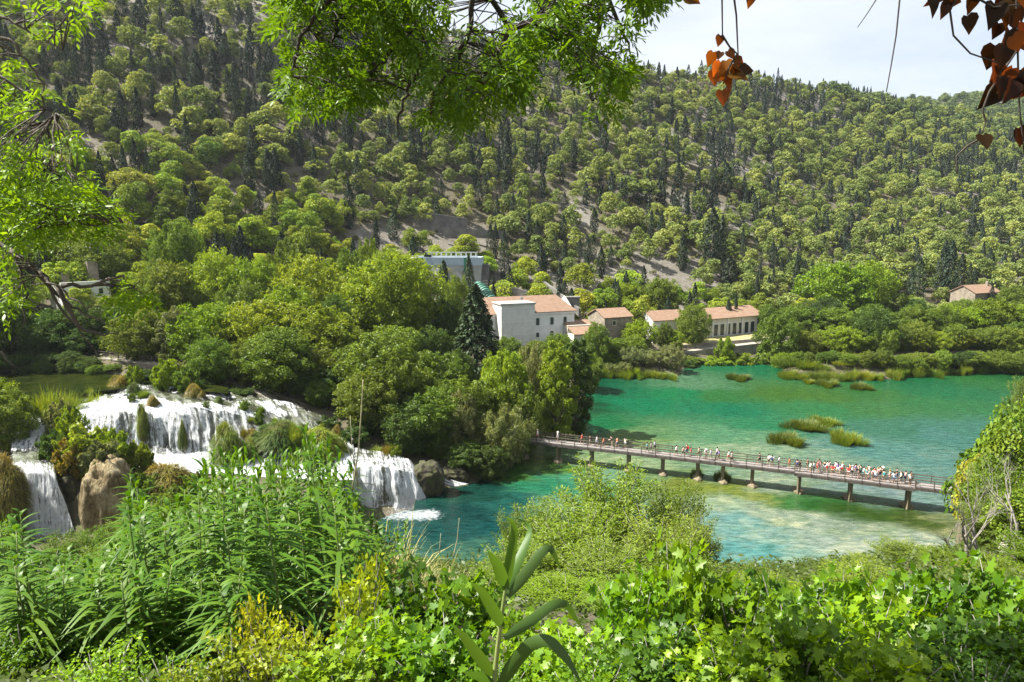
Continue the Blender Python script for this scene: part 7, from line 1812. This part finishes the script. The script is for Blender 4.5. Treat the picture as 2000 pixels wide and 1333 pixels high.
# ---- trees and rocks on the near right bank
def bare_tree(name, px, rb, rt, y, lab, lean=0.0, seed=0, spread=.5):
    rr = random.Random(seed); base = at_y(px, rb, y); z = h1(base[0], y); top = at_y(px, rt, y)[2]; h = top - z; g = MB()
    def br(p, d, L, r, n):
        q = p + d * L; m = p.lerp(q, .5) + Vector((rr.uniform(-.06, .06), rr.uniform(-.06, .06), rr.uniform(-.02, .06))) * L
        g.tube([p, m, q], [r, r * .8, r * .55], 5 if r > .03 else 4, 0, False)
        if n == 0: return
        for k in range(rr.choice((2, 2, 3))):
            dd = (d + Vector((rr.uniform(-1, 1), rr.uniform(-1, 1), rr.uniform(-.3, .6))) * spread).normalized(); s = rr.uniform(.35, 1)
            br(p.lerp(q, s), dd, L * rr.uniform(.6, .85), r * .58 * (1.1 - .3 * s), n - 1)
    br(Vector((0, 0, -.3)), Vector((lean, 0, 1)).normalized(), h * .36, h * .018, 5)
    me = g.mesh(name, [M['grey_bark']], True); o = link(name, me); o.location = (base[0], y, z); return tag(o, lab, 'tree')
bare_tree('bare_tree', 1890, 1108, 860, 43, 'tall bare grey tree with many twigs before the bridge landing', -.15, 4, .6); bare_tree('bare_tree', 1985, 1110, 850, 42, 'bare grey tree at the frame edge by the boulders', -.1, 11, .6)
bare_tree('bare_tree', 1912, 1105, 890, 46, 'bare grey branching tree leaning over the shallows', -.25, 3); bare_tree('bare_tree', 1958, 1100, 900, 50, 'upright bare grey tree under the lakeside pine', .05, 8); bare_tree('bare_tree', 1865, 1060, 960, 52, 'small bare grey tree at the water edge', -.4, 15)
gR = 'trees on the near lake bank'
for i, (p, nm, px, rt, w, y, c, lab) in enumerate([(PINES[2], 'pine_tree', 1968, 845, 160, 58, F_OLV, 'pine with open crown at the footbridge far landing'), (PINES[1], 'pine_tree', 1990, 800, 170, 66, F_OLV, 'taller pine at the frame edge over the bridge landing'), (PINES[4], 'pine_tree', 1928, 890, 110, 62, F_YEL and (.24, .25, .03), 'yellowish pine at the bridge landing'), (FINE[0], 'bank_tree', 1960, 900, 150, 56, F_OLV, 'olive tree behind the bare branched trees'),
                                            (FINE[1], 'bank_tree', 2020, 860, 180, 60, F_MID, 'green tree at the frame edge behind the pine'), (FINE[2], 'bank_tree', 2000, 745, 70, 110, F_OLV, 'olive bush on the far point of the near bank'), (FINE[0], 'bank_tree', 1975, 815, 90, 85, F_PAL, 'pale bush on the bank above the bridge'), (FINE[1], 'bank_tree', 1940, 870, 70, 82, F_PAL, 'small pale bush on the bank above the bridge'), (FINE[2], 'bank_tree', 1925, 975, 100, 54, F_OLV, 'ragged olive bush by the water under the bridge end'), (PINES[0], 'pine_tree', 1985, 960, 130, 48, F_OLV, 'low pine over the pale boulder'), (FINE[0], 'bank_tree', 2080, 800, 200, 70, F_MID, 'green tree outside the frame edge')]):
    front(p, nm, px, rt, w, y, c, lab, 'tree', gR)
rock('boulder', 1962, 1085, 1106, 36, 47, 'pale_rock', 'pale grey boulder on the bank under the bare trees', fold=.1, seed=31, sub=4); rock('boulder', 1975, 1066, 1082, 40, 50, 'pale_rock', 'tan boulder above the pale grey one', fold=.1, seed=35, sub=4); rock('boulder', 1905, 1098, 1110, 30, 47, 'pale_rock', 'low tan rock at the foot of the leaning bare tree', fold=.1, seed=38, sub=4)

# ---- ash branches hanging in from above
def compound(C, D, nl, L, sag, rr, ll=.066):
    """pinnate leaves: base C, direction D -> leaflet arrays"""
    Cs, Ts, Ns = [], [], []
    for c, d in zip(C, D):
        d = Vector(d).normalized(); up = Vector((0, 0, 1)); s = d.cross(up)
        if s.length < .05: s = Vector((1, 0, 0))
        s.normalize(); nn = s.cross(d).normalized(); roll = rr.uniform(-.8, .8); s2 = s * math.cos(roll) + nn * math.sin(roll); n2 = nn * math.cos(roll) - s * math.sin(roll)
        for i in range(nl):
            t = .3 + .7 * (i // 2) / ((nl - 1) // 2); p = Vector(c) + d * L * t - Vector((0, 0, sag * L * t * t))
            if i == nl - 1: dd = d
            else: dd = d * .75 + s2 * (1 if i % 2 else -1) * .9
            Cs.append(p); Ts.append(dd - Vector((0, 0, .35))); Ns.append(n2 + Vector((rr.gauss(0, .3), rr.gauss(0, .3), rr.gauss(0, .3))))
    return np.array(Cs), np.array(Ts), np.array(Ns)

def hanging(name, label, cat, twigs, clusters, col, ll=.07, twmat='twig', r0=.016, seed=1, nl=9):
    """twigs: polylines of (px,row,depth); clusters: (px,row,depth) of compound leaves, joined to the twigs by thin shoots"""
    rr = random.Random(seed); g = MB(); nodes = []
    for tw in twigs:
        P = [Vector(at_y(*p)) for p in tw]; k = []
        for i in range(len(P) - 1):
            for t in range(4): k.append(P[i].lerp(P[i + 1], t / 4) + Vector((rr.gauss(0, .008), rr.gauss(0, .008), rr.gauss(0, .008))))
        k.append(P[-1]); L = len(k); g.tube(k, [max(.0022, r0 * (1 - i / L) ** .8) for i in range(L)], 6); nodes += k
    NA = np.array([n[:] for n in nodes]); Cc, Dd = [], []
    for px, row, y in clusters:
        c = at_y(px, row, y); i = int(np.argmin(((NA - c) ** 2).sum(1) + .2 * (NA[:, 2] < c[2]))); nd = Vector(NA[i]); cv = Vector(c)
        m = nd.lerp(cv, .5) + Vector((rr.gauss(0, .03), rr.gauss(0, .03), .03)); g.tube([nd, m, cv], [.0055, .0038, .002], 4, 0, False)
        out = (cv - nd); out = out.normalized() if out.length > 1e-3 else Vector((1, 0, 0))
        for q in range(3):
            d = out * .5 + Vector((rr.gauss(0, .6), rr.gauss(0, .6), rr.gauss(-.35, .4))); Cc.append(cv + Vector((rr.gauss(0, .03), rr.gauss(0, .03), rr.gauss(0, .03)))); Dd.append(d)
    C, T, Nn = compound(Cc, Dd, nl, .17 * ll / .07, .25, rr, ll)
    V, Fc, tn = leaf_poly(LENS, C, Nn, T, ll * rng.uniform(.75, 1.2, len(C)), .15, np.clip(rng.normal(.5, .25, len(C)), 0, 1))
    root = empty(name, at_y(*twigs[0][0])); tag(root, label, cat); loc = Vector(root.location)
    a = link('twigs', g.mesh('twigs', [M[twmat]], True), root); a.location = -loc
    b = link('leaves', np_mesh('leaves', V, Fc, [M['gloss_leaf']], False, tn), root); b.location = -loc; b.color = tuple(col) + (1,)
    return root
BOT = np.array([(552, 60), (560, 200), (590, 220), (640, 205), (680, 198), (730, 178), (770, 170), (800, 195), (840, 238), (900, 246), (960, 238), (1000, 195), (1040, 220), (1070, 215), (1095, 170), (1120, 175), (1150, 200), (1190, 195), (1225, 160), (1240, 115), (1262, 95), (1278, 60), (1270, 30), (1240, 0)], float)
cl = []; rr = random.Random(5)
while len(cl) < 980:
    px = rr.uniform(552, 1275); b = np.interp(px, BOT[:, 0], BOT[:, 1]); row = rr.uniform(-90, b - 14)
    v = float(fbm(np.array([px / 55.]), np.array([row / 45.]), 3)[0])
    if v < .50 and rr.random() < .95: continue
    if 860 < px < 960 and row < 60 and rr.random() < .8: continue
    if 1080 < px < 1120 and 60 < row < 150 and rr.random() < .8: continue
    cl.append((px, row, rr.uniform(4.0, 6.0)))
hanging('ash_branch', 'green ash branch with narrow leaflets hanging from the top of view', 'branch', [
    [(1010, -420, 4.8), (940, -160, 4.8), (924, 0, 4.9), (908, 80, 5.0), (892, 132, 5.1), (900, 190, 5.2)], [(1000, -400, 4.8), (840, -120, 4.7), (808, 0, 4.6), (820, 48, 4.6), (831, 92, 4.6), (820, 128, 4.6), (796, 172, 4.6), (781, 224, 4.6), (776, 270, 4.6)],
    [(1000, -420, 4.8), (830, -80, 5.0), (760, 0, 5.0), (700, 20, 5.1), (660, 60, 5.2), (630, 110, 5.3), (612, 165, 5.4)], [(1010, -420, 4.8), (1100, -90, 4.6), (1062, 24, 4.5), (1000, 60, 4.4), (960, 110, 4.4), (940, 180, 4.4)], [(1010, -420, 4.8), (1170, -120, 5.2), (1180, 0, 5.2), (1162, 80, 5.2), (1142, 160, 5.2), (1156, 198, 5.2)],
    [(1010, -420, 4.8), (1160, -140, 5.6), (1190, 0, 5.6), (1220, 72, 5.6), (1238, 122, 5.6)], [(1000, -420, 4.8), (700, -120, 4.3), (640, 0, 4.3), (590, 70, 4.3), (570, 150, 4.3)], [(940, -160, 4.8), (960, 0, 5.5), (1010, 90, 5.6), (1050, 170, 5.6)], [(820, 48, 4.6), (770, 90, 4.7), (730, 140, 4.8)], [(892, 132, 5.1), (850, 180, 5.2), (840, 230, 5.2)]],
    cl, (.085, .165, .008), .056, r0=.032, seed=5)
stalk([(1226, -60, 5.2), (1228, 0, 5.2), (1228, 28, 5.2)], .02, 'bark', 'dead_stub', 'short dead stub of wood hanging at the end of ash leaves', 'branch')
cl = []; rr = random.Random(9)
def fill(x0, y0, x1, y1, n, d0, d1):
    for _ in range(n): cl.append((rr.uniform(x0, x1), rr.uniform(y0, y1), rr.uniform(d0, d1)))
def ball(cx, cy, rx, ry, n, d0, d1):
    for _ in range(n):
        a = rr.random() * 6.28; q = math.sqrt(rr.random()); cl.append((cx + math.cos(a) * rx * q, cy + math.sin(a) * ry * q, rr.uniform(d0, d1)))
ball(40, 330, 95, 70, 75, 4, 5.5); ball(110, 400, 100, 50, 90, 4, 5.5); ball(20, 420, 60, 60, 55, 4, 5.5); ball(190, 418, 40, 20, 14, 4.2, 4.6); ball(60, 385, 110, 45, 60, 4.5, 6)
ball(250, 572, 45, 20, 16, 4.2, 4.8); ball(20, 130, 30, 25, 5, 4, 5); ball(40, 30, 40, 20, 7, 4, 5); ball(150, 5, 20, 12, 4, 4, 5); ball(135, 35, 14, 14, 4, 4, 5); ball(70, 190, 30, 20, 5, 4, 5); ball(25, 215, 25, 20, 5, 4, 5); ball(125, 262, 16, 12, 5, 4, 5); ball(5, 560, 30, 60, 22, 4, 5); ball(-40, 250, 50, 150, 16, 4, 6)
hanging('overhanging_bough', 'bright yellow green bough hanging into the view over the ruined house', 'branch', [
    [(-260, 300, 5), (-60, 430, 4.8), (20, 490, 4.6), (60, 520, 4.5), (110, 560, 4.4), (170, 598, 4.3), (225, 600, 4.2)], [(-60, 430, 4.8), (40, 400, 4.7), (120, 430, 4.5), (190, 440, 4.4), (240, 435, 4.3)], [(-60, 430, 4.8), (10, 360, 4.8), (70, 340, 4.8), (120, 320, 4.8)],
    [(-260, 300, 5), (-40, 60, 4.6), (0, 30, 4.5), (60, 62, 4.5), (122, 98, 4.5)], [(-260, 300, 5), (-40, 90, 4.5), (20, 75, 4.5), (60, 130, 4.5), (85, 170, 4.5), (90, 240, 4.5)], [(-260, 300, 5), (-40, 160, 4.4), (0, 150, 4.4), (60, 185, 4.4), (110, 222, 4.4)],
    [(110, 560, 4.4), (150, 640, 4.4), (200, 655, 4.4), (230, 650, 4.4)], [(110, 560, 4.4), (180, 560, 4.4), (240, 540, 4.4), (262, 566, 4.4)], [(20, 490, 4.6), (90, 540, 4.5), (130, 620, 4.5), (190, 690, 4.5)], [(-60, 640, 4.5), (0, 690, 4.5), (30, 720, 4.5)], [(60, 520, 4.5), (120, 580, 4.6), (160, 612, 4.6), (222, 640, 4.6)], [(-60, 430, 4.8), (30, 500, 4.7), (50, 560, 4.7), (45, 640, 4.7)]],
    cl, (.135, .24, .012), .054, twmat='bark', r0=.016, seed=9, nl=7)

# ---- autumn ivy hanging from the top
def ivy(name, label, stems, leaves_, col, r=.0035, y=2.0):
    g = MB(); root = empty(name, at_y(*stems[0][0])); tag(root, label, 'ivy'); loc = Vector(root.location)
    for s_ in stems:
        P = [Vector(at_y(*p)) for p in s_]; k = []
        for i in range(len(P) - 1):
            for t in range(4): k.append(P[i].lerp(P[i + 1], t / 4))
        k.append(P[-1]); g.tube(k, [r * (1 - .5 * i / len(k)) for i in range(len(k))], 6)
    link('stems', g.mesh('stems', [M['twig']], True), root).location = -loc
    for px, row, wpx, ang, d, tone in leaves_:
        c = at_y(px, row, d); s_ = wpx * .76 * d / FPX; a = math.radians(ang)
        T = np.array([[math.sin(a), random.uniform(-.25, .25), math.cos(a)]]); Nn = np.array([[random.gauss(0, .3), -1, random.gauss(.1, .3)]])
        V, Fc, tn = leaf_poly(IVY, np.array([c]) - unit(T) * s_ * .5, Nn, T, np.array([s_]), random.uniform(.2, .9), np.array([random.random()]))
        o = link('leaf', np_mesh('leaf', V, Fc, [M['dry_leaf']], True, tn), root); o.location = -loc; o.color = tuple(np.array(col) * tone) + (1,)
    return root
rr = random.Random(21)
mass_l = [(rr.uniform(1930, 2080), rr.uniform(-60, 190), rr.uniform(42, 62), rr.uniform(130, 230), rr.uniform(1.8, 2.4), rr.choice((.7, .8, 1.0, 1.0, 2.2, 3.2))) for _ in range(85)]  # highest tones paint some leaves as if sunlit
mass_l = [l for l in mass_l if l[0] > 1935 + max(0, 20 - l[1] * .2) and not (1960 < l[0] < 1995 and 60 < l[1] < 75)]
ivy('ivy_vine', 'dark brown leaved ivy curtain hanging down in the upper corner', [[(1960, -250, 2.1), (1985, 0, 2.1), (1990, 200, 2.1), (2000, 300, 2.1)], [(1930, -200, 2.0), (1880, -20, 2.0), (1855, 20, 2.0), (1862, 70, 2.0), (1895, 105, 2.0), (1956, 126, 2.0)], [(1985, 100, 2.1), (1932, 180, 2.1), (1919, 215, 2.1), (1925, 240, 2.1), (1917, 262, 2.1)], [(1917, 270, 2.1), (1890, 285, 2.1), (1868, 305, 2.1), (1869, 340, 2.1)], [(1880, -20, 2.0), (1940, 15, 2.0), (1990, 10, 2.0)]],
    mass_l + [(1814, 18, 42, 170, 2.0, 1.2), (1842, 24, 30, 190, 2.0, 1.3), (1862, 2, 44, 100, 2.0, .9), (1893, 48, 42, 160, 2.0, 1.25), (1833, -4, 46, 200, 2.0, .8), (1940, 30, 56, 190, 2.0, .9), (1942, 62, 40, 200, 2.1, .9), (1965, 85, 60, 180, 2.0, .8), (1956, 158, 50, 185, 2.0, 1.1), (1986, 165, 60, 175, 2.0, .9), (1917, 281, 42, 178, 2.1, 1.35), (1995, 268, 46, 160, 2.1, .9), (1900, 10, 50, 150, 2.0, .8)], (.026, .013, .004))
ivy('ivy_sprig', 'hanging sprig of orange red ivy leaves against the sky', [[(1405, -200, 2.1), (1410, 0, 2.1), (1411, 70, 2.1)], [(1430, -200, 2.1), (1434, 0, 2.1), (1438, 30, 2.1), (1440, 75, 2.1), (1442, 118, 2.1)], [(1411, 70, 2.1), (1425, 92, 2.1), (1440, 106, 2.1)], [(1440, 106, 2.1), (1425, 130, 2.1), (1412, 165, 2.1)]],
    [(1406, 80, 26, 185, 2.1, .8), (1390, 116, 34, 190, 2.1, 1.5), (1402, 138, 38, 200, 2.08, 2.0), (1396, 152, 34, 175, 2.1, 1.6), (1428, 108, 26, 140, 2.1, 1.1), (1420, 132, 32, 170, 2.12, 2.2), (1446, 130, 40, 110, 2.1, .9), (1458, 138, 34, 95, 2.1, .6), (1440, 155, 44, 120, 2.1, 1.2), (1418, 172, 34, 150, 2.1, 1.2), (1411, 192, 36, 170, 2.1, 1.1), (1405, 110, 20, 200, 2.1, .5), (1434, 140, 24, 190, 2.1, 2.0), (1412, 150, 30, 210, 2.1, 1.7),
     (1352, 0, 38, 100, 2.1, 1.0), (1465, 4, 26, 180, 2.1, 1.0)], (.12, .052, .009))
ivy('ivy_tendril', 'long bare ivy tendril hanging straight against the sky', [[(1762, -200, 2.2), (1757, 0, 2.2), (1750, 70, 2.2), (1740, 130, 2.2), (1731, 180, 2.2)]], [], (.1, .05, .02), .0028)
ivy('ivy_tendril', 'short pale bare tendril slanting against the sky', [[(1760, -120, 2.3), (1711, 0, 2.3), (1695, 25, 2.3), (1675, 54, 2.3)]], [], (.1, .05, .02), .0022)
# ================================================================== SKY, SUN, CAMERA
SUN_EL = math.radians(53); SUN_AZ = math.radians(-86)     # azimuth from +Y towards +X
sd = Vector((math.sin(SUN_AZ) * math.cos(SUN_EL), math.cos(SUN_AZ) * math.cos(SUN_EL), math.sin(SUN_EL)))
sun = bpy.data.lights.new('sun', 'SUN'); sun.energy = 5.0; sun.angle = math.radians(.5); sun.color = (1, .95, .86)
so = link('sun', sun); so.rotation_euler = sd.to_track_quat('Z', 'Y').to_euler(); so.location = (0, 0, 400)

w = bpy.data.worlds.new('World'); scene.world = w; w.use_nodes = True
nt = w.node_tree; nt.nodes.clear()
out = nt.nodes.new('ShaderNodeOutputWorld'); bg = nt.nodes.new('ShaderNodeBackground')
sky = nt.nodes.new('ShaderNodeTexSky'); sky.sky_type = 'NISHITA'; sky.sun_disc = False
sky.sun_elevation = SUN_EL; sky.sun_rotation = SUN_AZ; sky.air_density = 1.0; sky.dust_density = 2.0; sky.altitude = 100
tc = N(nt, 'ShaderNodeTexCoord')
mp = N(nt, 'ShaderNodeMapping'); mp.inputs['Scale'].default_value = (1, 1, 3.5); nt.links.new(tc.outputs['Generated'], mp.inputs[0])
cl = noise(nt, 2.2, 6, .6, mp.outputs[0])
cf = math_n(nt, 'MULTIPLY_ADD', cl, 1.3, .10, clamp=True)
nt.links.new(mixrgb(nt, cf, sky.outputs[0], (5.3, 5.6, 6.0)), bg.inputs[0])
bg.inputs[1].default_value = .055
nt.links.new(bg.outputs[0], out.inputs[0])

cam = bpy.data.cameras.new('camera'); cam.sensor_width = 36; cam.lens = 24 * 1.0; cam.clip_start = .05; cam.clip_end = 6000
co = link('camera', cam); co.location = CAM; co.rotation_euler = (PI / 2 - PIT, 0, 0)
scene.camera = co
scene.render.engine = 'CYCLES'
scene.view_settings.view_transform = 'Standard'; scene.view_settings.look = 'None'; scene.view_settings.gamma = 1
scene.view_settings.use_curve_mapping = False
scene.view_settings.exposure = EXPOSURE
cy = scene.cycles
cy.max_bounces = 6; cy.diffuse_bounces = 3; cy.glossy_bounces = 2; cy.transmission_bounces = 3; cy.transparent_max_bounces = 8; cy.volume_bounces = 0
cy.caustics_reflective = False; cy.caustics_refractive = False; cy.sample_clamp_indirect = 4.0
cy.use_denoising = True; cy.denoiser = 'OPENIMAGEDENOISE'; cy.denoising_input_passes = 'RGB_ALBEDO_NORMAL'; cy.denoising_prefilter = 'NONE'; cy.sample_clamp_direct = 6.0

# ------------------------------------------------------------------ summer haze over the valley
hz = MB(); hz.box(-1400, 1400, -70, 1480, -10.5, 330)
m, nt, out = new_mat('haze_air')
pv = N(nt, 'ShaderNodeVolumePrincipled', inp={'Color': (.80, .88, 1.0, 1), 'Density': HAZE, 'Anisotropy': .25}); nt.links.new(pv.outputs[0], out.inputs['Volume'])
ho = link('haze', hz.mesh('haze', [m])); ho['kind'] = 'stuff'; tag(ho, 'thin pale blue summer haze over the valley', 'haze')
